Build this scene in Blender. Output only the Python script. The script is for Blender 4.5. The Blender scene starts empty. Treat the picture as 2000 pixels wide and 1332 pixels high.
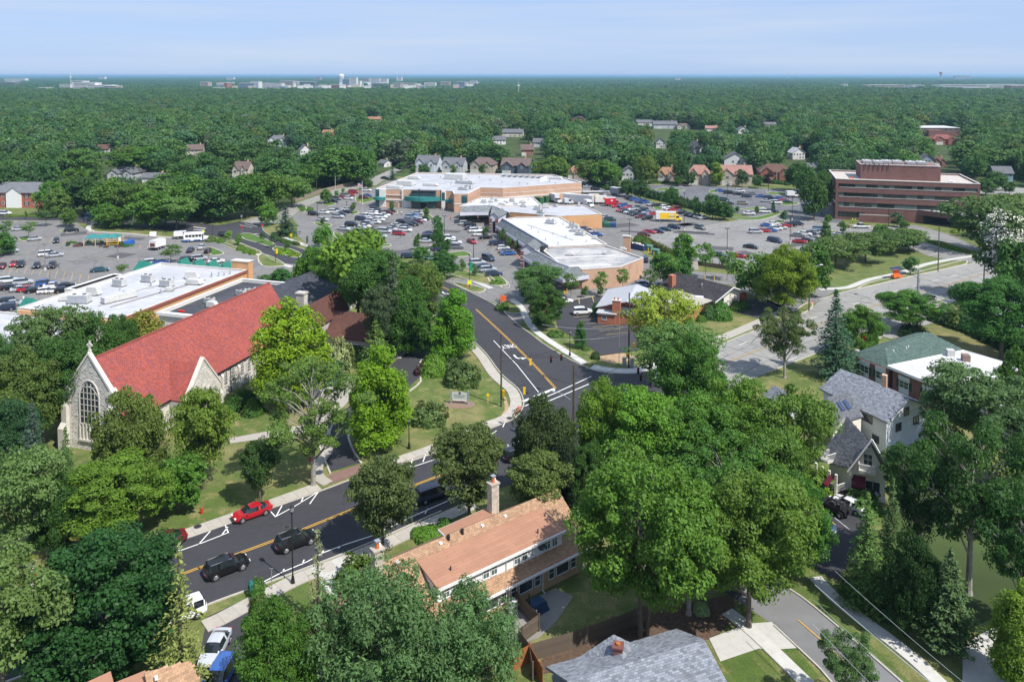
import bpy,bmesh,math,random
import numpy as np
from mathutils import Vector,Matrix
from mathutils.geometry import tessellate_polygon
R=math.radians
rnd=random.Random(7)
S=bpy.context.scene
COL=S.collection
H=54.0;F=1530.0;PITCH=R(3.0);Y0=147.5+F*math.tan(PITCH)
cam=bpy.data.cameras.new('camera');cam.sensor_width=36.0;cam.lens=F/2000*36.0
cam.shift_y=-(666.0-Y0)/2000.0;cam.clip_start=1.0;cam.clip_end=120000.0
camo=bpy.data.objects.new('camera',cam);COL.objects.link(camo)
camo.location=(0,0,H);camo.rotation_euler=(math.pi/2-PITCH,0,0);S.camera=camo
SUN_AZ=Vector((0.745,-0.667,0));SUN_EL=R(53)
w=bpy.data.worlds.new('World');S.world=w;w.use_nodes=True
nt=w.node_tree;bg=nt.nodes['Background']
sky=nt.nodes.new('ShaderNodeTexSky');sky.sky_type='NISHITA';sky.sun_disc=False
sky.sun_elevation=SUN_EL;sky.sun_rotation=math.atan2(SUN_AZ.x,SUN_AZ.y)
sky.air_density=1.0;sky.dust_density=0.6;sky.ozone_density=2.0;sky.altitude=200
tc=nt.nodes.new('ShaderNodeTexCoord');mp=nt.nodes.new('ShaderNodeMapping');mp.inputs['Scale'].default_value=(1.6,1.6,26)
ns=nt.nodes.new('ShaderNodeTexNoise');ns.inputs['Scale'].default_value=1.3;ns.inputs['Detail'].default_value=7;ns.inputs['Roughness'].default_value=.5
rp=nt.nodes.new('ShaderNodeValToRGB');rp.color_ramp.elements[0].position=.38;rp.color_ramp.elements[1].position=.72
rp.color_ramp.elements[0].color=(.82,.82,.82,1);rp.color_ramp.elements[1].color=(.97,.97,.97,1)
tn=nt.nodes.new('ShaderNodeMix');tn.data_type='RGBA';tn.blend_type='MULTIPLY';tn.inputs[0].default_value=1
tn.inputs[7].default_value=(.62,.78,1.05,1)
mx=nt.nodes.new('ShaderNodeMix');mx.data_type='RGBA'
cl=nt.nodes.new('ShaderNodeValToRGB');cl.color_ramp.elements[0].position=.42;cl.color_ramp.elements[1].position=.66;cl.color_ramp.elements[0].color=(2.5,3.28,4.85,1);cl.color_ramp.elements[1].color=(3.2,3.78,4.85,1)
nt.links.new(ns.outputs[0],cl.inputs[0]);nt.links.new(cl.outputs[0],mx.inputs[7])
L=nt.links.new
L(tc.outputs['Generated'],mp.inputs[0]);L(mp.outputs[0],ns.inputs['Vector']);L(ns.outputs[0],rp.inputs[0])
L(rp.outputs[0],mx.inputs[0]);L(sky.outputs[0],tn.inputs[6]);L(tn.outputs[2],mx.inputs[6]);L(mx.outputs[2],bg.inputs[0])
bg.inputs[1].default_value=0.14
sd=bpy.data.lights.new('sun','SUN');sd.energy=4.7;sd.angle=R(.55);sd.color=(1,.955,.88)
so=bpy.data.objects.new('sun',sd);COL.objects.link(so)
sv=Vector((SUN_AZ.x*math.cos(SUN_EL),SUN_AZ.y*math.cos(SUN_EL),math.sin(SUN_EL)))
so.rotation_euler=sv.to_track_quat('Z','Y').to_euler();so.location=(60,-60,200)
S.view_settings.view_transform='Standard';S.view_settings.look='None'
S.view_settings.exposure=0.4;S.view_settings.gamma=1.0;S.view_settings.use_curve_mapping=False
S.render.engine='CYCLES';S.cycles.use_denoising=True;S.cycles.max_bounces=6
S.cycles.diffuse_bounces=3;S.cycles.glossy_bounces=3;S.cycles.transmission_bounces=4;S.cycles.volume_bounces=1
CP,SP=math.cos(PITCH),math.sin(PITCH)
def G(px,py,z=0.0):
 u=(px-1000)/F;v=-(py-Y0)/F
 dy=CP+SP*v;dz=-SP+CP*v
 t=(z-H)/dz
 return(u*t,dy*t)
def GS(pts,z=0.0):return[G(a,b,z)for a,b in pts]
def ppm(py):return F/max(G(1000,py)[1],1)
E1=Vector((.956,-.294));E2=Vector((.294,.956));A_E=math.atan2(E1.y,E1.x)
MATS={};LEAF_GAIN=1.88
def mat(name,col,rough=.85,var=.12,scale=.6,bump=0.,metal=0.,spec=.3,tint=0.,objcol=False,kind=None,c2=None,bscale=None):
 """kind: None | asphalt | grass | brick | shingle | crack | streak"""
 if name in MATS:return MATS[name]
 m=bpy.data.materials.new(name);m.use_nodes=True;n=m.node_tree.nodes;l=m.node_tree.links.new
 b=n['Principled BSDF'];b.inputs['Roughness'].default_value=rough;b.inputs['Metallic'].default_value=metal
 b.inputs['Specular IOR Level'].default_value=spec
 geo=n.new('ShaderNodeNewGeometry');tco=n.new('ShaderNodeTexCoord')
 vec=tco.outputs['Object']
 c=(*col,1)
 def noise(sc,det=4,v=None,ro=.55):
  x=n.new('ShaderNodeTexNoise');x.inputs['Scale'].default_value=sc;x.inputs['Detail'].default_value=det;x.inputs['Roughness'].default_value=ro
  l(v or vec,x.inputs['Vector']);return x.outputs[0]
 def mixc(f,a,bb,bt='MIX'):
  x=n.new('ShaderNodeMix');x.data_type='RGBA';x.blend_type=bt
  for s,vv in((0,f),(6,a),(7,bb)):
   if hasattr(vv,'links'):l(vv,x.inputs[s])
   else:x.inputs[s].default_value=vv
  return x.outputs[2]
 def ramp(f,a,bb):
  x=n.new('ShaderNodeMapRange');x.inputs[1].default_value=a;x.inputs[2].default_value=bb;l(f,x.inputs[0]);return x.outputs[0]
 dark=tuple(v*(1-var)for v in col)+(1,);lite=tuple(min(1,v*(1+var))for v in col)+(1,)
 f=noise(scale,6)
 out=mixc(ramp(f,.3,.7),dark,lite)
 if kind=='asphalt':
  st=n.new('ShaderNodeMapping');st.inputs['Scale'].default_value=(.05,.35,1);l(vec,st.inputs[0])
  out=mixc(ramp(noise(1.2,3,st.outputs[0]),.35,.75),out,tuple(v*1.16 for v in col)+(1,))
  out=mixc(ramp(noise(.09,4),.5,.8),out,(*(c2 or tuple(v*.82 for v in col)),1))
 if kind=='crack':
  vo=n.new('ShaderNodeTexVoronoi');vo.feature='DISTANCE_TO_EDGE';vo.inputs['Scale'].default_value=.085
  wp=n.new('ShaderNodeVectorMath');wp.operation='ADD';nn=n.new('ShaderNodeTexNoise');nn.inputs['Scale'].default_value=.25;nn.inputs['Detail'].default_value=5
  l(vec,nn.inputs['Vector']);sc=n.new('ShaderNodeVectorMath');sc.operation='SCALE';sc.inputs['Scale'].default_value=5.
  l(nn.outputs['Color'],sc.inputs[0]);l(vec,wp.inputs[0]);l(sc.outputs[0],wp.inputs[1]);l(wp.outputs[0],vo.inputs['Vector'])
  out=mixc(ramp(vo.outputs[0],.0,.012),tuple(v*.5 for v in col)+(1,),out)
  out=mixc(ramp(noise(.07,4),.48,.75),out,(*(c2 or tuple(v*.75 for v in col)),1))
  oil=noise(.6,3);out=mixc(ramp(oil,.62,.78),out,tuple(v*.7 for v in col)+(1,))
 if kind=='grass':
  d=c2 or(.27,.25,.12)
  out=mixc(ramp(noise(.11,6,None,.62),.47,.68),out,(*d,1))
  out=mixc(ramp(noise(.9,4),.5,.72),out,tuple(v*.6 for v in col)+(1,));out=mixc(ramp(noise(.45,6,None,.7),.5,.68),out,(*tuple(v*1.12 for v in d),1))
  out=mixc(ramp(noise(5.,4),.35,.7),mixc(.6,out,(*tuple(v*.5 for v in col),1)),out)
 if kind=='brick':
  br=n.new('ShaderNodeTexBrick');br.inputs['Scale'].default_value=bscale or 1.6;br.inputs['Brick Width'].default_value=.5;br.inputs['Row Height'].default_value=.16
  br.inputs['Mortar Size'].default_value=.018;br.inputs['Color1'].default_value=dark;br.inputs['Color2'].default_value=lite
  br.inputs['Mortar'].default_value=(*(c2 or tuple(min(1,v*1.3+.05)for v in col)),1)
  sep=n.new('ShaderNodeSeparateXYZ');l(vec,sep.inputs[0]);ad=n.new('ShaderNodeMath');l(sep.outputs[0],ad.inputs[0]);l(sep.outputs[1],ad.inputs[1])
  cb=n.new('ShaderNodeCombineXYZ');l(ad.outputs[0],cb.inputs[0]);l(sep.outputs[2],cb.inputs[1]);l(cb.outputs[0],br.inputs['Vector'])
  out=mixc(.75,out,br.outputs[0]);out=mixc(ramp(noise(.35,3),.5,.8),out,tuple(v*.8 for v in col)+(1,))
 if kind=='streak':
  out=mixc(ramp(noise(.12,5,None,.65),.46,.62),out,(*(c2 or tuple(v*.72 for v in col)),1))
  out=mixc(ramp(noise(.9,4),.6,.8),out,tuple(v*.86 for v in col)+(1,))
 if kind=='streak':
  sm=n.new('ShaderNodeTexBrick');sm.inputs['Scale'].default_value=.1;sm.inputs['Brick Width'].default_value=1.1;sm.inputs['Row Height'].default_value=.3;sm.inputs['Mortar Size'].default_value=.008;l(vec,sm.inputs['Vector'])
  out=mixc(sm.outputs['Fac'],out,tuple(v*.74 for v in col)+(1,))
 if tint:
  at=n.new('ShaderNodeAttribute');at.attribute_name='tint'
  out=mixc(ramp(at.outputs['Fac'],0,1),mixc(1.,out,(1-tint,)*3+(1,),'MULTIPLY'),mixc(1.,out,(1+tint,)*3+(1,),'MULTIPLY'))
  if c2 and kind is None:
   g=n.new('ShaderNodeMath');g.operation='GREATER_THAN';g.inputs[1].default_value=.8;l(at.outputs['Fac'],g.inputs[0])
   out=mixc(g.outputs[0],out,(*c2,1))
 if objcol:
  oi=n.new('ShaderNodeObjectInfo');out=mixc(1.,out,oi.outputs['Color'],'MULTIPLY')
 l(out,b.inputs['Base Color'])
 if bump:
  bn=n.new('ShaderNodeBump');bn.inputs['Strength'].default_value=min(bump,1);bn.inputs['Distance'].default_value=.05
  l(noise(bscale*6 if bscale else 9.,3),bn.inputs['Height']);l(bn.outputs[0],b.inputs['Normal'])
 MATS[name]=m;return m
def leafmat(name,trans=.32,tint=.45,rough=.55,base=False):
 if name in MATS:return MATS[name]
 m=bpy.data.materials.new(name);m.use_nodes=True;n=m.node_tree.nodes;l=m.node_tree.links.new
 b=n['Principled BSDF'];b.inputs['Roughness'].default_value=rough;b.inputs['Specular IOR Level'].default_value=.22
 oi=n.new('ShaderNodeObjectInfo');at=n.new('ShaderNodeAttribute');at.attribute_name='tint'
 mr=n.new('ShaderNodeMapRange');mr.inputs[3].default_value=1-tint;mr.inputs[4].default_value=1+tint;l(at.outputs['Fac'],mr.inputs[0])
 m2=n.new('ShaderNodeMapRange');m2.inputs[3].default_value=.84;m2.inputs[4].default_value=1.16;l(oi.outputs['Random'],m2.inputs[0])
 mu=n.new('ShaderNodeMath');mu.operation='MULTIPLY';l(mr.outputs[0],mu.inputs[0]);l(m2.outputs[0],mu.inputs[1])
 vm=n.new('ShaderNodeVectorMath');vm.operation='SCALE';bs=n.new('ShaderNodeAttribute');bs.attribute_name='base'
 gn=n.new('ShaderNodeVectorMath');gn.operation='MULTIPLY';gn.inputs[1].default_value=(LEAF_GAIN*1.1,LEAF_GAIN*1.05,LEAF_GAIN*.98);l(bs.outputs['Color']if base else oi.outputs['Color'],gn.inputs[0]);l(gn.outputs[0],vm.inputs[0]);l(mu.outputs[0],vm.inputs['Scale'])
 hs=n.new('ShaderNodeHueSaturation');m3=n.new('ShaderNodeMapRange');m3.inputs[3].default_value=.492;m3.inputs[4].default_value=.506
 mm=n.new('ShaderNodeMath');mm.operation='FRACT';m4=n.new('ShaderNodeMath');m4.operation='MULTIPLY';m4.inputs[1].default_value=7.31
 l(oi.outputs['Random'],m4.inputs[0]);l(m4.outputs[0],mm.inputs[0]);l(mm.outputs[0],m3.inputs[0]);l(m3.outputs[0],hs.inputs['Hue']);l(vm.outputs[0],hs.inputs['Color'])
 l(hs.outputs[0],b.inputs['Base Color'])
 t=n.new('ShaderNodeBsdfTranslucent');v2=n.new('ShaderNodeVectorMath');v2.operation='MULTIPLY';v2.inputs[1].default_value=(1.25,1.35,.5)
 l(hs.outputs[0],v2.inputs[0]);l(v2.outputs[0],t.inputs[0])
 ms=n.new('ShaderNodeMixShader');ms.inputs[0].default_value=trans;l(b.outputs[0],ms.inputs[1]);l(t.outputs[0],ms.inputs[2])
 l(ms.outputs[0],n['Material Output'].inputs[0]);MATS[name]=m;return m
def paint(name='car_paint'):
 if name in MATS:return MATS[name]
 m=bpy.data.materials.new(name);m.use_nodes=True;n=m.node_tree.nodes;b=n['Principled BSDF']
 oi=n.new('ShaderNodeObjectInfo');tco=n.new('ShaderNodeTexCoord');no=n.new('ShaderNodeTexNoise');no.inputs['Scale'].default_value=2.2
 mx=n.new('ShaderNodeMix');mx.data_type='RGBA';mx.inputs[7].default_value=(.16,.15,.13,1);mr=n.new('ShaderNodeMapRange');mr.inputs[1].default_value=.5;mr.inputs[2].default_value=.9;mr.inputs[4].default_value=.05
 l=m.node_tree.links.new;l(tco.outputs['Object'],no.inputs['Vector']);l(no.outputs[0],mr.inputs[0]);l(mr.outputs[0],mx.inputs[0]);l(oi.outputs['Color'],mx.inputs[6]);l(mx.outputs[2],b.inputs['Base Color'])
 b.inputs['Roughness'].default_value=.28;b.inputs['Coat Weight'].default_value=.6;b.inputs['Coat Roughness'].default_value=.08;b.inputs['Specular IOR Level'].default_value=.5
 MATS[name]=m;return m
class MB:
 def __init__(s):s.v=[];s.f=[];s.t=[];s.tt=None
 def add(s,vs,fs,tint=.5):
  o=len(s.v);s.v+=[tuple(v)for v in vs];s.f+=[tuple(i+o for i in f)for f in fs];s.t+=[tint]*len(fs);return s
 def quad(s,a,b,c,d,tint=.5):return s.add([a,b,c,d],[(0,1,2,3)],tint)
 def box(s,x0,x1,y0,y1,z0,z1,tint=.5):
  return s.add([(x0,y0,z0),(x1,y0,z0),(x1,y1,z0),(x0,y1,z0),(x0,y0,z1),(x1,y0,z1),(x1,y1,z1),(x0,y1,z1)],
      [(3,2,1,0),(4,5,6,7),(0,1,5,4),(1,2,6,5),(2,3,7,6),(3,0,4,7)],tint)
 def prism(s,poly,z0,z1,cap=True,base=False,ztop=None):
  n=len(poly);a=sum(poly[i][0]*poly[(i+1)%n][1]-poly[(i+1)%n][0]*poly[i][1]for i in range(n))
  if a<0:poly=poly[::-1]
  vs=[(p[0],p[1],z0)for p in poly]+[(p[0],p[1],z1)for p in poly]
  fs=[(i,(i+1)%n,n+(i+1)%n,n+i)for i in range(n)]if z1-z0>1e-6 else[]
  if cap:
   tr=tessellate_polygon([[Vector((p[0],p[1],0))for p in poly]])
   for t in tr:
    x=[poly[i]for i in t];ar=(x[1][0]-x[0][0])*(x[2][1]-x[0][1])-(x[2][0]-x[0][0])*(x[1][1]-x[0][1])
    t=t if ar>0 else t[::-1]
    fs.append(tuple(n+i for i in t))
    if base:fs.append(tuple(t[::-1]))
  return s.add(vs,fs)
 def tube(s,p0,p1,r0,r1=None,n=8,cap=True):
  r1=r0 if r1 is None else r1;p0=Vector(p0);p1=Vector(p1);d=(p1-p0)
  if d.length<1e-6:return s
  d.normalize();a=d.orthogonal().normalized();b=d.cross(a)
  vs=[p0+(a*math.cos(t)+b*math.sin(t))*r0 for t in[2*math.pi*i/n for i in range(n)]]+             [p1+(a*math.cos(t)+b*math.sin(t))*r1 for t in[2*math.pi*i/n for i in range(n)]]
  fs=[(i,(i+1)%n,n+(i+1)%n,n+i)for i in range(n)]
  if cap:fs+=[tuple(range(n-1,-1,-1)),tuple(range(n,2*n))]
  return s.add(vs,fs)
 def path(s,pts,r0,r1,n=6):
  k=len(pts)-1
  for i in range(k):
   s.tube(pts[i],pts[i+1],r0+(r1-r0)*i/k,r0+(r1-r0)*(i+1)/k,n,cap=(i==k-1))
  return s
 def ribbon(s,pts,w,z0,z1=None,closed=False):
  """flat strip (z1 None) or kerb (z0..z1) following pts"""
  P=[Vector((p[0],p[1]))for p in pts];n=len(P);lft=[];rgt=[]
  for i in range(n):
   a=P[i-1]if(i>0 or closed)else None;b=P[(i+1)%n]if(i<n-1 or closed)else None
   d1=(P[i]-a).normalized()if a is not None else None;d2=(b-P[i]).normalized()if b is not None else None
   d=((d1 or d2)+(d2 or d1));d=d.normalized()if d.length>1e-5 else(d1 or d2)
   q=Vector((-d.y,d.x));k=1/max(.5,q.dot(Vector((-(d2 or d1).y,(d2 or d1).x))))
   ww=w[i]if isinstance(w,(list,tuple))else w
   lft.append(P[i]+q*ww/2*k);rgt.append(P[i]-q*ww/2*k)
  m=n if closed else n-1;zt=z0 if z1 is None else z1
  for i in range(m):
   j=(i+1)%n;a,b,c,d=rgt[i],rgt[j],lft[j],lft[i]
   s.quad((a.x,a.y,zt),(b.x,b.y,zt),(c.x,c.y,zt),(d.x,d.y,zt))
   if z1 is not None:
    s.quad((a.x,a.y,z0),(b.x,b.y,z0),(b.x,b.y,zt),(a.x,a.y,zt));s.quad((c.x,c.y,z0),(d.x,d.y,z0),(d.x,d.y,zt),(c.x,c.y,zt))
  if z1 is not None and not closed:
   for a,b in((lft[0],rgt[0]),(rgt[-1],lft[-1])):s.quad((a.x,a.y,z0),(b.x,b.y,z0),(b.x,b.y,z1),(a.x,a.y,z1))
  return s
 def field(s,p0,u,v,nu,nv,th=.02,jit=.3,keep=None,stag=True,gap=.04,rn=None):
  """nu x nv pieces over the parallelogram p0 + u + v, each a thin slab standing proud (tilted along v)"""
  rn=rn or rnd;p0=Vector(p0);u=Vector(u);v=Vector(v);nrm=u.cross(v).normalized();du=u/nu;dv=v/nv
  for j in range(nv):
   off=.5 if(stag and j%2)else 0
   for i in range(-1 if off else 0,nu):
    a=max(0,i+off);b=min(nu,i+off+1)
    if b-a<.1:continue
    if keep and not keep((a+b)/2/nu,(j+.5)/nv):continue
    t=th*(1+jit*rn.uniform(-1,1));g=gap
    q0=p0+du*(a+g)+dv*(j+g);q1=p0+du*(b-g)+dv*(j+g);q2=p0+du*(b-g)+dv*(j+1);q3=p0+du*(a+g)+dv*(j+1)
    o=len(s.v);s.v+=[tuple(x)for x in(q0,q1,q0+nrm*t,q1+nrm*t,q2+nrm*t*.3,q3+nrm*t*.3)]
    s.f+=[(o,o+1,o+3,o+2),(o+2,o+3,o+4,o+5)];k=rn.random();s.t+=[k,k]
  return s
 def mesh(s,name,mats):
  me=bpy.data.meshes.new(name);me.from_pydata(s.v,[],s.f);me.validate()
  if len(me.polygons)==len(s.t)and any(t!=.5 for t in s.t):
   at=me.attributes.new('tint','FLOAT','FACE');at.data.foreach_set('value',s.t)
  for m in(mats if isinstance(mats,(list,tuple))else[mats]):me.materials.append(m)
  return me
 def obj(s,name,m,parent=None,label=None,kind=None,smooth=False):
  me=s.mesh(name,m)
  if smooth:me.polygons.foreach_set('use_smooth',[True]*len(me.polygons))
  return ob(name,me,parent,label,kind)
def ob(name,data,parent=None,label=None,kind=None):
 o=bpy.data.objects.new(name,data);COL.objects.link(o)
 if parent:o.parent=parent
 if label:o['label']=label
 if kind:o['kind']=kind
 return o
def thing(name,label,cat,loc=(0,0,0),rz=0.,group=None):
 o=bpy.data.objects.new(name,None);COL.objects.link(o);o.location=(*loc,0)[:3];o.rotation_euler=(0,0,rz);o.empty_display_size=.3
 o['label']=label;o['category']=cat
 if group:o['group']=group
 return o
def tag(o,label,cat,group=None):
 o['label']=label;o['category']=cat
 if group:o['group']=group
 return o
KIDS={}
def kids(o):return list(o.children)
def dup(root,loc,rz,label,group=None,scale=None,color=None,colname=None):
 if root.name not in KIDS:KIDS[root.name]=[(c,list(c.children))for c in root.children]
 r=root.copy();COL.objects.link(r);r.location=(*loc,0)[:3];r.rotation_euler=(0,0,rz);r['label']=label
 if group:r['group']=group
 if scale:r.scale=scale
 if color and r.type=='MESH':r.color=(*color,1)
 for ch,gs in KIDS[root.name]:
  c=ch.copy();COL.objects.link(c);c.parent=r
  if color and(colname is None or c.name.split('.')[0]in colname):c.color=(*color,1)
  for g in gs:
   d=g.copy();COL.objects.link(d);d.parent=c
 return r
def hide_proto(root):
 for c in list(root.children):
  for g in list(c.children):bpy.data.objects.remove(g)
  bpy.data.objects.remove(c)
 bpy.data.objects.remove(root)
def smooth_line(pts,k=5):
 P=[Vector(p)for p in pts];out=[]
 for i in range(len(P)-1):
  a=P[max(0,i-1)];b=P[i];c=P[i+1];d=P[min(len(P)-1,i+2)]
  for j in range(k):
   t=j/k
   out.append(tuple(.5*((2*b)+(c-a)*t+(2*a-5*b+4*c-d)*t*t+(3*b-a-3*c+d)*t**3)))
 out.append(tuple(P[-1]));return out
def inside(p,poly):
 x,y=p;r=False;n=len(poly)
 for i in range(n):
  x1,y1=poly[i];x2,y2=poly[i-1]
  if(y1>y)!=(y2>y)and x<(x2-x1)*(y-y1)/(y2-y1)+x1:r=not r
 return r
LETTERS_FONT=None
def text(body,size,m,parent,loc,rot,name='lettering',ext=.01,align='CENTER'):
 cu=bpy.data.curves.new(name,'FONT');cu.body=body;cu.size=size;cu.extrude=ext;cu.align_x=align;cu.align_y='CENTER'
 cu.materials.append(m);o=ob(name,cu,parent);o.location=loc;o.rotation_euler=rot;return o
# ================================================================ ground, roads, lots
EXC=[]
M_grass=mat('grass_dry',(.105,.155,.034),rough=.95,var=.18,scale=.35,kind='grass',bump=.6,c2=(.30,.25,.115))
M_green=mat('grass_green',(.075,.135,.022),rough=.95,var=.15,scale=.5,kind='grass',bump=.6,c2=(.16,.18,.06))
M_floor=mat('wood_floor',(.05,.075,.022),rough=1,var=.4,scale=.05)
M_new=mat('asphalt_new',(.043,.043,.049),rough=.85,var=.14,scale=1.2,kind='asphalt',c2=(.058,.057,.061),bump=.3)
M_old=mat('asphalt_old',(.185,.18,.175),rough=.92,var=.10,scale=.5,kind='crack',c2=(.145,.14,.14))
M_lot2=mat('asphalt_upper',(.135,.138,.15),rough=.92,var=.10,scale=.5,kind='crack',c2=(.085,.087,.095))
M_lot3=mat('asphalt_office',(.225,.22,.21),rough=.92,var=.08,scale=.4,kind='crack',c2=(.185,.18,.175))
M_conc=mat('road_concrete',(.27,.262,.245),rough=.9,var=.09,scale=.4,kind='crack',c2=(.22,.215,.205))
M_roadD=mat('road_grey',(.175,.175,.178),rough=.9,var=.07,scale=.8,kind='asphalt',c2=(.15,.15,.152))
M_walk=mat('pavement_concrete',(.40,.37,.325),rough=.9,var=.08,scale=1.5,tint=.1,bump=.2)
M_walk2=mat('pavement_new',(.50,.49,.46),rough=.9,var=.07,scale=1.5,tint=.08)
M_kerb=mat('kerb_concrete',(.43,.40,.35),rough=.9,var=.1,scale=2)
M_brickp=mat('brick_paving',(.27,.165,.14),rough=.9,var=.12,scale=1.5,tint=.25)
M_white=mat('paint_white',(.78,.78,.76),rough=.7,var=.1,scale=3)
M_yel=mat('paint_yellow',(.62,.36,.06),rough=.7,var=.12,scale=3)
M_yel2=mat('paint_yellow_worn',(.42,.30,.13),rough=.8,var=.25,scale=1.5)
M_whw=mat('paint_white_worn',(.46,.455,.44),rough=.8,var=.25,scale=1.5)
M_dirt=mat('bare_earth',(.36,.25,.15),rough=1,var=.2,scale=1.2)
M_mulch=mat('mulch',(.10,.065,.045),rough=1,var=.3,scale=3)
M_redp=mat('tactile_red',(.45,.12,.10),rough=.9,var=.1,scale=4)
def struct(name,mb,m):o=mb.obj(name,m,kind='structure');return o
def sheet(name,px,m,z,exc=True,world=False):
 p=px if world else GS(px)
 if exc:EXC.append(p)
 mb=MB().prism(p,z,z);return struct(name,mb,m)
g=MB();g.quad((-60000,-300,0),(60000,-300,0),(60000,70000,0),(-60000,70000,0))
struct('ground',g,M_grass)
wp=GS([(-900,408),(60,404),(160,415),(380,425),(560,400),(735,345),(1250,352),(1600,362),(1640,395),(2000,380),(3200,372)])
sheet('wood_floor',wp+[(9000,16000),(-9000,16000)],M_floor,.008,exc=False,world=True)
Z1,Z2,Z3,Z4=.03,.05,.07,.09
west=[(-500,438),(-200,432),(120,431),(150,436),(163,445),(175,452),(250,455),(310,462),(355,465),(430,475),(462,490),(495,500),(507,511),(512,518),(521,522),(555,519),(577,518),(590,524),(575,548),(560,575),(300,700),(0,800),(-500,900)]
sheet('parking_lot_west',west,M_old,Z1)
central=[(585,411),(600,403),(640,389),(690,374),(735,366),(760,350),(1140,345),(1185,353),(1228,378),(1275,398),(1330,414),(1372,421),(1374,429),(1420,434),(1331,449),(1250,463),(1225,472),(1262,500),(1330,528),(1332,545),(1300,572),(1200,574),(1105,588),(1060,590),(1038,603),(1030,618),(1012,634),(972,600),(962,590),(930,577),(862,545),(900,545),(985,562),(980,545),(930,530),(880,512),(800,500),(700,500),(640,492),(618,484),(600,478),(590,468),(578,458),(582,440),(570,425)]
sheet('parking_lot_shops',central,M_old,Z1)
upper=[(1262,362),(1330,361),(1430,366),(1545,372),(1590,380),(1625,400),(1640,425),(1650,440),(1600,440),(1550,428),(1530,418),(1470,425),(1420,412),(1350,396),(1290,380)]
sheet('parking_lot_upper',upper,M_lot2,Z1)
office=[(1250,464),(1331,450),(1420,435),(1500,420),(1540,416),(1565,425),(1600,432),(1650,438),(1720,442),(1790,440),(1850,458),(1905,482),(1948,508),(1900,514),(1812,500),(1745,470),(1640,462),(1600,490),(1520,545),(1430,527),(1370,516),(1316,496),(1280,480)]
sheet('parking_lot_office',office,M_lot3,Z2)
sheet('access_drive',[(1345,529),(1432,537),(1520,556),(1570,560),(1640,562),(1600,590),(1545,610),(1500,590),(1430,557),(1340,548)],M_old,Z2)
sheet('clinic_lot',[(1098,590),(1200,574),(1290,570),(1300,600),(1290,660),(1250,684),(1175,695),(1142,672),(1090,642),(1082,612)],M_new,Z2)
sheet('clinic_side_lot',[(1455,584),(1500,586),(1545,605),(1530,612),(1490,624),(1440,611)],M_new,Z2)
roadB_w=[(375,457),(405,459),(452,468),(504,490),(540,512),(576,519),(640,532),(720,556),(800,586),(862,622),(925,667),(950,692),(980,732),(1012,760),(1022,782),(1021,797),(1007,816),(985,827),(947,842)]
roadA_n=[(862,880),(770,912),(700,932),(625,960),(525,995),(459,1019),(350,1057),(120,1136),(81,1152),(-400,1330)]
roadA_s=[(-400,1520),(0,1337),(305,1222),(420,1176),(500,1147),(572,1120),(637,1095),(725,1060),(825,1015),(862,999),(940,965),(1040,930),(1095,925)]
roadD_w=[(1130,950),(1180,985),(1300,1085),(1440,1172),(1505,1217),(1592,1297),(1615,1322),(1700,1420)]
roadD_e=[(1850,1420),(1760,1332),(1592,1187),(1540,1150),(1430,1065),(1330,985),(1262,915),(1262,870),(1300,815)]
roadC_s=[(1500,728),(1600,688),(1700,645),(1822,592),(1880,574),(1950,557),(2100,520),(2400,470)]
roadC_n=[(2400,420),(2100,470),(1990,497),(1887,518),(1775,541),(1670,565),(1600,586),(1586,603),(1555,617),(1485,642),(1387,681),(1300,713),(1275,722),(1240,730),(1212,730),(1180,728),(1150,720),(1100,696),(1060,671),(1037,653),(1012,635),(972,600),(930,577),(870,550),(820,534),(760,522),(700,512),(640,502),(600,490),(545,470),(516,452),(508,440),(468,433),(424,441),(375,434)]
road=roadB_w+roadA_n+roadA_s+roadD_w[:4]+[(1490,1110)]+roadD_e[4:]+roadC_s[:0]+[(1310,800),(1375,765),(1330,700)]+roadC_n[11:]
sheet('road',road,M_new,Z2)
sheet('road_concrete',[(1305,806),(1400,768)]+roadC_s+roadC_n[:12],M_conc,Z1)
sheet('side_street',roadD_w[1:]+roadD_e[:6],M_roadD,Z1)
sheet('road_northwest',[(-700,424),(0,420),(200,419),(380,433),(380,458),(300,447),(190,440),(120,431),(0,430),(-700,432)],M_new,Z1)
sheet('north_street',[(470,434),(510,441),(560,433),(585,411),(632,388),(690,371),(735,362),(768,340),(845,306),(900,295),(868,293),(835,298),(805,322),(760,333),(715,353),(655,370),(572,400),(520,418)],M_conc,Z1)
sheet('church_drive',[(845,657),(816,670),(780,698),(766,712),(748,742),(690,790),(640,818),(624,838),(625,870),(643,922),(706,903),(684,868),(680,842),(720,803),(790,762),(820,737),(814,718),(832,692),(850,676)],M_new,Z2)
sheet('drive_west',[(405,1205),(500,1160),(500,1215),(503,1260),(506,1400),(400,1400),(392,1270)],M_new,Z2)
sheet('drive_east',[(1585,1004),(1640,985),(1710,1010),(1672,1062),(1640,1135),(1590,1112)],M_new,Z2)
sheet('brick_court',[(1582,970),(1640,960),(1655,985),(1640,990),(1587,1004)],M_brickp,Z1)
sheet('concrete_apron',[(1385,1247),(1462,1218),(1507,1215),(1556,1266),(1510,1269),(1481,1267),(1407,1292)],M_walk2,Z2)
sheet('rear_yard_paving',[(955,1208),(1085,1148),(1120,1165),(1085,1215),(1052,1246),(1003,1262),(985,1235)],mat('paving_grey',(.24,.225,.205),var=.08,scale=1),Z1)
sheet('church_plaza',[(600,845),(450,866),(448,856),(600,828),(625,805),(610,780),(612,735),(660,730),(700,742),(690,775),(650,815)],M_walk,Z1)
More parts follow.
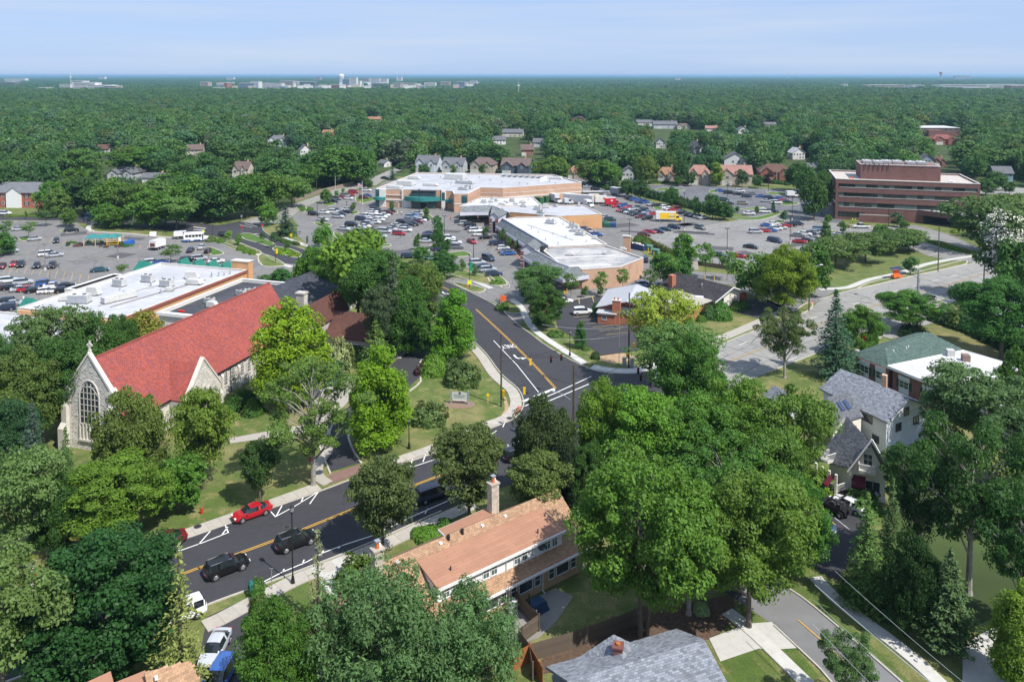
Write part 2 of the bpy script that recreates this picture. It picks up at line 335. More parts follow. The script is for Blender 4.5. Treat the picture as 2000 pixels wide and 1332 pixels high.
sheet('mulch_bed',[(1030,1322),(1080,1262),(1180,1215),(1290,1190),(1430,1160),(1438,1200),(1400,1245),(1200,1290)],M_mulch,Z1,exc=False)
sheet('rear_drive',[(1880,1258),(1960,1215),(2000,1190),(2100,1300),(2100,1400),(1880,1332)],M_walk2,Z1)
sheet('clinic_walk',[(1660,690),(1718,655),(1730,650),(1700,682),(1665,702)],M_walk,Z1)
sheet('right_lawn_drive',[(1700,650),(1720,630),(1830,600),(1862,618),(1835,628),(1790,640),(1770,655),(1740,662)],M_conc,Z2)
sheet('far_drive_right',[(1905,362),(2100,374),(2100,386),(1905,378)],M_conc,Z1)
sheet('lawn_corner',[(802,770),(840,730),(880,705),(925,690),(975,740),(1000,775),(998,800),(940,825),(760,885),(712,893),(705,880),(740,850),(795,800)],M_grass,.012,exc=False)
sheet('verge_side_street',[(1592,1165),(1670,1230),(1850,1400),(1800,1400),(1760,1330),(1592,1186)],M_green,.012,exc=False)
sheet('front_lawn',[(1405,1290),(1480,1268),(1540,1332),(1450,1345)],M_green,.012,exc=False)
for p in([(1510,1270),(1555,1266),(1600,1320),(1580,1332)],[(505,1155),(600,1130),(640,1200),(600,1260),(506,1260)]):sheet('verge',p,M_green,.012,exc=False)
sheet('office_lawn',[(1610,560),(1690,500),(1760,478),(1870,512),(1790,530),(1680,556),(1650,561)],mat('grass_office',(.12,.165,.045),rough=.95,var=.15,scale=.4,kind='grass',c2=(.20,.21,.08),bump=.5),.012,exc=True)
sheet('right_lawn',[(1790,640),(1860,625),(2000,672),(2050,740),(1900,690)],mat('grass_right',(.16,.17,.055),rough=.95,var=.15,scale=.4,kind='grass',c2=(.31,.25,.12),bump=.5),.012,exc=True)
sheet('bare_patch',[(1225,690),(1250,700),(1200,712),(1160,700),(1190,690)],M_dirt,.016,exc=False)
sheet('dark_ground',[(1720,1000),(1800,940),(2000,930),(2100,1100),(2000,1180),(1900,1225),(1800,1180),(1730,1090)],M_floor,.014,exc=False)  # dark ground sheet over the grass below the right-hand trees
def kerb(px,w=.18,h=.14,closed=False,name='kerb',k=3):
 p=smooth_line(GS(px),k)if not closed else GS(px)
 return struct(name,MB().ribbon(p,w,0,h,closed),M_kerb)
def offset(p,d):
 out=[];P=[Vector(q)for q in p]
 for i in range(len(P)):
  a=P[max(0,i-1)];b=P[min(len(P)-1,i+1)];t=(b-a).normalized();out.append(tuple(P[i]+Vector((-t.y,t.x))*d))
 return out
def resample(p,step):
 P=[Vector(q)for q in p];out=[P[0]];acc=0
 for a,b in zip(P,P[1:]):
  Ls=(b-a).length;d=step-acc
  while d<=Ls:out.append(a+(b-a)*d/Ls);d+=step
  acc=(acc+Ls)%step
 return[tuple(q)for q in out]
def pavement(name,px,w,off,m,slab=1.6,pieces=True,z=.13):
 """concrete walk along a line of picture points, its slabs separate pieces"""
 c=offset(smooth_line(GS(px),4),off);c=resample(c,slab)
 if len(c)<2:return
 EXC.append(offset(c,w/2)+offset(c,-w/2)[::-1])
 base=struct(name,MB().ribbon(c,w,0,z-.03),m)
 if not pieces:
  MB().ribbon(c,w-.06,z-.03,z).obj('slab_course',m,base);return base
 lft,rgt=offset(c,w/2-.02),offset(c,-w/2+.02)
 for i in range(len(c)-1):
  q=[Vector(lft[i]),Vector(rgt[i]),Vector(rgt[i+1]),Vector(lft[i+1])];ce=sum(q,Vector((0,0)))/4
  q=[ce+(x-ce)*.975 for x in q];dz=rnd.uniform(-.006,.006)
  mb=MB().prism([(x.x,x.y)for x in q],z-.03,z+dz);mb.t=[.3+.4*rnd.random()]*len(mb.f);mb.obj('slab',m,base)
 return base
kerb(roadA_n[::-1]+roadB_w[:9:-1]);kerb(roadA_s[1:10]);kerb(roadB_w[2:7]);kerb(roadC_n[2:7]);kerb(roadC_n[8:28]);kerb(roadC_n[26:33]);kerb(roadC_s[:7])
kerb([(1512,1222),(1592,1297),(1615,1322),(1700,1420)]);kerb(roadD_e[:4])
pavement('pavement',[(-60,1205),(81,1152),(120,1136),(350,1057),(459,1019),(525,995),(640,953)],1.9,1.08,M_walk)
pavement('pavement',[(708,928),(770,910),(862,878),(947,840),(985,826),(1007,814),(1019,797),(1020,782),(1010,760),(978,733),(950,694),(925,669)][::-1],1.9,-1.08,M_walk)
sheet('apron_brick',[(642,946),(645,927),(704,907),(712,922)],M_brickp,Z3)
sheet('corner_red',[(1005,812),(1012,795),(1018,796),(1014,806)],M_redp,.17,exc=False)
sheet('corner_dirt',[(975,826),(990,810),(994,795),(988,775),(984,775),(986,800),(975,818),(950,832)],M_dirt,.02,exc=False)
pavement('pavement',[(393,1212),(420,1200),(500,1158),(572,1122),(637,1097),(725,1062),(825,1017),(930,972)],2.0,-1.12,M_walk)
pavement('pavement',[(830,514),(885,530),(925,549),(962,565)],1.6,0,M_walk2,pieces=False)
pavement('pavement',[(998,585),(1015,597),(1030,625),(1050,650),(1100,684),(1130,703),(1150,715)],1.6,0,M_walk2)
pavement('pavement',[(1155,718),(1185,724),(1212,726),(1240,726),(1272,718),(1300,709)],2.2,.3,M_walk2)
pavement('pavement',[(1385,678),(1440,657),(1488,636),(1545,611)],2.4,1.5,M_walk,pieces=False)
pavement('pavement',[(1600,566),(1650,563),(1670,557),(1700,546),(1760,533),(1812,516),(1885,503),(1935,497)],1.7,0,M_walk2,pieces=False)
pavement('pavement',[(1700,644),(1822,592),(1880,574),(1950,557)],2.0,-1.6,M_walk,pieces=False)
pavement('pavement',[(1592,1128),(1625,1163),(1670,1200),(1735,1248),(1800,1301),(1880,1380)],1.5,0,M_walk2)
pavement('pavement',[(1420,1195),(1450,1217),(1500,1262),(1575,1335),(1640,1400)],1.5,0,M_walk2)
pavement('pavement',[(504,491),(540,509),(580,521)],1.8,-1.4,M_walk2,pieces=False)
pavement('pavement',[(545,466),(590,482),(640,497),(660,500)],1.8,1.6,M_walk2,pieces=False)
pavement('pavement',[(847,652),(815,662),(790,680),(768,705)],2.2,0,M_walk,pieces=False)
pavement('pavement',[(640,945),(620,930),(622,905),(640,880),(634,850),(645,820)],1.6,0,M_walk,pieces=False)
pavement('pavement',[(180,452),(172,446),(180,438),(190,435)],1.6,0,M_walk2,pieces=False)
pavement('pavement',[(175,453),(250,457),(310,463),(355,466)],1.6,0,M_walk,pieces=False)
pavement('pavement',[(735,405),(800,406),(890,410),(925,418),(938,428),(950,440)],3.5,1.5,mat('shop_paving',(.30,.17,.135),var=.15,scale=1),pieces=False)
pavement('pavement',[(955,436),(985,452),(1010,480),(1030,510)],4.5,0,MATS['shop_paving'],pieces=False)
pavement('pavement',[(790,1040),(840,1058),(900,1072)],1.2,0,M_walk,pieces=False)
pavement('pavement',[(637,1100),(660,1130),(690,1180),(690,1230)],3.6,0,M_walk2,pieces=False)
kerb([(795,768),(822,745),(815,722),(824,703)],w=.3);kerb([(706,905),(690,880),(680,845),(700,815)],w=.3);kerb([(645,925),(624,870),(622,838),(645,815)],w=.25)
for p in([(862,545),(900,546),(985,563),(994,556),(985,548),(950,545)],[(972,600),(975,592),(990,586),(1002,590)],[(1250,463),(1331,450),(1420,435),(1500,420),(1540,416)],
   [(430,475),(462,490),(495,500),(507,511),(512,518),(521,522),(555,519),(577,517)],[(1545,372),(1430,366),(1330,361),(1262,362)],[(1098,590),(1150,581),(1200,574),(1290,570)],
   [(1280,480),(1316,496),(1370,516),(1430,527)],[(1905,482),(1850,458),(1800,448)],[(1948,508),(1900,514),(1812,500),(1745,470)]):kerb(p)
M_bed=mat('grass_bed',(.075,.16,.025),rough=.95,var=.2,scale=.8,kind='grass',c2=(.14,.19,.05))
_isl=[0]
def island(px,m=None,k=4,name='traffic_island'):
 _isl[0]+=1;dz=_isl[0]*.0015
 w_=GS(px);EXC.append(w_);p=smooth_line(w_+[w_[0]],k)[:-1];o=struct(name,MB().prism(p,0,.13+dz),m or M_bed)
 MB().ribbon(p,.3,0,.19+dz,True).obj('kerb',M_kerb,o);return o
island([(468,458),(489,457),(531,474),(538,484),(524,482),(507,476),(478,468)]);island([(538,482),(567,487),(588,497),(584,503),(570,503),(550,496),(533,488)])
for p in([(505,514),(506,499),(525,500),(556,517),(540,521),(516,521)],[(435,474),(470,486),(500,497),(507,491),(452,471)]):island(p,M_grass)
for p in([(400,485),(412,484),(436,494),(430,498),(413,499)],[(579,407),(585,402),(596,403),(598,412),(588,415)],[(612,437),(620,435),(640,437),(648,440),(640,444),(625,444)],[(652,455),(668,457),(668,470),(660,468),(652,460)],
   [(684,412),(698,413),(700,416),(690,420),(682,417)],[(755,414),(770,411),(777,415),(768,418),(755,418)],[(822,424),(835,418),(846,427),(840,430),(822,430)],[(798,487),(830,483),(838,490),(812,492)],[(836,484),(860,470),(872,478),(870,487),(850,487)],
   [(858,498),(900,492),(918,496),(915,501),(880,502)],[(738,478),(762,478),(760,482),(740,482)],[(952,541),(975,540),(990,553),(985,558),(962,557)],[(695,385),(722,384),(732,390),(712,397),(696,394)],[(632,395),(650,397),(655,400),(640,403),(630,400)],
   [(1278,371),(1296,368),(1335,371),(1330,373),(1290,373)],[(1384,373),(1396,372),(1402,376),(1388,377)],[(1497,376),(1530,377),(1536,380),(1505,381)],[(1524,398),(1555,396),(1558,400),(1530,402)],[(1444,410),(1470,406),(1490,405),(1486,408),(1455,411)],
   [(1428,425),(1475,425),(1520,414),(1526,418),(1485,430),(1440,429)],[(1512,433),(1530,432),(1532,436),(1515,438)],[(1596,466),(1625,452),(1632,456),(1604,472)],[(1275,402),(1292,405),(1296,409),(1280,410)],[(1220,468),(1232,464),(1240,472),(1226,478)],
   [(1806,474),(1830,470),(1905,494),(1903,500),(1850,490)],[(35,466),(58,462),(66,467),(45,472)],[(115,451),(135,448),(150,452),(130,456)]):island(p)
island([(958,541),(980,562),(968,560),(905,545),(868,530),(872,524),(910,530),(945,540)],M_grass)
island([(1674,565),(1700,553),(1760,540),(1815,527),(1880,510),(1888,515),(1870,521),(1775,542),(1700,560)],M_grass)
island([(1556,612),(1560,603),(1580,592),(1587,596),(1584,603),(1570,612)],M_grass);island([(974,597),(985,590),(1000,591),(1018,611),(990,612)],M_grass)
island([(878,551),(910,556),(948,566),(925,572)],M_grass)
def line(px,w=.12,m=None,z=Z4,name='road_marking',k=1,dash=None,world=False):
 p=px if world else GS(px)
 if k>1:p=smooth_line(p,k)
 mb=MB()
 if dash:
  r=resample(p,dash[0]+dash[1]);f=dash[0]/(dash[0]+dash[1])
  for a,b in zip(r,r[1:]):a=Vector(a);b=Vector(b);mb.ribbon([a,a+(b-a)*f],w,z)
 else:mb.ribbon(p,w,z)
 return struct(name,mb,m or M_white)
cA=smooth_line(GS([(-300,1380),(8,1251),(56,1234),(367,1118),(400,1106),(560,1047),(675,1001),(800,952),(882,921),(1000,876),(1060,850)]),4)
cB=smooth_line(GS([(800,545),(850,556),(890,573)]),4);cB2=smooth_line(GS([(930,605),(980,651),(1037,707),(1085,759)]),4)
cC=smooth_line(GS([(1395,717),(1492,680),(1565,650),(1687,604),(1875,550),(1950,529),(2200,470)]),4)
for c in(cA,cB,cB2,cC):
 for s in(-.14,.14):line(offset(c,s),.12,M_yel if c is not cC else M_yel2,world=True)
line([(964,666),(1010,714),(1052,767)],.14);line([(1021,785),(1083,760)],.6);line([(1025,794),(1090,766),(1155,736)],.2);line([(1070,785),(1110,768),(1150,751)],.2)
line([(852,574),(867,580)],.14);line([(1138,890),(1185,867)],.25);line([(1268,731),(1310,752)],.3);line([(1278,725),(1330,743)],.15)
line([(1395,697),(1487,656),(1650,600),(1760,566),(1900,530)],.12,M_white,dash=(3,6));line([(1540,705),(1700,637),(1800,590),(1930,553)],.12,M_white,dash=(3,8))
line([(1559,1212),(1605,1252)],.12,M_yel);line([(1622,1268),(1668,1310)],.12,M_yel)
pkn=[[(350,1077),(398,1060),(446,1041),(440,1027)],[(350,1077),(345,1058)],[(388,1064),(411,1038)],[(433,1046),(445,1030)],[(525,996),(538,1010),(575,990),(622,961)],[(540,1008),(551,988)],[(588,982),(593,970)],[(622,961),(605,985)],
  [(767,918),(790,918),(835,903),(880,888),(940,862),(970,842)],[(770,913),(774,905)],[(801,912),(806,897)],[(826,903),(832,887)],[(856,893),(861,876)],[(955,858),(960,845)],[(982,835),(988,822)]]
pks=[[(506,1142),(552,1118),(600,1098),(632,1080),(672,1065),(725,1048),(800,1012),(900,968)],[(552,1119),(555,1112)],[(590,1104),(594,1094)],[(626,1085),(632,1076)],[(660,1072),(668,1066)],[(830,1004),(836,994)],[(500,1146),(508,1138)]]
for p in pkn+pks:line(p,.14)
def text_road(body,px,py,size,rz,sx=1.0):
 cu=bpy.data.curves.new('road_lettering','FONT');cu.body=body;cu.size=size;cu.align_x='CENTER';cu.align_y='CENTER';cu.materials.append(M_white);cu.space_character=1.1;cu.offset=.035
 o=ob('road_lettering',cu,kind='structure');o.location=(*G(px,py),Z4);o.rotation_euler=(0,0,rz);o.scale=(sx,1,1)
dB=Vector(G(1052,767))-Vector(G(964,666));aB=math.atan2(dB.y,dB.x)
text_road('ONLY',994,677,2.9,aB-math.pi/2,.38)
def arrow(px,py,rz,s=1.0,left=True):
 c=Vector(G(px,py));ax=Vector((math.cos(rz),math.sin(rz)));bx=Vector((-ax.y,ax.x))*(1 if left else-1)
 def q(a,b):p=c+ax*a*s+bx*b*s;return(p.x,p.y)
 mb=MB().ribbon([q(-1.4,0),q(-.2,0),q(.25,.2),q(.4,.7)],.28*s,Z4);mb.prism([q(-.05,.65),q(.85,.65),q(.4,1.5)],Z4,Z4);struct('road_arrow',mb,M_white)
arrow(1009,700,aB,1.25);arrow(867,574,aB,1.2);arrow(1000,888,R(218),1.3)
def stalls(a,b,n,vec,w=.12,m=None,ends=True):
 A=Vector(G(*a));B=Vector(G(*b));mb=MB()
 for i in range(n):
  p=A+(B-A)*i/max(1,n-1);mb.ribbon([tuple(p-Vector(vec)/2),tuple(p+Vector(vec)/2)],w,Z3)
 struct('stall_lines',mb,m or M_yel2)
def hv(deg,l):return(math.cos(R(deg))*l,math.sin(R(deg))*l)
stalls((22,522),(172,547),11,hv(116,10),m=M_yel2);line([(105,528),(168,537)],.12,M_yel2);line([(100,495),(240,508),(330,514)],.1,M_yel2)
stalls((110,470),(140,478),3,hv(112,9));stalls((274,483),(288,485),2,hv(112,8));stalls((366,488),(398,492),3,hv(110,8));stalls((70,466),(100,470),3,hv(112,8));stalls((30,434),(60,435),3,hv(112,8))
stalls((10,528),(20,531),2,hv(116,10));stalls((5,560),(150,580),14,hv(116,6));stalls((0,608),(45,612),4,hv(116,7))
line([(435,495),(462,491)],.15,M_yel2);line([(486,518),(487,525),(497,531),(530,533),(570,528)],.12,M_yel2,k=4);line([(1100,562),(1104,575)],.2,M_yel)
for r in(((640,440),(770,412),15),((700,462),(792,421),15),((742,468),(855,425),16)):stalls(r[0],r[1],r[2],hv(-17,5.2),m=M_whw,w=.09)
stalls((905,440),(1000,508),18,hv(15,5),m=M_yel2,w=.1);stalls((838,458),(900,495),12,hv(15,9),m=M_whw,w=.09);stalls((930,512),(968,545),7,hv(15,5),m=M_whw)
stalls((1210,412),(1268,432),15,hv(38,5),m=M_whw,w=.09);stalls((1262,463),(1330,449),9,hv(-38,5),m=M_whw)
stalls((1290,470),(1490,427),21,hv(-38,5.2),m=M_white,w=.1);stalls((1300,377),(1540,385),26,hv(-50,5),m=M_whw,w=.1);stalls((1290,364),(1540,375),27,hv(-68,5),m=M_white,w=.12)
stalls((1330,388),(1540,396),22,hv(-50,9),m=M_whw,w=.1);stalls((1440,458),(1560,441),12,hv(-38,10),m=M_whw,w=.09);stalls((1495,478),(1600,462),10,hv(-38,10),m=M_whw,w=.09);stalls((1340,480),(1500,478),15,hv(-38,9),m=M_whw,w=.08);stalls((1380,508),(1500,505),9,hv(-38,6),m=M_whw,w=.1)
stalls((1141,618),(1205,652),6,hv(17,5),m=M_yel2,w=.14);line([(1160,603),(1190,632),(1220,640)],.14,M_yel2);stalls((1131,588),(1185,581),3,hv(88,5),m=M_yel2,w=.2);line([(1597,1002),(1632,1026)],.14,M_yel);line([(1603,1037),(1625,1052)],.14,M_yel)
line([(1630,1012),(1660,1036)],.12,M_whw);line([(1812,500),(1838,494)],.3,M_whw)
line([(378,444),(402,447)],.6,M_white);line([(378,449),(398,450)],.6,M_white);line([(375,440),(405,444)],.15,M_yel2)
for a in((468,440),(478,438),(489,436)):line([a,(a[0]+25,a[1]+5)],.18,M_white)
line([(488,459),(505,457)],.4,M_white)
M_seal=mat('crack_sealant',(.03,.03,.032),rough=.6,var=.2);M_patch=mat('asphalt_patch',(.085,.083,.085),rough=.9,var=.12,scale=1.);M_joint=mat('concrete_joint',(.10,.095,.09),rough=.9)
def in_px(poly):return GS(poly)
def cracks(poly_w,n,seed,m,z,w=.07,name='sealed_cracks',ln=(6,22)):
 r=random.Random(seed);xs=[q[0]for q in poly_w];ys=[q[1]for q in poly_w];mb=MB();k=0
 while k<n:
  x,y=r.uniform(min(xs),max(xs)),r.uniform(min(ys),max(ys))
  if not inside((x,y),poly_w):continue
  k+=1;a=r.choice([R(-17),R(73),r.uniform(0,6.28)]);pts=[(x,y)];L_=r.uniform(*ln);s=0
  while s<L_:
   a+=r.uniform(-.35,.35);x+=math.cos(a)*1.1;y+=math.sin(a)*1.1;s+=1.1
   if not inside((x,y),poly_w):break
   pts.append((x,y))
  if len(pts)>2:mb.ribbon(pts,w,z)
 o=struct(name,mb,m);return o
rc=[(1305,806),(1400,768)]+roadC_s+roadC_n[:12]
for pl_,n_,z_ in((west,120,Z2),(central,230,Z2),(office,70,Z3),(upper,50,Z2),(rc,70,Z2)):cracks(GS(pl_),n_,n_,M_seal,z_+.004,.09 if pl_ is not rc else .12)
cj=smooth_line(GS([(1400,730),(1492,684),(1565,654),(1687,608),(1875,553),(1950,531)]),4);mbj=MB()
for a,b in zip(resample(cj,4.6),resample(cj,4.6)[1:]):
 a,b=Vector(a),Vector(b);q=Vector((-(b-a).y,(b-a).x)).normalized();mbj.ribbon([tuple(a-q*6.4),tuple(a+q*6.4)],.07,Z2+.006)
for s in(-3.3,3.3):mbj.ribbon(offset(cj,s),.07,Z2+.008)
struct('concrete_joints',mbj,M_joint)
pr_=random.Random(3)
for k in range(26):
 px,py=pr_.choice([(pr_.uniform(20,420),pr_.uniform(450,540)),(pr_.uniform(650,900),pr_.uniform(415,500)),(pr_.uniform(1190,1420),pr_.uniform(395,470)),(pr_.uniform(1330,1600),pr_.uniform(450,510))]);c=G(px,py);a=R(pr_.choice([-17,28]));l_,w_=pr_.uniform(2,8),pr_.uniform(1,3)
 q=[(c[0]+u*math.cos(a)-v*math.sin(a),c[1]+u*math.sin(a)+v*math.cos(a))for u,v in((-l_,-w_),(l_,-w_),(l_,w_),(-l_,w_))];struct('asphalt_patch',MB().prism(q,Z3+.002,Z3+.002),M_patch)
for px,py,lb in((386,1030,'round manhole cover in the pavement by the red car'),(560,1030,'manhole cover in the lane beside the lamp post'),(690,968,'manhole cover near the driveway apron'),(995,818,'manhole cover in the corner pavement'),(1140,800,'manhole cover in the middle of the crossroads'),(1060,735,'manhole cover past the stop line'),(1672,575,'manhole cover in the wide pale road'),(1720,590,'second manhole cover in the wide pale road'),(990,640,'manhole cover where the new road curves')):
 x,y=G(px,py);z_=.16 if py in(1030,818)and px in(386,995)else Z4+.01;t=thing('manhole_cover',lb,'manhole cover',(x,y,z_-.02));MB().tube((0,0,0),(0,0,.02),.36,.36,14).obj('lid',M_seal,t);MB().ribbon([(.42*math.cos(i*.4488),.42*math.sin(i*.4488))for i in range(14)],.1,0,.015,True).obj('ring',M_patch,t)
# ================================================================ trees
NR=np.random.default_rng(11)
M_leaf=leafmat('foliage',.34);M_needle=leafmat('needles',.12,.4,.6);M_petal=mat('petals',(.62,.62,.52),rough=.8,var=.1);M_bark=mat('bark',(.13,.105,.085),rough=.95,var=.3,scale=2.5,bump=.7);M_barkp=mat('bark_pale',(.27,.25,.22),rough=.95,var=.3,scale=2.)
def cards(name,C,N,SZ,T,asp=.62,m=None,curl=.25):
 """one leaf spray per row: a rhombus bent along its length (2 triangles pairs)"""
 n=len(C);N=N/np.maximum(np.linalg.norm(N,axis=1,keepdims=True),1e-6)
 A=np.cross(N,NR.normal(size=(n,3)));A/=np.maximum(np.linalg.norm(A,axis=1,keepdims=True),1e-6);B=np.cross(N,A)
 s=SZ[:,None];V=np.empty((n,4,3));V[:,0]=C-A*s;V[:,1]=C+B*s*asp-N*s*curl;V[:,2]=C+A*s;V[:,3]=C-B*s*asp-N*s*curl
 me=bpy.data.meshes.new(name);me.vertices.add(4*n);me.vertices.foreach_set('co',V.ravel().astype(np.float32))
 me.loops.add(4*n);me.loops.foreach_set('vertex_index',np.arange(4*n,dtype=np.int32))
 me.polygons.add(n);me.polygons.foreach_set('loop_start',np.arange(0,4*n,4,dtype=np.int32));me.polygons.foreach_set('loop_total',np.full(n,4,dtype=np.int32))
 me.update(calc_edges=True);at=me.attributes.new('tint','FLOAT','FACE');at.data.foreach_set('value',np.clip(T,0,1).astype(np.float32));me.materials.append(m or M_leaf);return me
def unit(n):d=NR.normal(size=(n,3));return d/np.linalg.norm(d,axis=1,keepdims=True)
def crown_pts(shape,n,base,fill=.5):
 """clump centres in unit height (z 0..1), unit radius"""
 out=[]
 ph=NR.uniform(0,6.28,6);am=NR.uniform(.07,.2,6)
 while len(out)<n:
  x,y,z=NR.uniform(-1,1),NR.uniform(-1,1),NR.uniform(base,1);r=math.hypot(x,y);t=(z-base)/(1-base);th=math.atan2(y,x)
  if shape=='round':R_=math.sqrt(max(0,1-((t-.42)/.58)**2))if t>.42 else math.sqrt(max(0,1-((.42-t)/.52)**2))
  elif shape=='pyramid':R_=min(1,t*5+.45)*(1-t)**.46
  elif shape=='column':R_=min(1,t*4+.5)*math.sqrt(max(0,1-t**2.6))
  elif shape=='vase':R_=(.35+.65*min(1,t*1.5))*math.sqrt(max(0,1-max(0,(t-.55)/.45)**2))
  elif shape=='flat':R_=(.5+.5*min(1,t*2))*math.sqrt(max(0,1-max(0,(t-.5)/.5)**2))
  else:R_=1
  R_*=1+sum(am[k]*math.sin((k+1)*th+ph[k]+t*3)for k in range(5))*.8
  if R_<=.02 or r>R_:continue
  if(r/R_)<fill and t<.8 and NR.random()>.3:continue
  out.append((x,y,z))
 return np.array(out)
def crown(name,shape,h=14,rad=6,base=.22,clumps=120,per=110,cr=1.25,leaf=.26,fill=.5,flat=.7,gap=.0,asp=.62,up=.45,m=None,droop=0,size_var=.35):
 P=crown_pts(shape,clumps,base,fill)*np.array([rad-cr*.5,rad-cr*.5,h-cr*.35])
 ct=NR.uniform(.25,.75,clumps);rr=cr*NR.uniform(.5,1.5,clumps);k=np.repeat(np.arange(clumps),per);n=len(k)
 d=unit(n);d[:,2]=np.abs(d[:,2])*np.where(NR.random(n)<.72,1,-1);q=NR.uniform(.55,1.08,n)**.8
 off=d*(rr[k]*q)[:,None]*np.array([1,1,flat]);C=P[k]+off
 C[:,2]-=droop*(off[:,0]**2+off[:,1]**2)*.25
 N=d*.75+unit(n)*.75;N[:,2]+=up;T=ct[k]*.6+NR.random(n)*.4
 return cards(name,C,N,leaf*NR.uniform(1-size_var,1+size_var,n),T,asp,m),P
def trunk_mesh(P,h,rad,base,tr=.28,limbs=10,m=None,multi=1,lean=0):
 mb=MB();fork=base*h*.8
 for k in range(multi):
  a=2*math.pi*k/multi+1;o=Vector((math.cos(a),math.sin(a),0))*(tr*1.3 if multi>1 else 0);tip=Vector((o.x*3.5+lean,o.y*3.5,h*.78));r=tr*(.75 if multi>1 else 1)
  mb.tube(o*1.0+Vector((0,0,-.2)),o+Vector((0,0,.5)),r*1.45,r*1.02,9,False);mb.tube(o+Vector((0,0,.5)),o.lerp(tip,.3)+Vector((0,0,fork*.1)),r*1.02,r*.8,9,False);mb.tube(o.lerp(tip,.3)+Vector((0,0,fork*.1)),tip,r*.8,r*.18,7)
 idx=NR.choice(len(P),min(limbs,len(P)),replace=False)
 for i in idx:
  e=Vector(P[i]);z=max(fork*.8,e.z-max(1.2,.75*math.hypot(e.x,e.y)));s0=Vector((lean*z/h,0,min(z,h*.7)));mid=s0.lerp(e,.5)+Vector((NR.uniform(-.4,.4),NR.uniform(-.4,.4),.1*(e-s0).length))
  r=tr*(.42-.25*z/h);mb.path([s0,mid,e],r,r*.25,5)
  if limbs>12:
   for q in range(2):
    e2=e+Vector((NR.uniform(-1.5,1.5),NR.uniform(-1.5,1.5),NR.uniform(.3,1.4)));mb.tube(mid.lerp(e,.4+.3*q),e2,r*.3,r*.1,4)
 return mb.mesh('trunk',m or M_bark)
def conifer(name,h=14,rad=3,tiers=34,per=15,leaf=.22,droop=.35,dens=11,ragged=.25,base=.06,top=.95,m=None):
 C=[];N=[];SZ=[];T=[]
 for i in range(tiers):
  t=i/(tiers-1);z=h*(base+(1-base)*t);L0=rad*(1-t)**.85*(.8+.2*math.sin(i*2.4))+.12
  for b in range(max(4,int(per*(1-t*.6)))):
   a=NR.uniform(0,6.283);L_=L0*NR.uniform(1-ragged,1+ragged*.5);ns=max(3,int(dens*L_/rad*1.6));bt=NR.random()
   s=NR.uniform(.12,1,ns);wd=.17*L_*(1-s)+.12
   lat=NR.normal(size=ns)*wd;x=math.cos(a)*s*L_-math.sin(a)*lat;y=math.sin(a)*s*L_+math.cos(a)*lat
   zz=z-droop*L_*s**1.5+NR.normal(size=ns)*.1+.22*L_*s
   C.append(np.stack([x,y,zz],1));nn=np.stack([np.cos(a)*.35+NR.normal(size=ns)*.45,np.sin(a)*.35+NR.normal(size=ns)*.45,np.ones(ns)],1);N.append(nn)
   SZ.append(leaf*NR.uniform(.7,1.4,ns));T.append(bt*.5+.5*NR.random(ns)*(.4+.6*s))
 C=np.concatenate(C);N=np.concatenate(N);SZ=np.concatenate(SZ);T=np.concatenate(T)
 me=cards(name,C,N,SZ,T,.42,m or M_needle,.35)
 mb=MB().tube((0,0,-.2),(0,0,h*.93),h*.018+.08,.03,7);return me,mb.mesh('trunk',M_bark)
PROTO={}
def proto(key,h,r,cm,tm):PROTO[key]=(h,r,cm,tm)
def broad(key,shape,h,r,base,tr=.28,limbs=10,multi=1,bark=None,lean=0,**k):
 cm,P=crown('crown',shape,h,r,base,**k);proto(key,h,r,cm,trunk_mesh(P,h,r,base,tr,limbs,bark,multi,lean))
broad('maple','round',15,7,.2,clumps=150,per=330,cr=1.3,leaf=.17,tr=.32,limbs=16)
broad('maple2','round',16,7,.3,clumps=130,per=340,cr=1.4,leaf=.175,tr=.32,limbs=16,fill=.4)
broad('dense','round',14,7,.1,clumps=230,per=240,cr=1.2,leaf=.18,tr=.3,limbs=12,flat=.85)
broad('elm','vase',12,5.6,.25,clumps=150,per=130,cr=1.2,leaf=.19,tr=.25,limbs=20,flat=.6)
broad('pear','pyramid',14,4.6,.1,clumps=190,per=200,cr=1.1,leaf=.18,tr=.2,limbs=10,flat=.8)
broad('pear2','column',14,4.6,.1,clumps=190,per=200,cr=1.15,leaf=.18,tr=.2,limbs=10,flat=.8)
broad('locust','vase',14,7,.35,clumps=120,per=120,cr=1.5,leaf=.2,tr=.26,limbs=22,flat=.4,up=.7,fill=.3)
broad('oak','vase',16,8.5,.32,clumps=100,per=250,cr=1.2,leaf=.175,tr=.42,limbs=36,flat=.65,fill=.3,bark=M_barkp)
broad('open_oak','vase',16,8.5,.3,clumps=80,per=190,cr=1.05,leaf=.17,tr=.36,limbs=46,flat=.6,fill=.2,bark=M_barkp)
broad('chestnut','round',13,7.5,.15,clumps=190,per=170,cr=1.35,leaf=.215,tr=.28,limbs=16,asp=.4,flat=.7,fill=.4)
broad('maple_multi','round',17,8,.3,clumps=190,per=320,cr=1.25,leaf=.17,tr=.34,limbs=18,multi=3,flat=.7)
broad('blossom','column',15,4.5,.3,clumps=110,per=120,cr=1.2,leaf=.24,tr=.3,limbs=14,flat=.6)
cm,tm=conifer('crown',15,4,40,20,.2,.3,14);proto('spruce',15,4,cm,tm)
cm,tm=conifer('crown',14,4.2,26,12,.2,.75,16,.35);proto('drooping_spruce',14,4.2,cm,tm)
cm,tm=conifer('crown',12,4.6,34,20,.24,-.1,15,.3);proto('pine',12,4.6,cm,tm)
cm,tm=conifer('crown',8,1.6,26,7,.15,.3,7,.4);proto('thin_spruce',8,1.6,cm,tm)
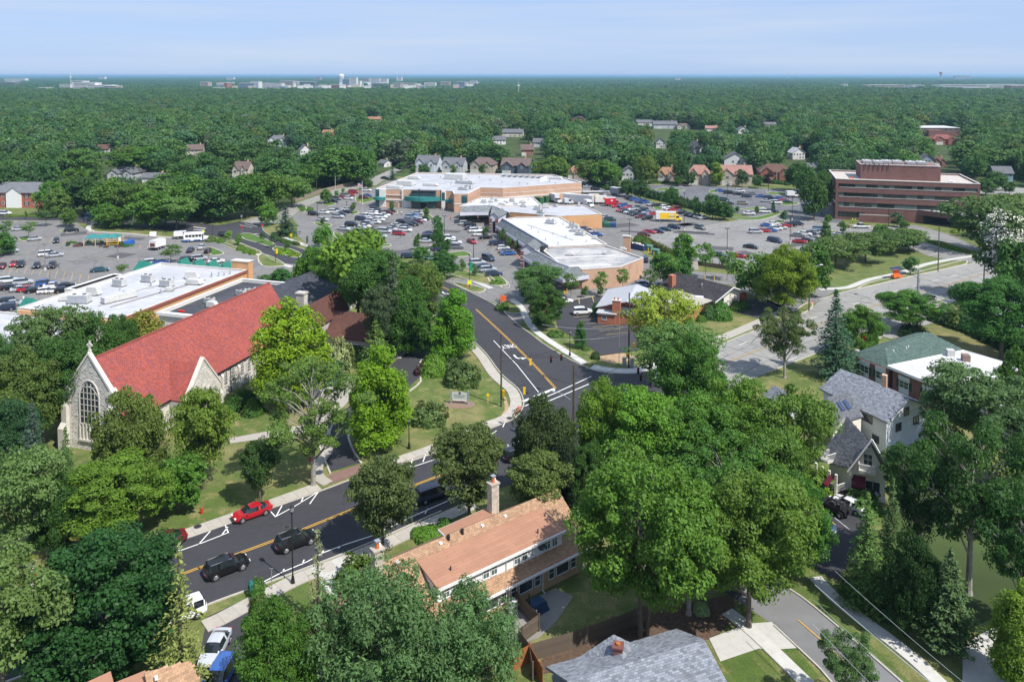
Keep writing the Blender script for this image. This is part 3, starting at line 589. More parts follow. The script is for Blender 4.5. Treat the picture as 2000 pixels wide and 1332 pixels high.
broad('m_round','round',13,6,.2,clumps=90,per=62,cr=1.6,leaf=.38,tr=.25,limbs=6)
broad('m_round2','round',12,6.5,.25,clumps=80,per=62,cr=1.8,leaf=.4,tr=.25,limbs=8,fill=.3)
broad('m_vase','vase',12,6.5,.28,clumps=80,per=58,cr=1.6,leaf=.36,tr=.25,limbs=10,flat=.5,up=.6)
broad('m_tall','column',15,5,.2,clumps=90,per=60,cr=1.5,leaf=.38,tr=.25,limbs=6)
broad('m_small','round',6,2.2,.25,clumps=36,per=60,cr=.75,leaf=.2,tr=.08,limbs=6)
broad('m_open','vase',7,3.4,.35,clumps=30,per=55,cr=1.,leaf=.2,tr=.09,limbs=10,flat=.45)
broad('m_flat','flat',11,8,.35,clumps=90,per=62,cr=1.7,leaf=.36,tr=.28,limbs=12,flat=.4,up=.7,fill=.3)
cm,tm=conifer('crown',14,4,22,12,.38,.3,8);proto('m_spruce',14,4,cm,tm)
def shrub_mesh(name,rx,ry,h,n,leaf,shape='ball',lump=.12):
 d=unit(n);d[:,2]=np.abs(d[:,2]);ph=NR.uniform(0,6,3)
 lu=1+lump*np.sin(5*d[:,0]+ph[0])*np.sin(6*d[:,1]+ph[1])+lump*.6*NR.normal(size=n)*.5
 if shape=='box':
  s=1/np.maximum(np.max(np.abs(d),axis=1),1e-3);d=d*(s**.8)[:,None]
 C=d*lu[:,None]*np.array([rx,ry,h]);N=d+unit(n)*.6;N[:,2]+=.2
 return cards(name,C,N,leaf*NR.uniform(.6,1.3,n),NR.random(n))
SHRUB={'ball':shrub_mesh('shrub',1,1,1,2600,.075),'loose':shrub_mesh('shrub',1,1,1,1500,.11,'ball',.3),'box':shrub_mesh('hedge',1,1,1,3800,.05,'box',.06)}
TREES=[];TN=[0]
OW='first second third fourth fifth sixth seventh eighth ninth tenth eleventh twelfth thirteenth fourteenth fifteenth sixteenth'.split()
def ordlabels(items):
 g={}
 for i,(x,lb)in enumerate(items):g.setdefault(lb,[]).append((x,i))
 out=[None]*len(items)
 for lb,q in g.items():
  for k,(x,i)in enumerate(sorted(q)):out[i]=lb if len(q)==1 else lb+(', '+OW[min(k,15)]+' from the left' if len(lb.split())<13 else ', '+OW[min(k,15)])
 return out
PEND=[]
def tree(kind,loc,h,wd,col,label,rz=None,name='tree',group=None,z=0):
 H_,r_,cm,tm=PROTO[kind];rz=rnd.uniform(0,6.28)if rz is None else rz
 t=thing(name,label,'tree',(loc[0],loc[1],z),rz,group);t.scale=(wd/(2*r_),)*2+(h/H_,)
 c=ob('crown',cm,t);c.color=(*col,1);k=ob('trunk',tm,t);TREES.append((loc,wd));TN[0]+=1;return t
def T(kind,px,top,base,wpx,col,label,**k):
 """tree whose outline tops out at row `top`, its foot at (px, base), its crown wpx wide"""
 x,y=G(px,base);r=wpx*y/F/2;vt=-(top-147.5)/F;fr=.35 if kind in('pear','spruce','drooping_spruce','thin_spruce','m_spruce')else .8;lo,hi=1.5,34.
 for _ in range(24):
  h=(lo+hi)/2;b=.25*h;zc=(h+b)/2;hz=(h-b)/2
  v=max((zc+hz*math.sin(q*.0785)-H)/(y+fr*r*math.cos(q*.0785))for q in range(0,24))
  lo,hi=(h,hi)if v<vt else(lo,h)
 return tree(kind,(x,y),max(2,h),wpx*y/F,col,label,**k)
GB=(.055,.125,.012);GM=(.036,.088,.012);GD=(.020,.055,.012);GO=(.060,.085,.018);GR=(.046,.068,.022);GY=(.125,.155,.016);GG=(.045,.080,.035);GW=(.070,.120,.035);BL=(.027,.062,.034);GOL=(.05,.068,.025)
big='deciduous trees around the crossroads'
T('dense',210,1050,1318,300,(.014,.046,.012),'huge dark green maple beside the road, above the tan roof at the bottom left',name='maple_tree')
T('locust',8,1085,1400,260,GW,'pale feathery tree cut off by the bottom left edge',name='locust_tree')
T('drooping_spruce',355,1093,1362,185,(.10,.125,.035),'yellowish drooping spruce between the dark maple and the dark driveway',name='spruce_tree')
T('chestnut',742,1122,1400,290,(.055,.108,.040),'large pale-leaved tree hiding the left end of the townhouse',name='chestnut_tree')
T('chestnut',900,1160,1400,220,(.055,.105,.040),'pale-leaved tree over the left patio of the townhouse',name='chestnut_tree')
T('maple',545,1195,1420,170,GM,'green tree at the foot of the picture beside the dark driveway',name='maple_tree')
T('thin_spruce',622,1062,1218,66,(.075,.09,.045),'thin sparse spruce beside the black lamp post in front of the townhouse',name='spruce_tree')
T('elm',748,905,1085,146,GR,'bronze-green street tree nearest the left townhouse chimney',name='street_tree')
T('elm',916,838,1022,158,(.050,.074,.022),'bronze-green street tree over the parked black car',name='street_tree')
T('dense',1062,783,985,128,(.034,.056,.018),'dark bronze tree at the corner of the crossroads',name='street_tree')
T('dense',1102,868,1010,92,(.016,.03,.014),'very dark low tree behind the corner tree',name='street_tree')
T('elm',1052,895,1040,140,(.056,.082,.022),'olive bushy tree behind the right townhouse chimney',name='street_tree')
for i,(k,px,top,base,wd,c,lb)in enumerate([
 ('maple',1175,745,955,120,(.062,.118,.014),'bright maple standing closest to the tall dark pole at the crossroads'),
 ('maple2',1262,760,985,190,(.052,.12,.014),'bright maple over the south corner of the crossroads'),
 ('maple',1345,655,850,150,(.038,.095,.016),'upright green maple rising behind the south corner maples'),
 ('locust',1318,632,820,190,(.045,.09,.026),'loose grey-green tree between the traffic lights and the wide road'),
 ('maple2',1370,785,1020,200,(.044,.100,.014),'broad bright maple in the middle of the tree mass'),
 ('maple',1450,745,985,170,(.060,.115,.016),'bright tree just left of the honey locust'),
 ('locust',1555,755,1000,170,(.062,.115,.020),'feathery honey locust beside the cream house'),
 ('oak',1420,860,1100,240,(.035,.09,.016),'wide green tree below the middle of the tree mass'),
 ('maple_multi',1255,880,1245,305,(.052,.112,.016),'tallest bright green maple with bare trunks behind the wooden fence'),
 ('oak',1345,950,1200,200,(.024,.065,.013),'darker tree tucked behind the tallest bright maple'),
 ('maple2',1462,925,1225,245,(.060,.112,.018),'spreading bright tree whose trunk stands by the concrete driveway'),
 ('maple',1545,935,1135,150,(.040,.10,.016),'green tree leaning over the dark parking bay'),
 ('locust',1490,830,1060,170,(.05,.108,.018),'airy bright tree at the right edge of the tree mass'),
 ('maple2',1150,880,1020,80,(.03,.07,.014),'low dark green tree beside the crosswalk line')]):T(k,px,top,base,wd,c,lb,name='maple_tree',group=big)
T('locust',1288,562,758,148,(.115,.150,.022),'yellow-green honey locust in front of the low brick clinic',name='locust_tree')
T('oak',1532,608,738,118,GR,'bronze tree with a tall bare trunk on the edge of the wide road',name='street_tree')
T('spruce',1630,572,735,118,BL,'tall blue-green spruce left of the green roof',name='spruce_tree')
T('maple',1682,603,700,92,(.05,.115,.016),'bright round tree behind the tall spruce',name='maple_tree')
T('maple2',1775,573,645,112,(.035,.09,.014),'round green tree overhanging the wide road in front of the car',name='maple_tree')
T('m_round',1585,478,580,80,(.03,.075,.014),'dark green tree beside the office lawn by the street lamp',name='maple_tree')
T('maple',1530,480,612,120,(.085,.145,.012),'yellow-green maple at the mouth of the access drive',name='maple_tree')
T('m_round2',1478,494,585,100,(.045,.10,.02),'mid-green tree left of the yellow-green maple',name='maple_tree')
T('oak',1892,822,1160,255,(.022,.062,.014),'great dark oak with a bare forked trunk over the right driveway',name='oak_tree')
T('oak',1995,960,1235,200,(.020,.058,.013),'dark oak at the right edge below the great oak',name='oak_tree')
T('spruce',1690,985,1185,122,(.048,.092,.022),'green spruce beside the pavement with the power lines in front',name='spruce_tree')
T('spruce',1738,955,1170,100,(.03,.06,.018),'dark spruce directly behind the green spruce',name='spruce_tree')
T('pine',1852,1092,1275,150,(.040,.078,.028),'bushy dark pine above the curved driveway',name='pine_tree')
T('dense',1775,1060,1240,110,(.016,.04,.010),'dark broadleaf tree between the spruce and the pine',name='oak_tree')
T('oak',1790,905,1130,150,(.018,.05,.012),'dark tree behind the dark spruce, left of the great oak',name='oak_tree')
T('elm',1765,880,1010,90,(.028,.065,.02),'dark leafy tree right of the cream house',name='oak_tree')
T('locust',1850,760,900,110,(.04,.08,.028),'feathery tree at the near corner of the white flat roof',name='locust_tree')
T('pear2',1992,1165,1350,120,(.075,.125,.015),'yellow-green tree cut off by the bottom right edge',name='pear_tree')
T('oak',1650,1262,1400,130,(.045,.085,.03),'sparse grey-green tree over the grey street at the bottom',name='street_tree')
T('locust',1905,712,905,200,(.048,.085,.032),'open-branched tree in front of the white flat roof',name='locust_tree')
T('locust',1985,800,960,150,(.035,.07,.025),'open dark tree at the right edge below the white flat roof',name='locust_tree')
T('maple2',1955,548,700,170,(.03,.085,.016),'dark green tree over the pale carport roof on the right',name='maple_tree')
bt=T('blossom',1968,405,590,100,(.045,.085,.02),'tall tree covered in creamy white blossom',name='catalpa_tree');bm_,_P=crown('blossoms','column',15.2,4.7,.35,clumps=110,per=46,cr=1.25,leaf=.17,m=M_petal,fill=.7);o=ob('blossoms',bm_,bt)
T('m_vase',1920,385,492,150,(.04,.075,.024),'spreading tree beside the office canopy',name='locust_tree')
T('m_flat',1985,378,470,120,(.05,.085,.026),'spreading tree at the right edge behind the office canopy',name='locust_tree')
T('m_round',1985,470,610,90,(.03,.08,.016),'dark green tree right of the blossoming tree',name='maple_tree')
T('m_round',1985,690,830,80,GM,'green tree at the right edge above the white flat roof',name='maple_tree')
T('pear2',572,588,790,142,(.095,.165,.010),'vivid yellow-green columnar pear tree against the red church roof',name='pear_tree')
T('pear',742,686,872,136,(.080,.160,.010),'vivid green pyramid-shaped pear tree beside the church driveway',name='pear_tree')
T('pear',888,570,700,90,(.055,.135,.012),'bright pyramid-shaped tree where the new road curves',name='pear_tree')
T('open_oak',612,712,948,245,(.052,.098,.020),'open-branched tree with a forked pale trunk at the driveway mouth',name='oak_tree')
for k,px,top,base,wd,c,lb in[
 ('m_vase',700,448,640,170,(.065,.12,.016),'tall yellow-green tree behind the church hall'),('maple',650,475,600,90,(.045,.105,.014),'bright tree at the left end of the clump behind the church hall'),
 ('maple2',745,490,665,140,(.034,.08,.016),'dark broad tree in the middle of the clump behind the church hall'),('elm',742,560,705,80,(.038,.062,.03),'grey-green conifer over the brown church roof'),
 ('pine',768,500,690,90,(.042,.062,.034),'tall grey-green conifer right of the brown church roof'),('elm',825,512,668,100,(.07,.11,.025),'light green tree beside the curve of the new road'),
 ('dense',800,545,690,110,(.028,.07,.013),'dark tree below the light green one beside the new road'),('m_round',605,487,590,62,(.05,.12,.014),'small bright tree at the end of the slate church roof'),
 ('pine',735,625,720,75,(.055,.095,.022),'flat-topped pine beside the church path'),
 ('m_round',548,527,560,45,(.03,.085,.02),'small dark tree behind the slate church roof'),('m_small',519,540,562,30,(.03,.085,.02),'low bush-like tree at the corner of the west parking lot')]:
 T(k,px,top,base,wd,c,lb,name='tree')
for k,px,top,base,wd,c,lb in[
 ('dense',255,768,975,140,(.065,.095,.022),'olive-green yew in front of the church facade'),('elm',398,765,955,120,(.075,.125,.020),'light green birch in front of the church transept'),
 ('spruce',68,800,985,105,(.035,.06,.045),'blue-green spruce left of the church facade'),('spruce',132,850,985,75,(.04,.085,.02),'smaller green spruce in front of the church facade'),
 ('maple2',235,905,1055,200,(.06,.115,.014),'yellow-green bushy tree on the lawn below the church'),('dense',110,940,1080,110,(.022,.06,.012),'dark tree left of the yellow-green bushy tree'),
 ('locust',35,880,1120,190,(.065,.115,.035),'pale feathery tree on the left edge above the pavement'),('m_round',350,900,1000,110,(.045,.10,.014),'bright low tree below the church transept'),
 ('maple',190,618,830,120,(.035,.08,.016),'dark tree left of the church roof'),('locust',100,600,800,180,(.045,.085,.026),'open feathery tree over the white store roof'),
 ('maple2',130,660,850,150,(.028,.07,.015),'deep green tree behind the church facade'),('maple',55,680,880,150,(.05,.085,.02),'olive tree at the left edge beside the store'),
 ('dense',20,790,930,120,(.02,.05,.02),'dark tree at the left edge below the store'),('maple',240,620,740,70,(.03,.075,.014),'green tree at the near corner of the store'),
 ('m_round',283,610,720,80,(.085,.10,.018),'yellowish tree against the orange store wall'),('maple',5,660,830,90,(.04,.09,.03),'pale green tree at the left edge by the store roof')]:
 T(k,px,top,base,wd,c,lb,name='tree')
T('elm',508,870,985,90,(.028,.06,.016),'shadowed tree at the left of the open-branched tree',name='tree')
for k,px,top,base,wd,c,lb in[
 ('m_flat',1632,463,525,120,(.045,.08,.022),'first tree of the belt along the office lawn, next to the street'),('m_flat',1690,455,512,110,(.05,.085,.024),'second tree of the belt along the office lawn'),
 ('m_flat',1742,450,495,100,(.045,.085,.022),'third tree of the belt along the office lawn'),('m_vase',1775,448,490,80,(.048,.09,.022),'last tree of the belt along the office lawn'),
 ('m_round',1722,440,480,40,(.05,.10,.02),'small tree behind the belt in front of the office'),('m_small',1778,502,537,32,(.03,.075,.02),'young dark tree on the verge beside the orange message board'),
 ('m_small',1646,433,458,14,(.035,.09,.02),'young tree at the office wall left of the white pickup'),('m_tall',1612,432,472,20,(.035,.09,.02),'narrow tree on the island of the office lot'),
 ('m_tall',1618,420,436,14,(.06,.12,.02),'young narrow tree beside the office corner'),('m_small',1752,415,444,28,(.028,.06,.028),'small dark tree in front of the office entrance wall'),
 ('m_round',1590,345,430,56,(.032,.08,.018),'tall green tree at the left corner of the office'),('m_round2',1605,330,420,40,(.03,.07,.018),'dark tree behind the left corner of the office'),
 ('m_vase',1765,432,455,20,(.05,.10,.02),'low bright tree right of the office entrance wall'),('m_tall',1335,455,520,45,(.045,.11,.018),'conical light green tree at the foot of the office lot steps'),
 ('m_open',1378,475,545,44,(.05,.115,.02),'second light green tree along the office lot wall'),('m_open',1420,490,548,40,(.055,.11,.022),'third light green tree along the office lot wall'),
 ('m_vase',1296,495,568,60,(.038,.10,.018),'bright tree beside the brick corner of the shops'),('m_round',1330,505,560,50,(.03,.085,.016),'darker tree beside the office lot stairs'),
 ('m_spruce',1336,454,480,14,(.015,.045,.02),'small dark spire-shaped tree behind the conical tree')]:T(k,px,top,base,wd,c,lb,name='tree')
for i,(k,px,top,base,wd,c)in enumerate([
 ('locust',1052,515,590,110,(.04,.085,.022)),('locust',1035,545,620,60,(.035,.075,.022)),('maple',1068,562,640,78,(.035,.088,.018)),('m_open',1115,535,585,36,(.05,.095,.022)),
 ('m_open',1172,532,578,34,(.055,.11,.022)),('m_open',1216,527,574,30,(.055,.11,.022)),('m_open',1272,528,574,34,(.045,.095,.02)),('m_small',1142,562,582,16,(.04,.09,.02)),
 ('m_small',1172,556,580,14,(.04,.09,.02)),('maple',868,490,545,56,(.03,.085,.022)),('m_round',822,484,515,36,(.035,.09,.024)),('m_small',904,508,530,14,(.06,.10,.03)),('m_small',927,518,540,14,(.05,.10,.03)),
 ('m_small',855,421,470,24,(.03,.08,.02)),('m_small',815,457,490,16,(.035,.085,.02)),('m_round',856,450,488,28,(.025,.07,.018)),('m_small',872,468,495,22,(.025,.07,.018)),('m_small',833,405,428,14,(.05,.09,.02)),
 ('m_small',765,394,414,12,(.04,.08,.025)),('m_small',690,396,413,14,(.05,.09,.025)),('m_small',721,480,483,14,(.05,.09,.02)),('m_round',630,444,486,42,(.05,.12,.02)),('m_small',630,426,441,10,(.04,.08,.02)),
 ('m_round',636,370,398,24,(.045,.095,.02)),('m_small',657,373,386,10,(.05,.11,.025)),('m_small',670,368,378,8,(.05,.11,.025)),('m_spruce',766,326,352,26,(.02,.05,.03)),('m_round',717,350,370,22,(.035,.08,.02)),
 ('m_spruce',558,400,460,62,(.016,.036,.02)),('m_round',523,400,440,40,(.06,.13,.018)),('m_small',600,462,480,5,(.05,.10,.02)),('m_open',514,455,476,16,(.03,.07,.02)),('m_open',536,458,485,22,(.03,.07,.02)),('m_small',560,470,490,14,(.04,.09,.02)),
 ('m_small',466,458,480,16,(.055,.12,.018)),('m_small',446,452,470,14,(.08,.16,.02)),('m_round',135,407,443,32,(.06,.11,.02)),('m_open',56,434,466,34,(.05,.10,.025)),('m_open',90,410,442,36,(.045,.08,.025)),
 ('m_open',8,432,470,34,(.035,.08,.018)),('m_round',5,455,500,48,(.035,.09,.016)),('m_open',334,480,514,46,(.045,.09,.022)),('m_open',238,518,540,26,(.05,.09,.02)),('m_small',51,413,428,5,(.03,.07,.02)),
 ('m_small',948,443,465,14,(.03,.07,.02)),('m_small',920,420,434,10,(.06,.11,.02)),('m_small',981,447,475,14,(.04,.09,.02)),('m_small',995,463,485,12,(.05,.10,.025)),('m_small',1009,470,492,12,(.045,.09,.022)),
 ('m_round',1312,366,402,32,(.03,.075,.018)),('m_round',1360,385,425,16,(.03,.075,.02)),('m_round',1392,380,428,40,(.028,.07,.018)),('m_round',1415,395,430,36,(.03,.075,.018)),('m_small',1332,388,412,20,(.03,.07,.02)),
 ('m_small',1440,404,416,10,(.04,.10,.02)),('m_tall',1478,403,418,9,(.05,.11,.025)),('m_tall',1510,393,416,7,(.04,.09,.02)),('m_small',1531,411,434,14,(.035,.09,.02)),('m_round',1225,350,385,30,(.028,.06,.02)),('m_round',1250,352,390,34,(.03,.065,.022)),('m_round',1200,348,374,22,(.028,.06,.022)),('pear',1134,634,680,26,(.03,.08,.018))]):
 near=[('the store entrance drive',740,405),('the garden stall in the west lot',200,480),('the slate-roofed shops',1050,520),('the boulevard median',520,480),('the office parking lot',1420,440),('the loading yard',1230,410),('the middle of the central parking lot',850,470),('the brick walk in front of the shops',970,455),('the north street kerb',650,380),('the clinic lot',1134,660)]
 nm=min(near,key=lambda q:(q[1]-px)**2+4*(q[2]-base)**2)[0]
 wds={'m_small':'young round tree','m_open':'small open-crowned tree','m_round':'full round tree','locust':'feathery locust tree','maple':'leafy maple','m_spruce':'dark conical evergreen','m_tall':'slim upright tree','pear':'clipped cone-shaped tree','m_vase':'spreading tree'}[k]
 sz='very small' if wd<12 else('small' if wd<20 else('medium' if wd<36 else 'large'))
 PEND.append((px,f'{sz} {wds} by {nm}',(k,px,top,base,wd,c)))
for lb,q in zip(ordlabels([q[:2]for q in PEND]),PEND):T(*q[2],lb,name='ornamental_tree',group='planted trees of the parking lots')
belt=[(102,356,420,62),(110,368,425,50),(165,345,418,80),(215,350,425,80),(260,360,430,80),(300,372,445,90),(345,385,448,90),(300,350,415,80),(205,398,440,50),(225,405,445,60),(380,345,425,100),(430,350,430,100),(480,340,425,100),
  (530,335,415,100),(570,345,405,80),(400,380,432,60),(460,372,428,70),(510,365,420,70),(350,330,395,90),(265,285,345,110),(330,300,350,70),(590,320,380,70),(650,290,360,110),(700,300,355,80),(620,295,350,80),(150,330,400,70),(10,320,395,90)]
side=['left edge of','left part of','middle of','right part of','right end of']
belt.sort();bl_=[]
for i,(px,top,base,wd)in enumerate(belt):
 c=rnd.choice([GM,(.045,.09,.016),(.03,.075,.016),(.05,.095,.022),(.025,.06,.016)])
 bl_.append((px,(rnd.choice(['m_round','m_round2','m_vase','m_flat','m_round']),px,top,base,wd,c),f'{"broad" if wd > 75 else "smaller"} green tree in the {side[min(4, px // 145)]} the belt beyond the {"west parking lot" if px < 400 else "new asphalt junction"}'))
for lb,q in zip(ordlabels([(q[0],q[2])for q in bl_]),bl_):T(*q[1],lb,name='tree',group='belt of trees beyond the west lot')
kinds=['m_round','m_round','m_round2','m_vase','m_tall','m_flat','m_spruce']
LAND=[]
VIEWS=[]
def clear_of_view(x,y,h,r):
 for a,b,c,hx,hy in VIEWS:
  d=CP*y+SP*H
  if y>=hy:continue
  sx=1000+F*x/y;rx=F*r/y;top=147.5+F*(H-h)/y
  if sx+rx>a and sx-rx<b and top<c:return False
 return True
# ================================================================ buildings
HAZE=8e-5
M_glass=mat('window_glass',(.035,.045,.055),rough=.08,var=.3,scale=.3,spec=.9)
M_glassg=mat('green_glass',(.03,.09,.10),rough=.08,var=.3,scale=.3,spec=.9)
M_dark=mat('dark_opening',(.02,.02,.022),rough=.8)
M_frame=mat('white_trim',(.72,.72,.71),rough=.6,var=.05,scale=1)
M_darkframe=mat('dark_trim',(.05,.05,.055),rough=.5)
M_metal=mat('galvanised',(.42,.44,.46),rough=.45,var=.15,scale=1,metal=.5)
M_hvac=mat('unit_casing',(.50,.50,.48),rough=.6,var=.12,scale=1)
M_roofw=mat('membrane_white',(.54,.54,.54),rough=.8,var=.06,scale=.4,kind='streak',c2=(.46,.46,.46))
M_roofg=mat('membrane_grey',(.42,.425,.45),rough=.8,var=.07,scale=.4,kind='streak',c2=(.35,.36,.385))
M_roofd=mat('membrane_weathered',(.27,.275,.29),rough=.9,var=.15,scale=.6,kind='streak',c2=(.45,.44,.42))
M_roofk=mat('membrane_black',(.045,.048,.058),rough=.7,var=.2,scale=.8,kind='streak',c2=(.075,.075,.085))
M_cop=mat('coping_light',(.55,.53,.50),rough=.7)
M_stone=mat('limestone_wall',(.54,.51,.46),rough=.95,var=.12,scale=.8,tint=.16,bump=.3)
M_stonet=mat('limestone_trim',(.60,.565,.51),rough=.9,var=.1,scale=1.5)
M_tile=mat('red_clay_tile',(.33,.083,.066),rough=.8,var=.10,scale=.25,tint=.15,c2=(.25,.075,.08))
M_slate=mat('slate_dark',(.055,.060,.075),rough=.75,var=.15,scale=.7,tint=.2)
M_brown=mat('shingle_brown',(.135,.062,.050),rough=.9,var=.15,scale=.8,tint=.25)
M_teal=mat('canopy_teal',(.035,.20,.19),rough=.5,var=.08,scale=1)
M_green=mat('canopy_green',(.02,.16,.12),rough=.6,var=.1,scale=1)
M_mans=mat('slate_shingle_grey',(.20,.22,.23),rough=.9,var=.2,scale=.8,tint=.3)
M_tanb=mat('brick_tan',(.46,.29,.20),rough=.9,var=.10,scale=.5,kind='brick')
M_orgb=mat('brick_orange',(.52,.29,.14),rough=.9,var=.14,scale=.6,kind='brick')
M_redb=mat('brick_red',(.16,.078,.068),rough=.9,var=.14,scale=.6,kind='brick')
M_clb=mat('brick_clinic',(.33,.12,.07),rough=.9,var=.14,scale=.6,kind='brick')
M_yelb=mat('brick_buff',(.42,.28,.16),rough=.9,var=.14,scale=.6,kind='brick')
M_stucco=mat('stucco_white',(.66,.64,.60),rough=.9,var=.05,scale=.6)
M_lav=mat('fascia_lavender',(.55,.55,.62),rough=.8,var=.05,scale=.6)
M_siding=mat('siding_white',(.78,.78,.78),rough=.8,var=.04,scale=.7)
M_cream=mat('siding_cream',(.68,.64,.56),rough=.9,var=.05,scale=.7)
M_blues=mat('siding_blue',(.54,.57,.62),rough=.9,var=.05,scale=.7)
M_shtan=mat('shingle_tan',(.36,.225,.14),rough=.95,var=.12,scale=.8,tint=.2)
M_shtan2=mat('felt_tan',(.35,.185,.12),rough=.95,var=.06,scale=.5,tint=.06)
M_shgrey=mat('shingle_grey',(.20,.215,.245),rough=.95,var=.10,scale=.8,tint=.30)
M_shgreen=mat('shingle_green',(.085,.13,.115),rough=.95,var=.10,scale=1,tint=.25)
M_shblack=mat('shingle_black',(.045,.042,.046),rough=.95,var=.15,scale=1,tint=.3)
M_wood=mat('fence_grey_wood',(.165,.13,.10),rough=.95,var=.2,scale=1.5,tint=.25)
M_cedar=mat('fence_cedar',(.42,.15,.05),rough=.9,var=.15,scale=1.5,tint=.2)
M_aw=mat('awning_maroon',(.12,.015,.03),rough=.8)
M_red=mat('red_enamel',(.5,.03,.02),rough=.5);M_orange=mat('orange_plastic',(.85,.15,.03),rough=.5);M_yellow=mat('yellow_enamel',(.8,.5,.02),rough=.5);M_blue=mat('blue_panel',(.03,.12,.42),rough=.5);M_black=mat('black_enamel',(.018,.018,.02),rough=.4)
M_lime=mat('lime_sign',(.75,.85,.02),rough=.6);M_gren=mat('green_sign',(.01,.28,.14),rough=.5)
def V2(p):return Vector((p[0],p[1]))
class Fr:
 """a building's own frame: origin on the ground, x along `ang`"""
 def __init__(s,o,ang):s.o=V2(o);s.a=ang;s.c,s.s=math.cos(ang),math.sin(ang)
 def l(s,p):d=V2(p)-s.o;return(d.x*s.c+d.y*s.s,-d.x*s.s+d.y*s.c)
 def w(s,x,y):return(s.o.x+x*s.c-y*s.s,s.o.y+x*s.s+y*s.c)
def ls(fr,pts,z=0):return[fr.l(G(a,b,z))for a,b in pts]
def wallpoly(t,poly,z0,z1,m,name='wall',th=.3,skip=()):
 """each side of the plan is a wall of its own"""
 n=len(poly);a=sum(poly[i][0]*poly[(i+1)%n][1]-poly[(i+1)%n][0]*poly[i][1]for i in range(n));out=[]
 if a<0:poly=poly[::-1]
 for i in range(n):
  p,q=V2(poly[i]),V2(poly[(i+1)%n])
  if i in skip or(q-p).length<.2:continue
  d=(q-p).normalized();nn=Vector((d.y,-d.x));a0=p+d*.002;b0=q-d*.002;c0=b0-nn*th-d*th;e0=a0-nn*th+d*th
  out.append(MB().prism([tuple(a0),tuple(b0),tuple(c0),tuple(e0)],z0,z1,base=True).obj(name,m,t))
 return out
def flat_building(name,label,cat,fr,poly,h,wm,rm,par=.5,copm=None,group=None,z0=0):
 t=thing(name,label,cat,(*fr.o,),fr.a,group);EXC.append([fr.w(*p)for p in poly])
 wallpoly(t,poly,z0,z0+h+par-.12,wm);MB().prism(inset(poly,.28),h+z0-.2,h+z0,base=True).obj('roof',rm,t)
 MB().ribbon(inset(poly,.14),.42,h+z0+par-.12,h+z0+par,True).obj('parapet_coping',copm or M_cop,t);return t
def inset(poly,d):
 n=len(poly);a=sum(poly[i][0]*poly[(i+1)%n][1]-poly[(i+1)%n][0]*poly[i][1]for i in range(n));sg=1 if a>0 else-1;out=[]
 for i in range(n):
  p,q,r=V2(poly[i-1]),V2(poly[i]),V2(poly[(i+1)%n]);d1=(q-p).normalized();d2=(r-q).normalized();n1=Vector((-d1.y,d1.x))*sg;n2=Vector((-d2.y,d2.x))*sg;b=(n1+n2)
  b=b.normalized()if b.length>1e-4 else n1;out.append(tuple(q+b*d/max(.4,b.dot(n1))))
 return out
def win_part(t,c,wd,ht,nrm,frame=M_frame,glass=None,nx=2,ny=2,name='window',fw=.07,bar=.04,panes=False,shutters=None,depth=.05):
 """a window set on a wall: frame ring and bars as the part, glass (or each pane) as sub-parts. c = centre (local 3d), nrm = outward 2d"""
 n=Vector((nrm[0],nrm[1],0)).normalized();u=Vector((-n.y,n.x,0));k=Vector((0,0,1));c=Vector(c);mb=MB()
 def bx(mb,u0,u1,z0,z1,d0,d1):
  q=[c+u*a+k*b+n*d for d in(d0,d1)for b in(z0,z1)for a in(u0,u1)]
  mb.add(q,[(0,1,3,2),(4,6,7,5),(0,4,5,1),(2,3,7,6),(0,2,6,4),(1,5,7,3)])
 W,T_=wd/2,ht/2
 bx(mb,-W,W,-T_,-T_+fw,0,depth+.03);bx(mb,-W,W,T_-fw,T_,0,depth+.02);bx(mb,-W,-W+fw,-T_+fw,T_-fw,0,depth);bx(mb,W-fw,W,-T_+fw,T_-fw,0,depth)
 for i in range(1,nx):x=-W+wd*i/nx;bx(mb,x-bar/2,x+bar/2,-T_+fw,T_-fw,0,depth-.004)
 for j in range(1,ny):y=-T_+ht*j/ny;bx(mb,-W+fw,W-fw,y-bar/2,y+bar/2,0,depth-.008)
 f=mb.obj(name,frame,t);gl=glass or M_glass
 if panes:
  for i in range(nx):
   for j in range(ny):
    p=MB();bx(p,-W+wd*i/nx+.03,-W+wd*(i+1)/nx-.03,-T_+ht*j/ny+.03,-T_+ht*(j+1)/ny-.03,.004,.018);p.obj('pane',gl,f)
 else:p=MB();bx(p,-W+.03,W-.03,-T_+.03,T_-.03,.004,.016);p.obj('pane',gl,f)
 if shutters:
  for sx in(-1,1):p=MB();bx(p,sx*(W+.28)-.22,sx*(W+.28)+.22,-T_,T_,0,.05);p.obj('shutter',shutters,t)
 return f
def door_part(t,c,wd,ht,nrm,m=None,name='door',frame=M_frame,handle=True):
 n=Vector((nrm[0],nrm[1],0)).normalized();u=Vector((-n.y,n.x,0));k=Vector((0,0,1));c=Vector(c)
 def bx(mb,u0,u1,z0,z1,d0,d1):
  q=[c+u*a+k*b+n*d for d in(d0,d1)for b in(z0,z1)for a in(u0,u1)];mb.add(q,[(0,1,3,2),(4,6,7,5),(0,4,5,1),(2,3,7,6),(0,2,6,4),(1,5,7,3)])
 mb=MB();W=wd/2
 bx(mb,-W,W,0,ht,0,.05);d=mb.obj(name,m or M_frame,t);mb=MB();bx(mb,-W-.1,-W,0,ht+.1,0,.08);bx(mb,W,W+.1,0,ht+.1,0,.08);bx(mb,-W,W,ht,ht+.1,0,.08);mb.obj('door_frame',frame,d)
 if handle:mb=MB();bx(mb,W-.15,W-.08,.95,1.1,.052,.1);mb.obj('handle',M_metal,d)
 return d
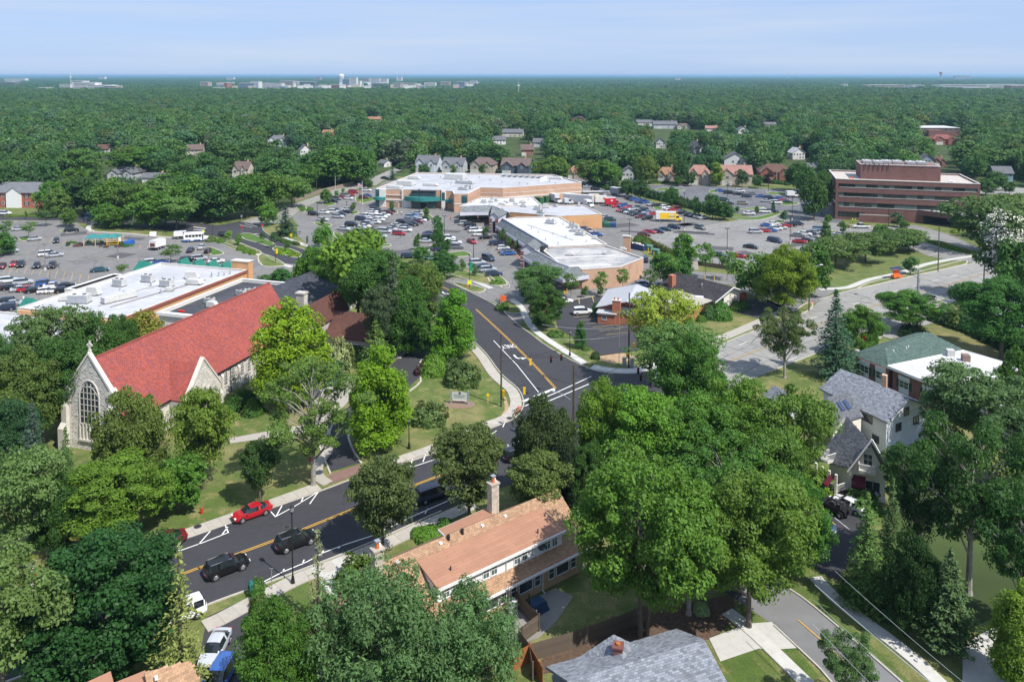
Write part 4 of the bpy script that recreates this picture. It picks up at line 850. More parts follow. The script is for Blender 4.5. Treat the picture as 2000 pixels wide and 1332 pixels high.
def gable_roof(mb,x0,x1,y0,y1,z,zr,th=.18,over=.4,axis='x',hip0=0,hip1=0):
 """ridge along axis; hip lengths at either end; slab with thickness"""
 if axis=='y':
  s=MB();gable_roof(s,y0,y1,x0,x1,z,zr,th,over,'x',hip0,hip1);mb.add([(b,a,c)for a,b,c in s.v],[f[::-1]for f in s.f]);return mb
 ym=(y0+y1)/2;sl=(zr-z)/(ym-y0);e0,e1=(x0-over),(x1+over);f0,f1=y0-over,y1+over;ze=z-sl*over
 r0,r1=e0+hip0,e1-hip1
 A=[(e0,f0,ze),(e1,f0,ze),(r1,ym,zr),(r0,ym,zr),(e0,f1,ze),(e1,f1,ze)];vs=A+[(x,y,zz+th)for x,y,zz in A]
 fs=[(6,7,8,9),(9,8,11,10),(0,3,2,1),(3,4,5,2),(0,1,7,6),(5,4,10,11)]
 if hip0>0:fs+=[(6,9,10),(0,4,3),(4,0,6,10)]
 else:fs+=[(0,6,9,3),(3,9,10,4)]
 if hip1>0:fs+=[(7,11,8),(1,2,5),(1,5,11,7)]
 else:fs+=[(1,2,8,7),(2,5,11,8)]
 return mb.add(vs,fs)
def gable_wall(mb,x0,x1,y,z0,z,zr,th=.25,sgn=1):
 """gable end in the plane y = const, from x0 to x1"""
 xm=(x0+x1)/2;p=[(x0,z0),(x1,z0),(x1,z),(xm,zr),(x0,z)];a=[(x,y,zz)for x,zz in p];b=[(x,y+th*sgn,zz)for x,zz in p];n=5
 fs=[tuple(range(5))if sgn>0 else tuple(range(4,-1,-1)),tuple(range(9,4,-1))if sgn>0 else tuple(range(5,10))]
 fs+=[(i,n+i,n+(i+1)%n,(i+1)%n)for i in range(n)];return mb.add(a+b,fs)
def ac_unit(t,x,y,z,L_=2.2,W_=1.3,h=1.1,rz=0.,kind=0,label=None):
 b=MB().box(-L_/2,L_/2,-W_/2,W_/2,.15,h).obj('rooftop_unit',M_hvac,t,label);b.location=(x,y,z);b.rotation_euler=(0,0,rz)
 MB().box(-L_/2-.08,L_/2+.08,-W_/2-.08,W_/2+.08,0,.15).obj('unit_curb',M_darkframe,b)
 if kind==0:g=MB();[g.tube((dx,0,h),(dx,0,h+.12),.38,.38,10)for dx in(-L_/4,L_/4)];g.obj('fan',M_darkframe,b);MB().box(-L_/2+.08,L_/2-.08,-W_/2-.02,-W_/2,.25,h-.1).obj('grille',M_metal,b)
 elif kind==1:MB().add([(L_/2,-W_/2,.3),(L_/2+.7,-W_/2,.3),(L_/2,-W_/2,h),(L_/2,W_/2,.3),(L_/2+.7,W_/2,.3),(L_/2,W_/2,h)],[(0,1,2),(5,4,3),(1,4,5,2),(0,3,4,1)]).obj('hood',M_hvac,b)
 return b
def vent(t,x,y,z,r=.15,h=.6,cap=True):
 mb=MB().tube((0,0,0),(0,0,h),r,r,8)
 if cap:mb.tube((0,0,h),(0,0,h+.15),r*1.8,r*1.2,8)
 o=mb.obj('vent_pipe',M_metal,t);o.location=(x,y,z);return o
fc=Fr((-60.5,111),A_E)
t=thing('stone_church','limestone church with a steep red tile roof and a tall pointed front window','church',(*fc.o,),fc.a);EXC.append([fc.w(*p)for p in[(-8,-2),(8,-2),(8,92),(-8,92)]])
NL=43.;ER=5.9;EZ=4.95;RZ=13.;SLP=(RZ-EZ)/ER
for sx in(-1,1):
 w_=MB().box(sx*ER-(.35 if sx>0 else 0),sx*ER+(0 if sx>0 else .35),.4,NL-.3,0,EZ-.25).obj('wall',M_stone,t)
mb=MB();gable_wall(mb,-ER,ER,0.02,0,EZ-.3,RZ-.3,.4);mb.obj('wall',M_stone,t);mb=MB();gable_wall(mb,-ER,ER,NL-.4,0,EZ-.3,RZ-.3,.4);mb.obj('wall',M_stone,t)
mb=MB();gable_roof(mb,0,NL,-ER,ER,EZ,RZ,.16,0.35,'x');s=MB();s.add([(y,x,z)for x,y,z in mb.v],[f[::-1]for f in mb.f]);rf=s.obj('roof',M_tile,t)
ov=.35;ze=EZ-SLP*ov;ln=math.hypot(ER+ov,RZ-ze)
for sx in(-1,1):
 u0=Vector((sx*(ER+ov),-ov if sx>0 else NL+ov,ze+.17));u_=Vector((0,(NL+2*ov)*(1 if sx>0 else-1),0));v_=Vector((-sx*(ER+ov),0,RZ-ze))
 MB().field(u0,u_,v_,118,34,.07,.35,gap=.03).obj('roof_tiles',M_tile,rf,kind='stuff')
MB().box(-.14,.14,-.3,NL+.3,RZ+.16,RZ+.34).obj('ridge_tiles',M_tile,rf)
MB().box(ER+.32,ER+.46,-.3,NL+.3,ze+.02,ze+.16).obj('gutter',M_black,t)
def stone_face(parent,p0,u,v,nu,nv,keep=None):return MB().field(p0,u,v,nu,nv,.035,.8,keep,gap=.05).obj('stone_blocks',M_stone,parent,kind='stuff')
side=[c for c in t.children if c.name.startswith('wall')][1]
stone_face(side,(ER+.002,.5,0),(0,NL-1,0),(0,0,EZ-.3),75,17)
def lancet(parent,c,wd,ht,nrm,bars=(2,5),spring=.72,name='lancet_window',pane=True):
 n=Vector((nrm[0],nrm[1],0)).normalized();u=Vector((-n.y,n.x,0));k=Vector((0,0,1));c=Vector(c);W=wd/2
 def out(Wd,H0,H1,sp):
  pts=[(-Wd,H0),(Wd,H0),(Wd,sp)]
  for i in range(1,6):a=i/6;pts.append((Wd*(1-a**1.7),sp+(H1-sp)*math.sin(a*1.57)))
  pts.append((0,H1));pts+=[(-x,z)for x,z in pts[-2:2:-1]]+[(-Wd,sp)];return pts
 o1=out(W+.18,-.22,ht+.2,ht*spring);o0=out(W,0,ht,ht*spring);m_=min(len(o1),len(o0));mb=MB();P=lambda q,d:c+u*q[0]+k*q[1]+n*d
 for i in range(m_):
  j=(i+1)%m_;mb.quad(P(o0[i],.12),P(o1[i],.14),P(o1[j],.14),P(o0[j],.12));mb.quad(P(o1[i],0),P(o1[j],0),P(o1[j],.14),P(o1[i],.14));mb.quad(P(o0[i],.12),P(o0[j],.12),P(o0[j],0),P(o0[i],0))
 f=mb.obj(name,M_stonet,parent);nx,ny=bars;mb=MB()
 def bar(a,b,r=.045):mb.add([P((a[0]-r,a[1]-r),.05),P((a[0]+r,a[1]+r),.05),P((b[0]+r,b[1]+r),.05),P((b[0]-r,b[1]-r),.05),P((a[0]-r,a[1]-r),.10),P((a[0]+r,a[1]+r),.10),P((b[0]+r,b[1]+r),.10),P((b[0]-r,b[1]-r),.10)],[(0,3,2,1),(4,5,6,7),(0,1,5,4),(1,2,6,5),(2,3,7,6),(3,0,4,7)])
 hw=lambda z:W if z<ht*spring else W*math.cos(min(1,(z-ht*spring)/(ht*(1-spring)))*1.45)
 for i in range(1,nx):x=-W+wd*i/nx;bar((x,0),(x,ht*spring+(ht*(1-spring))*(1-(abs(x)/W)**1.5)*.95))
 for j in range(1,ny):z=ht*j/ny;bar((-hw(z),z),(hw(z),z),.03)
 if nx>3:
  for sx in(-1,1):
   for q in range(4):a0,a1=q/4,(q+1)/4;bar((sx*W*(a0*.95),ht*spring+(ht*.26)*math.cos(a0*1.4)),(sx*W*a1*.95,ht*spring+ht*.26*math.cos(a1*1.4)),.035)
 mb.obj('tracery',M_stonet,f)
 if pane:
  for i in range(nx):
   for j in range(ny):
    x0,x1=-W+wd*i/nx+.02,-W+wd*(i+1)/nx-.02;z0,z1=ht*j/ny+.02,ht*(j+1)/ny-.02;h0=hw(z0);h1=hw(z1)
    cl=lambda x,h:max(-h,min(h,x))
    if abs(cl(x0,h0)-cl(x1,h0))<.04:continue
    q=[(cl(x0,h0),z0),(cl(x1,h0),z0),(cl(x1,h1),z1),(cl(x0,h1),z1)];v=[P(a,.045)for a in q]+[P(a,.055)for a in q]
    MB().add(v,[(3,2,1,0),(4,5,6,7),(0,1,5,4),(1,2,6,5),(2,3,7,6),(3,0,4,7)]).obj('pane',M_glass,f)
 return f
yy=17.2;i=0
while yy<NL-2:
 lancet(t,(ER+.05,yy,1.75),.75,2.3,(1,0),(2,4));i+=1
 if i%2==0:MB().box(ER,ER+.45,yy+1.2,yy+1.7,0,3.6).add([(ER,yy+1.2,4.2),(ER,yy+1.7,4.2),(ER+.45,yy+1.7,3.6),(ER+.45,yy+1.2,3.6)],[(0,3,2,1)]).obj('buttress',M_stonet,t)
 yy+=1.95 if i%2 else 2.5
for yy in(18,21,29,35):win_part(t,(ER+.04,yy,.6),1.2,.5,(1,0),nx=3,ny=1,name='cellar_window')
tubeo=MB().tube((ER+.3,22.8,0),(ER+.3,22.8,4.7),.07,.07,6).obj('downpipe',M_black,t)
FW=3.55;FZ=9.3;FA=13.9
mb=MB();gable_wall(mb,-FW,FW,-.7,0,FZ,FA,.7);mb.obj('front_gable',M_stone,t);fg=t.children[-1]if False else[c for c in t.children if c.name.startswith('front_gable')][0]
def kf(a,b):
 x=(a-.5)*2*FW;z=b*FA;r=FZ+(FA-FZ)*(1-abs(x)/FW)
 if z>r-.35:return False
 return not(abs(x)<1.85 and 2.2<z<9.0-(abs(x)/1.8)**2*1.5)
stone_face(fg,(-FW,-.702,0),(2*FW,0,0),(0,0,FA),13,46,kf)
for sx in(-1,1):
 a=Vector((sx*(FW+.25),0,FZ-.25));b=Vector((0,0,FA+.12));d=(b-a).normalized();q=Vector((-d.z*sx,0,abs(d.x)))*.32*(1)
 q=Vector((sx*abs(d.z),0,abs(d.x)))*.3;v=[a,b,b+Vector((0,0,.42)),a+q];vs=[Vector((p.x,-.84,p.z))for p in v]+[Vector((p.x,-.2,p.z))for p in v]
 MB().add(vs,[(0,1,2,3),(7,6,5,4),(0,4,5,1),(3,2,6,7),(0,3,7,4),(1,5,6,2)]).obj('coping',M_stonet,fg)
 x0,x1=(FW-.1,FW+1.0)if sx>0 else(-FW-1.0,-FW+.1)
 MB().box(x0,x1,-.9,-.04,0,8.2).obj('corner_pier',M_stone,fg);mb=MB();gable_wall(mb,x0-.08,x1+.08,-1.0,8.2,8.8,9.5,1.0);mb.obj('pier_cap',M_stonet,fg)
 MB().box(x0+.1,x1-.1,-1.5,-.902,0,6.4).add([(x0+.1,-1.5,6.4),(x1-.1,-1.5,6.4),(x1-.1,-.9,7.1),(x0+.1,-.9,7.1)],[(0,1,2,3)]).obj('buttress',M_stonet,fg)
 MB().box(x0,x1,-2.1,-1.502,0,3.2).add([(x0,-2.1,3.2),(x1,-2.1,3.2),(x1,-1.5,3.9),(x0,-1.5,3.9)],[(0,1,2,3)]).obj('buttress',M_stonet,fg)
lancet(t,(0,-.72,4.0),3.3,6.2,(0,-1),(5,7),.62,name='great_window')
MB().box(-1.85,1.85,-.82,-.71,3.75,4.0).obj('transom',M_stonet,t)
mb=MB();[mb.box(-1.8+i*.6-.09,-1.8+i*.6+.09,-.9,-.72,1.6,3.75)for i in range(7)];mb.box(-1.95,1.95,-.96,-.71,1.3,1.6);mb.obj('blind_arcade',M_stonet,t)
cx=MB().box(-.18,.18,-.9,-.6,0,.5).box(-.1,.1,-.82,-.68,.5,1.75).box(-.5,.5,-.82,-.68,1.0,1.22)
for i in range(12):
 a,b=i*math.pi/6,(i+1)*math.pi/6;cx.tube((.34*math.cos(a),-.75,1.11+.34*math.sin(a)),(.34*math.cos(b),-.75,1.11+.34*math.sin(b)),.06,.06,5)
c=cx.obj('stone_cross',M_stonet,t);c.location=(0,.3,FA+.35)
for sx,yc in((1,12.),(-1,8.)):
 x1=9.4;hw=3.7;ez=4.3;rz=9.05
 for s2 in(-1,1):MB().box(*(sorted((sx*(ER-.3),sx*(x1-.02)))),yc+s2*hw-(.3 if s2>0 else 0),yc+s2*hw+(0 if s2>0 else .3),0,ez).obj('wall',M_stone,t)
 mb=MB();s=MB();gable_roof(s,sx*2.4 if sx>0 else-x1+.1,x1-.1 if sx>0 else-2.4,yc-hw,yc+hw,ez+.1,rz,.14,.0,'x');r2=s.obj('transept_roof',M_tile,t)
 if sx>0:
  for s2 in(-1,1):
   p0=Vector((2.4 if s2<0 else x1-.1,yc+s2*hw,ez+.27));u_=Vector(((x1-2.5)*(1 if s2<0 else-1),0,0));v_=Vector((0,-s2*hw,rz-ez-.1))
   MB().field(p0,u_,v_,20,18,.04,.35,gap=.03).obj('roof_tiles',M_tile,r2,kind='stuff')
 g_=MB();s=MB();gable_wall(s,yc-hw-.15,yc+hw+.15,sx*x1,0,ez+.6,rz+.75,.45,-sx);g_.add([(y,x,z)for x,y,z in s.v],[f[::-1]for f in s.f]);tg=g_.obj('transept_gable',M_stone,t)
 for s2 in(-1,1):
  a=(yc+s2*(hw+.35),ez+.35);b=(yc,rz+.95);xs=sorted((sx*(x1+.12),sx*(x1-.6)))
  MB().add([(xs[0],a[0],a[1]),(xs[0],b[0],b[1]),(xs[0],b[0],b[1]+.3),(xs[0],a[0],a[1]+.4),(xs[1],a[0],a[1]),(xs[1],b[0],b[1]),(xs[1],b[0],b[1]+.3),(xs[1],a[0],a[1]+.4)],[(0,1,2,3),(7,6,5,4),(0,4,5,1),(3,2,6,7),(0,3,7,4),(1,5,6,2)]).obj('coping',M_stonet,tg)
  if sx>0:MB().box(x1,x1+.5,yc+s2*(hw-.1)-.3,yc+s2*(hw-.1)+.3,0,3.3).add([(x1,yc+s2*(hw-.1)-.3,4),(x1,yc+s2*(hw-.1)+.3,4),(x1+.5,yc+s2*(hw-.1)+.3,3.3),(x1+.5,yc+s2*(hw-.1)-.3,3.3)],[(0,3,2,1)]).obj('buttress',M_stonet,tg)
 if sx>0:
  stone_face(tg,(x1+.002,yc-hw-.1,0),(0,2*hw+.2,0),(0,0,rz+.6),14,30,lambda a,b:b*(rz+.6)<ez+.6+(rz-ez)*(1-abs(a-.5)*2)-.2)
  for dy,hh in((-1.2,2.9),(0,3.3),(1.2,2.9)):lancet(t,(x1+.05,yc+dy,2.4),.6,hh,(1,0),(2,5))
  door_part(t,(x1+.04,yc+2.6,0),.9,2,(1,0),M_dark)
MB().tube((5.9,8.25,4.4),(2.5,8.4,9.1),.07,.07,5).obj('valley_flashing',M_metal,t)
hl=thing('church_hall','limestone church hall with a low-pitched dark slate roof running on from the red church roof','church hall',(*fc.o,),fc.a);EXC.append([fc.w(*p)for p in[(-14,43),(12,43),(12,92),(-14,92)]])
for x0,x1 in((-13.5,-13.1),(1.9,2.3)):MB().box(x0,x1,44.2,90,0,5.7).obj('wall',M_stone,hl)
for y,sg in((44.2,1),(90,-1)):mb=MB();s=MB();gable_wall(mb,-13.5,2.3,y,0,5.7,8.8,.3,sg);mb.obj('wall',M_stone,hl)
mb=MB();s=MB();gable_roof(s,44.0,90,-13.5,2.3,5.8,9.0,.18,.5,'x');mb.add([(y,x,z)for x,y,z in s.v],[f[::-1]for f in s.f]);r2=mb.obj('roof',M_slate,hl)
MB().field((2.8,43.5,5.82),(0,47,0),(-8.4,0,3.4),60,14,.03,.4,gap=.04).obj('slates',M_slate,r2,kind='stuff')
for y in(47,50,53,57,61,65,70,75):win_part(hl,(2.35,y,3.9),1.5,1.6,(1,0),nx=3,ny=2)
ch=MB().box(3.4,5.2,47.2,48.6,0,10.2).box(3.25,5.35,47.05,48.75,10.2,10.5).obj('chimney',M_stone,hl);MB().field((5.203,47.2,0),(0,1.4,0),(0,0,10.2),4,34,.03,.6).obj('stone_blocks',M_stone,ch,kind='stuff')
pl=thing('church_parlour','small stone wing with brown shingle gables and a round-headed window beside the church hall','church wing',(*fc.o,),fc.a);EXC.append([fc.w(*p)for p in[(4,40),(22,40),(22,58),(4,58)]])
def gabled(tt,x0,x1,y0,y1,ez,rz,axis,wm,rm,over=.35,th=.16,tiles=None,names=('wall','roof'),hip0=0,hip1=0):
 W=[]
 if axis=='x':
  for y in(y0,y1-.25):W.append(MB().box(x0+.26,x1-.26,y,y+.25,0,ez-.1).obj(names[0],wm,tt))
  for x,sg in((x0,1),(x1,-1)):mb=MB();s=MB();gable_wall(s,y0,y1,x,0,ez-.1,(rz-.1)if not(hip0 if sg>0 else hip1)else ez-.05,.25,sg);mb.add([(b,a,c)for a,b,c in s.v],[f[::-1]for f in s.f]);W.append(mb.obj(names[0],wm,tt))
 else:
  for x in(x0,x1-.25):W.append(MB().box(x,x+.25,y0+.26,y1-.26,0,ez-.1).obj(names[0],wm,tt))
  for y,sg in((y0,1),(y1,-1)):mb=MB();gable_wall(mb,x0,x1,y,0,ez-.1,(rz-.1)if not(hip0 if sg>0 else hip1)else ez-.05,.25,sg);W.append(mb.obj(names[0],wm,tt))
 mb=MB();gable_roof(mb,x0,x1,y0,y1,ez,rz,th,over,axis,hip0,hip1);r=mb.obj(names[1],rm,tt);return W,r
W,r=gabled(pl,6.2,11.2,42.5,54,6.2,9.4,'y',M_stone,M_brown);stone_face(W[2],(6.2,42.498,0),(5,0,0),(0,0,9),10,26,lambda a,b:b*9<6.1+3*(1-abs(a-.5)*2)-.2 and not(.38<a<.62 and .5<b<.82))
lancet(pl,(8.7,42.45,4.6),1.1,2.2,(0,-1),(2,3))
W,r=gabled(pl,11.0,21,45,53,3.3,6.9,'x',M_stone,M_brown);gabled(pl,11.5,15,42.2,48,3.1,5.4,'y',M_stone,M_brown);win_part(pl,(13.2,42.15,1.8),1.6,1.1,(0,-1),nx=2,ny=1);win_part(pl,(18,44.95,1.6),1.8,1.1,(0,-1),nx=3,ny=1);win_part(pl,(21.05,49,1.6),1.4,1.1,(1,0),nx=2,ny=1)
t=flat_building('church_annex','pale flat-roofed annex with a black roof and broad white parapet behind the red church roof','annex',fc,[(-19.7,35.5),(-6.2,35.5),(-6.2,61.5),(-19.7,61.5)],7.3,M_stucco,M_roofk,.7,M_frame)
MB().ribbon(inset([(-19.7,35.5),(-6.2,35.5),(-6.2,61.5),(-19.7,61.5)],-.15),.5,7.35,7.95,True).obj('fascia',M_frame,t)
for x,y,k in((-15.5,45,0),(-13.5,43,1),(-10.5,55,0),(-12,53.5,0),(-13,52,0),(-10,50,1)):ac_unit(t,x,y,7.3,1.6 if k else 1.9,1.2,1.15,rnd.choice([0,.1]),k)
MB().box(-.6,.6,-.3,.3,0,.3).obj('red_tool_box',M_red,t).location=(-17,38.5,7.3)
t=flat_building('white_roof_store','long low store with a white roof full of rooftop units and orange brick side','store',fc,[(-52.6,33),(-27.2,33),(-27.2,73.5),(-52.6,73.5)],6.0,M_stucco,mat('membrane_left',(.46,.465,.49),rough=.8,var=.08,scale=.4,kind='streak',c2=(.39,.395,.42)),.6);MB().box(-27.2,-27.12,33,73.5,0,5.88).obj('brick_side',M_orgb,t)
mb=MB();mb.box(-27.2,-26.9,33,73.5,5.9,6.5);mb.obj('cornice',mat('cornice_rust',(.25,.08,.06)),t)
for x0,x1 in((-29.4,-28.9),(-26.95,-26.0)):pass
MB().box(-31.6,-26.7,73.6,75.4,0,8.4).obj('end_tower',M_orgb,t);MB().box(-31.75,-26.55,73.45,75.55,8.4,8.6).obj('tower_coping',M_cop,t)
for x,y,L_,W_,h,rz,k,lb in[(-47,54,2.6,1.5,1.7,0,0,None),(-43.5,59,2.6,1.5,1.7,.05,0,None),(-36,64.5,2.4,1.6,1.7,.3,1,None),(-47,46.5,2.2,1.6,1.9,.2,1,None),(-36.5,57,2.8,1.6,1.6,0,0,None),(-32,60.5,3.0,1.8,1.2,.1,1,None),(-38.5,45,7,1.6,1.3,1.25,2,'long blue-grey duct unit'),(-45,41,4.2,1.9,1.8,.3,0,None),(-48.5,42,4,1.4,1.1,.6,1,None),(-33.3,54,1.6,1.1,.8,.3,2,None),(-40,68.5,1.2,.8,.6,0,2,None)]:ac_unit(t,x,y,6.0,L_,W_,h,rz,k,lb)
for x,y in((-31,68),(-30.2,69),(-29.6,70.4),(-32.2,67),(-42,62),(-40,56),(-44,51),(-34,52.4),(-33.6,51.8),(-41,49),(-38,61)):vent(t,x,y,6.0,rnd.uniform(.1,.18),rnd.uniform(.5,1.1))
pth=MB();pth.path([(-36,40,6.15),(-34,52,6.15),(-31.5,64,6.15)],.07,.07,5);pth.path([(-39,40,6.15),(-40,52,6.15),(-38,58,6.15)],.05,.05,5);pth.obj('gas_pipe',mat('rust_pipe',(.18,.12,.10)),t)
low=flat_building('low_store_wing','lower white-roofed store wing running off the left edge behind the trees','store',fc,[(-80,6),(-29,6),(-29,32.6),(-80,32.6)],5.2,M_stucco,MATS['membrane_left'],.35)
for x,y in((-45,26),(-55,22),(-38,18)):vent(low,x,y,5.2,.15,.7)
mb=MB();mb.box(-52,-27.5,32.2,32.62,5.56,6.4);mb.obj('step_wall',M_orgb,low)
dk=thing('loading_enclosure','open-topped enclosure with black inner walls and a white rim beside the white-roofed store','loading bay',(*fc.w(-57.5,60),),fc.a)
for a in((-4,4,-7.2,-6.9),(-4,4,6.9,7.2),(-4,-3.7,-6.9,6.9),(3.7,4,-6.9,6.9)):MB().box(*a,0,4.4).obj('wall',M_dark,dk);MB().box(a[0]-.12,a[1]+.12,a[2]-.12,a[3]+.12,4.4,4.6).obj('rim',M_frame,dk)
MB().box(-4.05,4.05,-7.32,-7.21,0,4.3).obj('front_panel',M_stucco,dk)
def gablet(x,y,w_,d,h0,h1,rz,label):
 p=fc.w(x,y);o=thing('green_canopy',label,'canopy',(p[0],p[1]),fc.a+rz,'green canopies along the white-roofed store');mb=MB();gable_roof(mb,-d/2,d/2,-w_/2,w_/2,h0,h1,.12,.1,'x',w_*.3,0);mb.obj('roof',M_green,o)
 for sx in(-1,1):
  for sy in(-1,1):MB().box(sx*d*.42-.12,sx*d*.42+.12,sy*w_*.42-.12,sy*w_*.42+.12,0,h0).obj('post',M_orgb,o)
for i,x in enumerate((-48.5,-44,-39.8,-35.7)):gablet(x,76.4,3.6,3.6,4.6,7.0,math.pi/2,['green gabled canopy nearest the blue car','green gabled canopy under the young tree','green gabled canopy behind the silver wagon','green gabled canopy nearest the white sedan'][i])
gablet(-54.6,38,5.2,3.6,4.4,6.9,math.pi,'green canopy by the row of white cars');gablet(-54.6,71,6,4.6,4.6,7.2,math.pi,'green canopy at the far corner of the store, by the enclosure')
fg_=Fr(G(734,401),R(-19.5))
z=7.0
top=[(734,369),(815,337),(1080,341),(1136,356),(982,367),(938,366),(914,378),(887,378.5),(884,373),(867,372),(860,371),(785,370)]
poly=ls(fg_,top,z+.5)
f0=fg_.l(G(734,401));f1=fg_.l(G(867,410))
t=flat_building('grocery_store','large tan brick grocery store with a white roof, teal canopies and a glazed entrance','store',fg_,poly,z,M_tanb,M_roofg,.5,M_frame)
t_g=t;fa=Vector(poly[0]);fb=Vector(poly[9]);fd=(fb-fa);FL=fd.length;fd.normalize();fn=Vector((fd.y,-fd.x))
def on_front(a,z0,z1,d0,d1,b,m,name,par=None):
 p=[fa+fd*a+fn*d0,fa+fd*b+fn*d0,fa+fd*b+fn*d1,fa+fd*a+fn*d1];return MB().prism([tuple(q)for q in p],z0,z1,base=True).obj(name,m,par or t)
k_=FL/133.
def fx(px):return(px-734)*k_
on_front(fx(734),0,z+.4,.02,.6,fx(741),M_glassg,'corner_glazing');on_front(fx(741.5),0,z+.45,.02,.5,fx(754),M_stucco,'stucco_panel')
for a,b in((754.5,785),):on_front(fx(a),2.9,3.4,.02,.3,fx(b),M_stucco,'stone_band');on_front(fx(a),5.0,5.2,.02,.3,fx(b),M_stucco,'stone_band')
on_front(fx(785.5),0,z+.45,.02,.45,fx(788),M_stucco,'pilaster');on_front(fx(788),0,3.3,.02,.3,fx(806),M_stucco,'stucco_panel');door_part(t,(*(fa+fd*fx(774)+fn*.05),0),1.8,2.3,fn,mat('door_tan',(.3,.2,.15)))
gz=on_front(fx(806),0,z+.1,.05,1.3,fx(852),M_glassg,'entrance_glazing');mb=MB()
for i in range(12):a=fx(806)+(fx(852)-fx(806))*i/11;mb.prism([tuple(q)for q in(fa+fd*(a-.07)+fn*1.3,fa+fd*(a+.07)+fn*1.3,fa+fd*(a+.07)+fn*1.42,fa+fd*(a-.07)+fn*1.42)],0,z+.1)
for zz in(.0,1.2,2.4,4.9,5.8,6.7):mb.prism([tuple(q)for q in(fa+fd*fx(806)+fn*1.3,fa+fd*fx(852)+fn*1.3,fa+fd*fx(852)+fn*1.4,fa+fd*fx(806)+fn*1.4)],zz,zz+.1)
mb.obj('mullions',M_darkframe,gz);on_front(fx(805),z+.1,z+.35,0,1.7,fx(853),M_darkframe,'glazing_cap');on_front(fx(824),0,2.3,1.42,1.5,fx(834),M_dark,'sliding_door')
def curved(a0,a1,z0,z1,bulge,m,nm):
 pts=[];n=12
 for i in range(n+1):s=i/n;pts.append(tuple(fa+fd*(a0+(a1-a0)*s)+fn*(1.5+bulge*math.sin(s*math.pi))))
 pts+=[tuple(fa+fd*a1+fn*.3),tuple(fa+fd*a0+fn*.3)];return MB().prism(pts,z0,z1,base=True).obj(nm,m,t)
curved(fx(792),fx(862),3.3,4.9,2.8,M_teal,'entrance_canopy');curved(fx(731),fx(754),3.2,4.3,.9,M_teal,'corner_canopy')
on_front(fx(864),0,z+.6,.02,1.6,fx(871),M_stucco,'stucco_pier');on_front(fx(865),3.6,6.8,1.61,1.68,fx(870.5),M_glassg,'tall_window')
for i,(a,b,zz)in enumerate(((poly[9],poly[8],3.1),(poly[8],poly[7],3.1),(poly[7],poly[6],3.2))):
 A,B=V2(a),V2(b);d=(B-A).normalized();n_=Vector((d.y,-d.x))
 if(B-A).length>2:MB().prism([tuple(A+n_*.04),tuple(B+n_*.04),tuple(B+n_*.12),tuple(A+n_*.12)],zz,zz+.35).obj('stone_band',M_stucco,t)
A,B=V2(poly[7]),V2(poly[6]);d=(B-A).normalized();n_=Vector((d.y,-d.x));mb=MB();q=A.lerp(B,.55);MB().prism([tuple(q+n_*.05),tuple(q+d*2.2+n_*.05),tuple(q+d*2.2+n_*.2),tuple(q+n_*.2)],3.6,6.8).obj('tall_window',M_glassg,t)
curved(fx(871),fx(893),2.8,4.0,.8,M_teal,'side_canopy')
for a,b in((poly[4],poly[3]),(poly[5],poly[4]),(poly[6],poly[5])):
 A,B=V2(a),V2(b);d=(B-A).normalized();n_=Vector((d.y,-d.x));n_=n_ if n_.y<0 else-n_
 for zz,h_ in((5.0,.18),(3.1,.45)):MB().prism([tuple(A+n_*.03),tuple(B+n_*.03),tuple(B+n_*.1),tuple(A+n_*.1)],zz,zz+h_).obj('stone_band',M_stucco,t)
for px,py,L_,W_,h,k,m in[(793,362,7,4,2.0,2,None),(771,368,6,3,1.2,2,None),(890,350,9,5,2.4,2,None),(840,363,6,2,1.0,1,None),(908,359,8,2.5,1.4,0,None),(905,371,4,2,1.2,0,None),(915,369,3,2,1.4,0,None),(808,350,5,2,1.3,1,None),(1085,350,5,2,1.0,1,None),(790,356,5,2,.8,1,None)]:
 x,y=fg_.l(G(px,py,z));ac_unit(t,x,y,z,L_,W_,h,0,k)
x,y=fg_.l(G(1015,351,z));sk=thing
b=MB().box(-11,11,-4.5,4.5,0,.3).obj('skylight_well',M_darkframe,t);b.location=(x,y,z);
for a in((-11.2,11.2,4.5,4.8),(10.9,11.2,-4.5,4.5),(-11.2,11.2,-4.8,-4.5)):MB().box(*a,0,1.5).obj('well_wall',M_frame,b)
for i in range(7):MB().add([(-9+i*2.8,-3.8,.35),(-7.6+i*2.8,-3.8,1.6),(-7.6+i*2.8,3.8,1.6),(-9+i*2.8,3.8,.35)],[(0,1,2,3)]).obj('skylight_panel',M_metal,b)
LAND.append((*G(940,360),'the grocery store'))
fs=Fr(G(1020,520),R(-17))
def shop(name,label,top,h,wm,rm,par=.3,units=(),cop=None):
 p=ls(fs,top,h+par);tt=flat_building(name,label,'shops',fs,p,h,wm,rm,par,cop)
 for px,py,L_,W_,hh,k in units:x,y=fs.l(G(px,py,h));ac_unit(tt,x,y,h,L_,W_,hh,rnd.uniform(-.2,.2),k)
 return tt
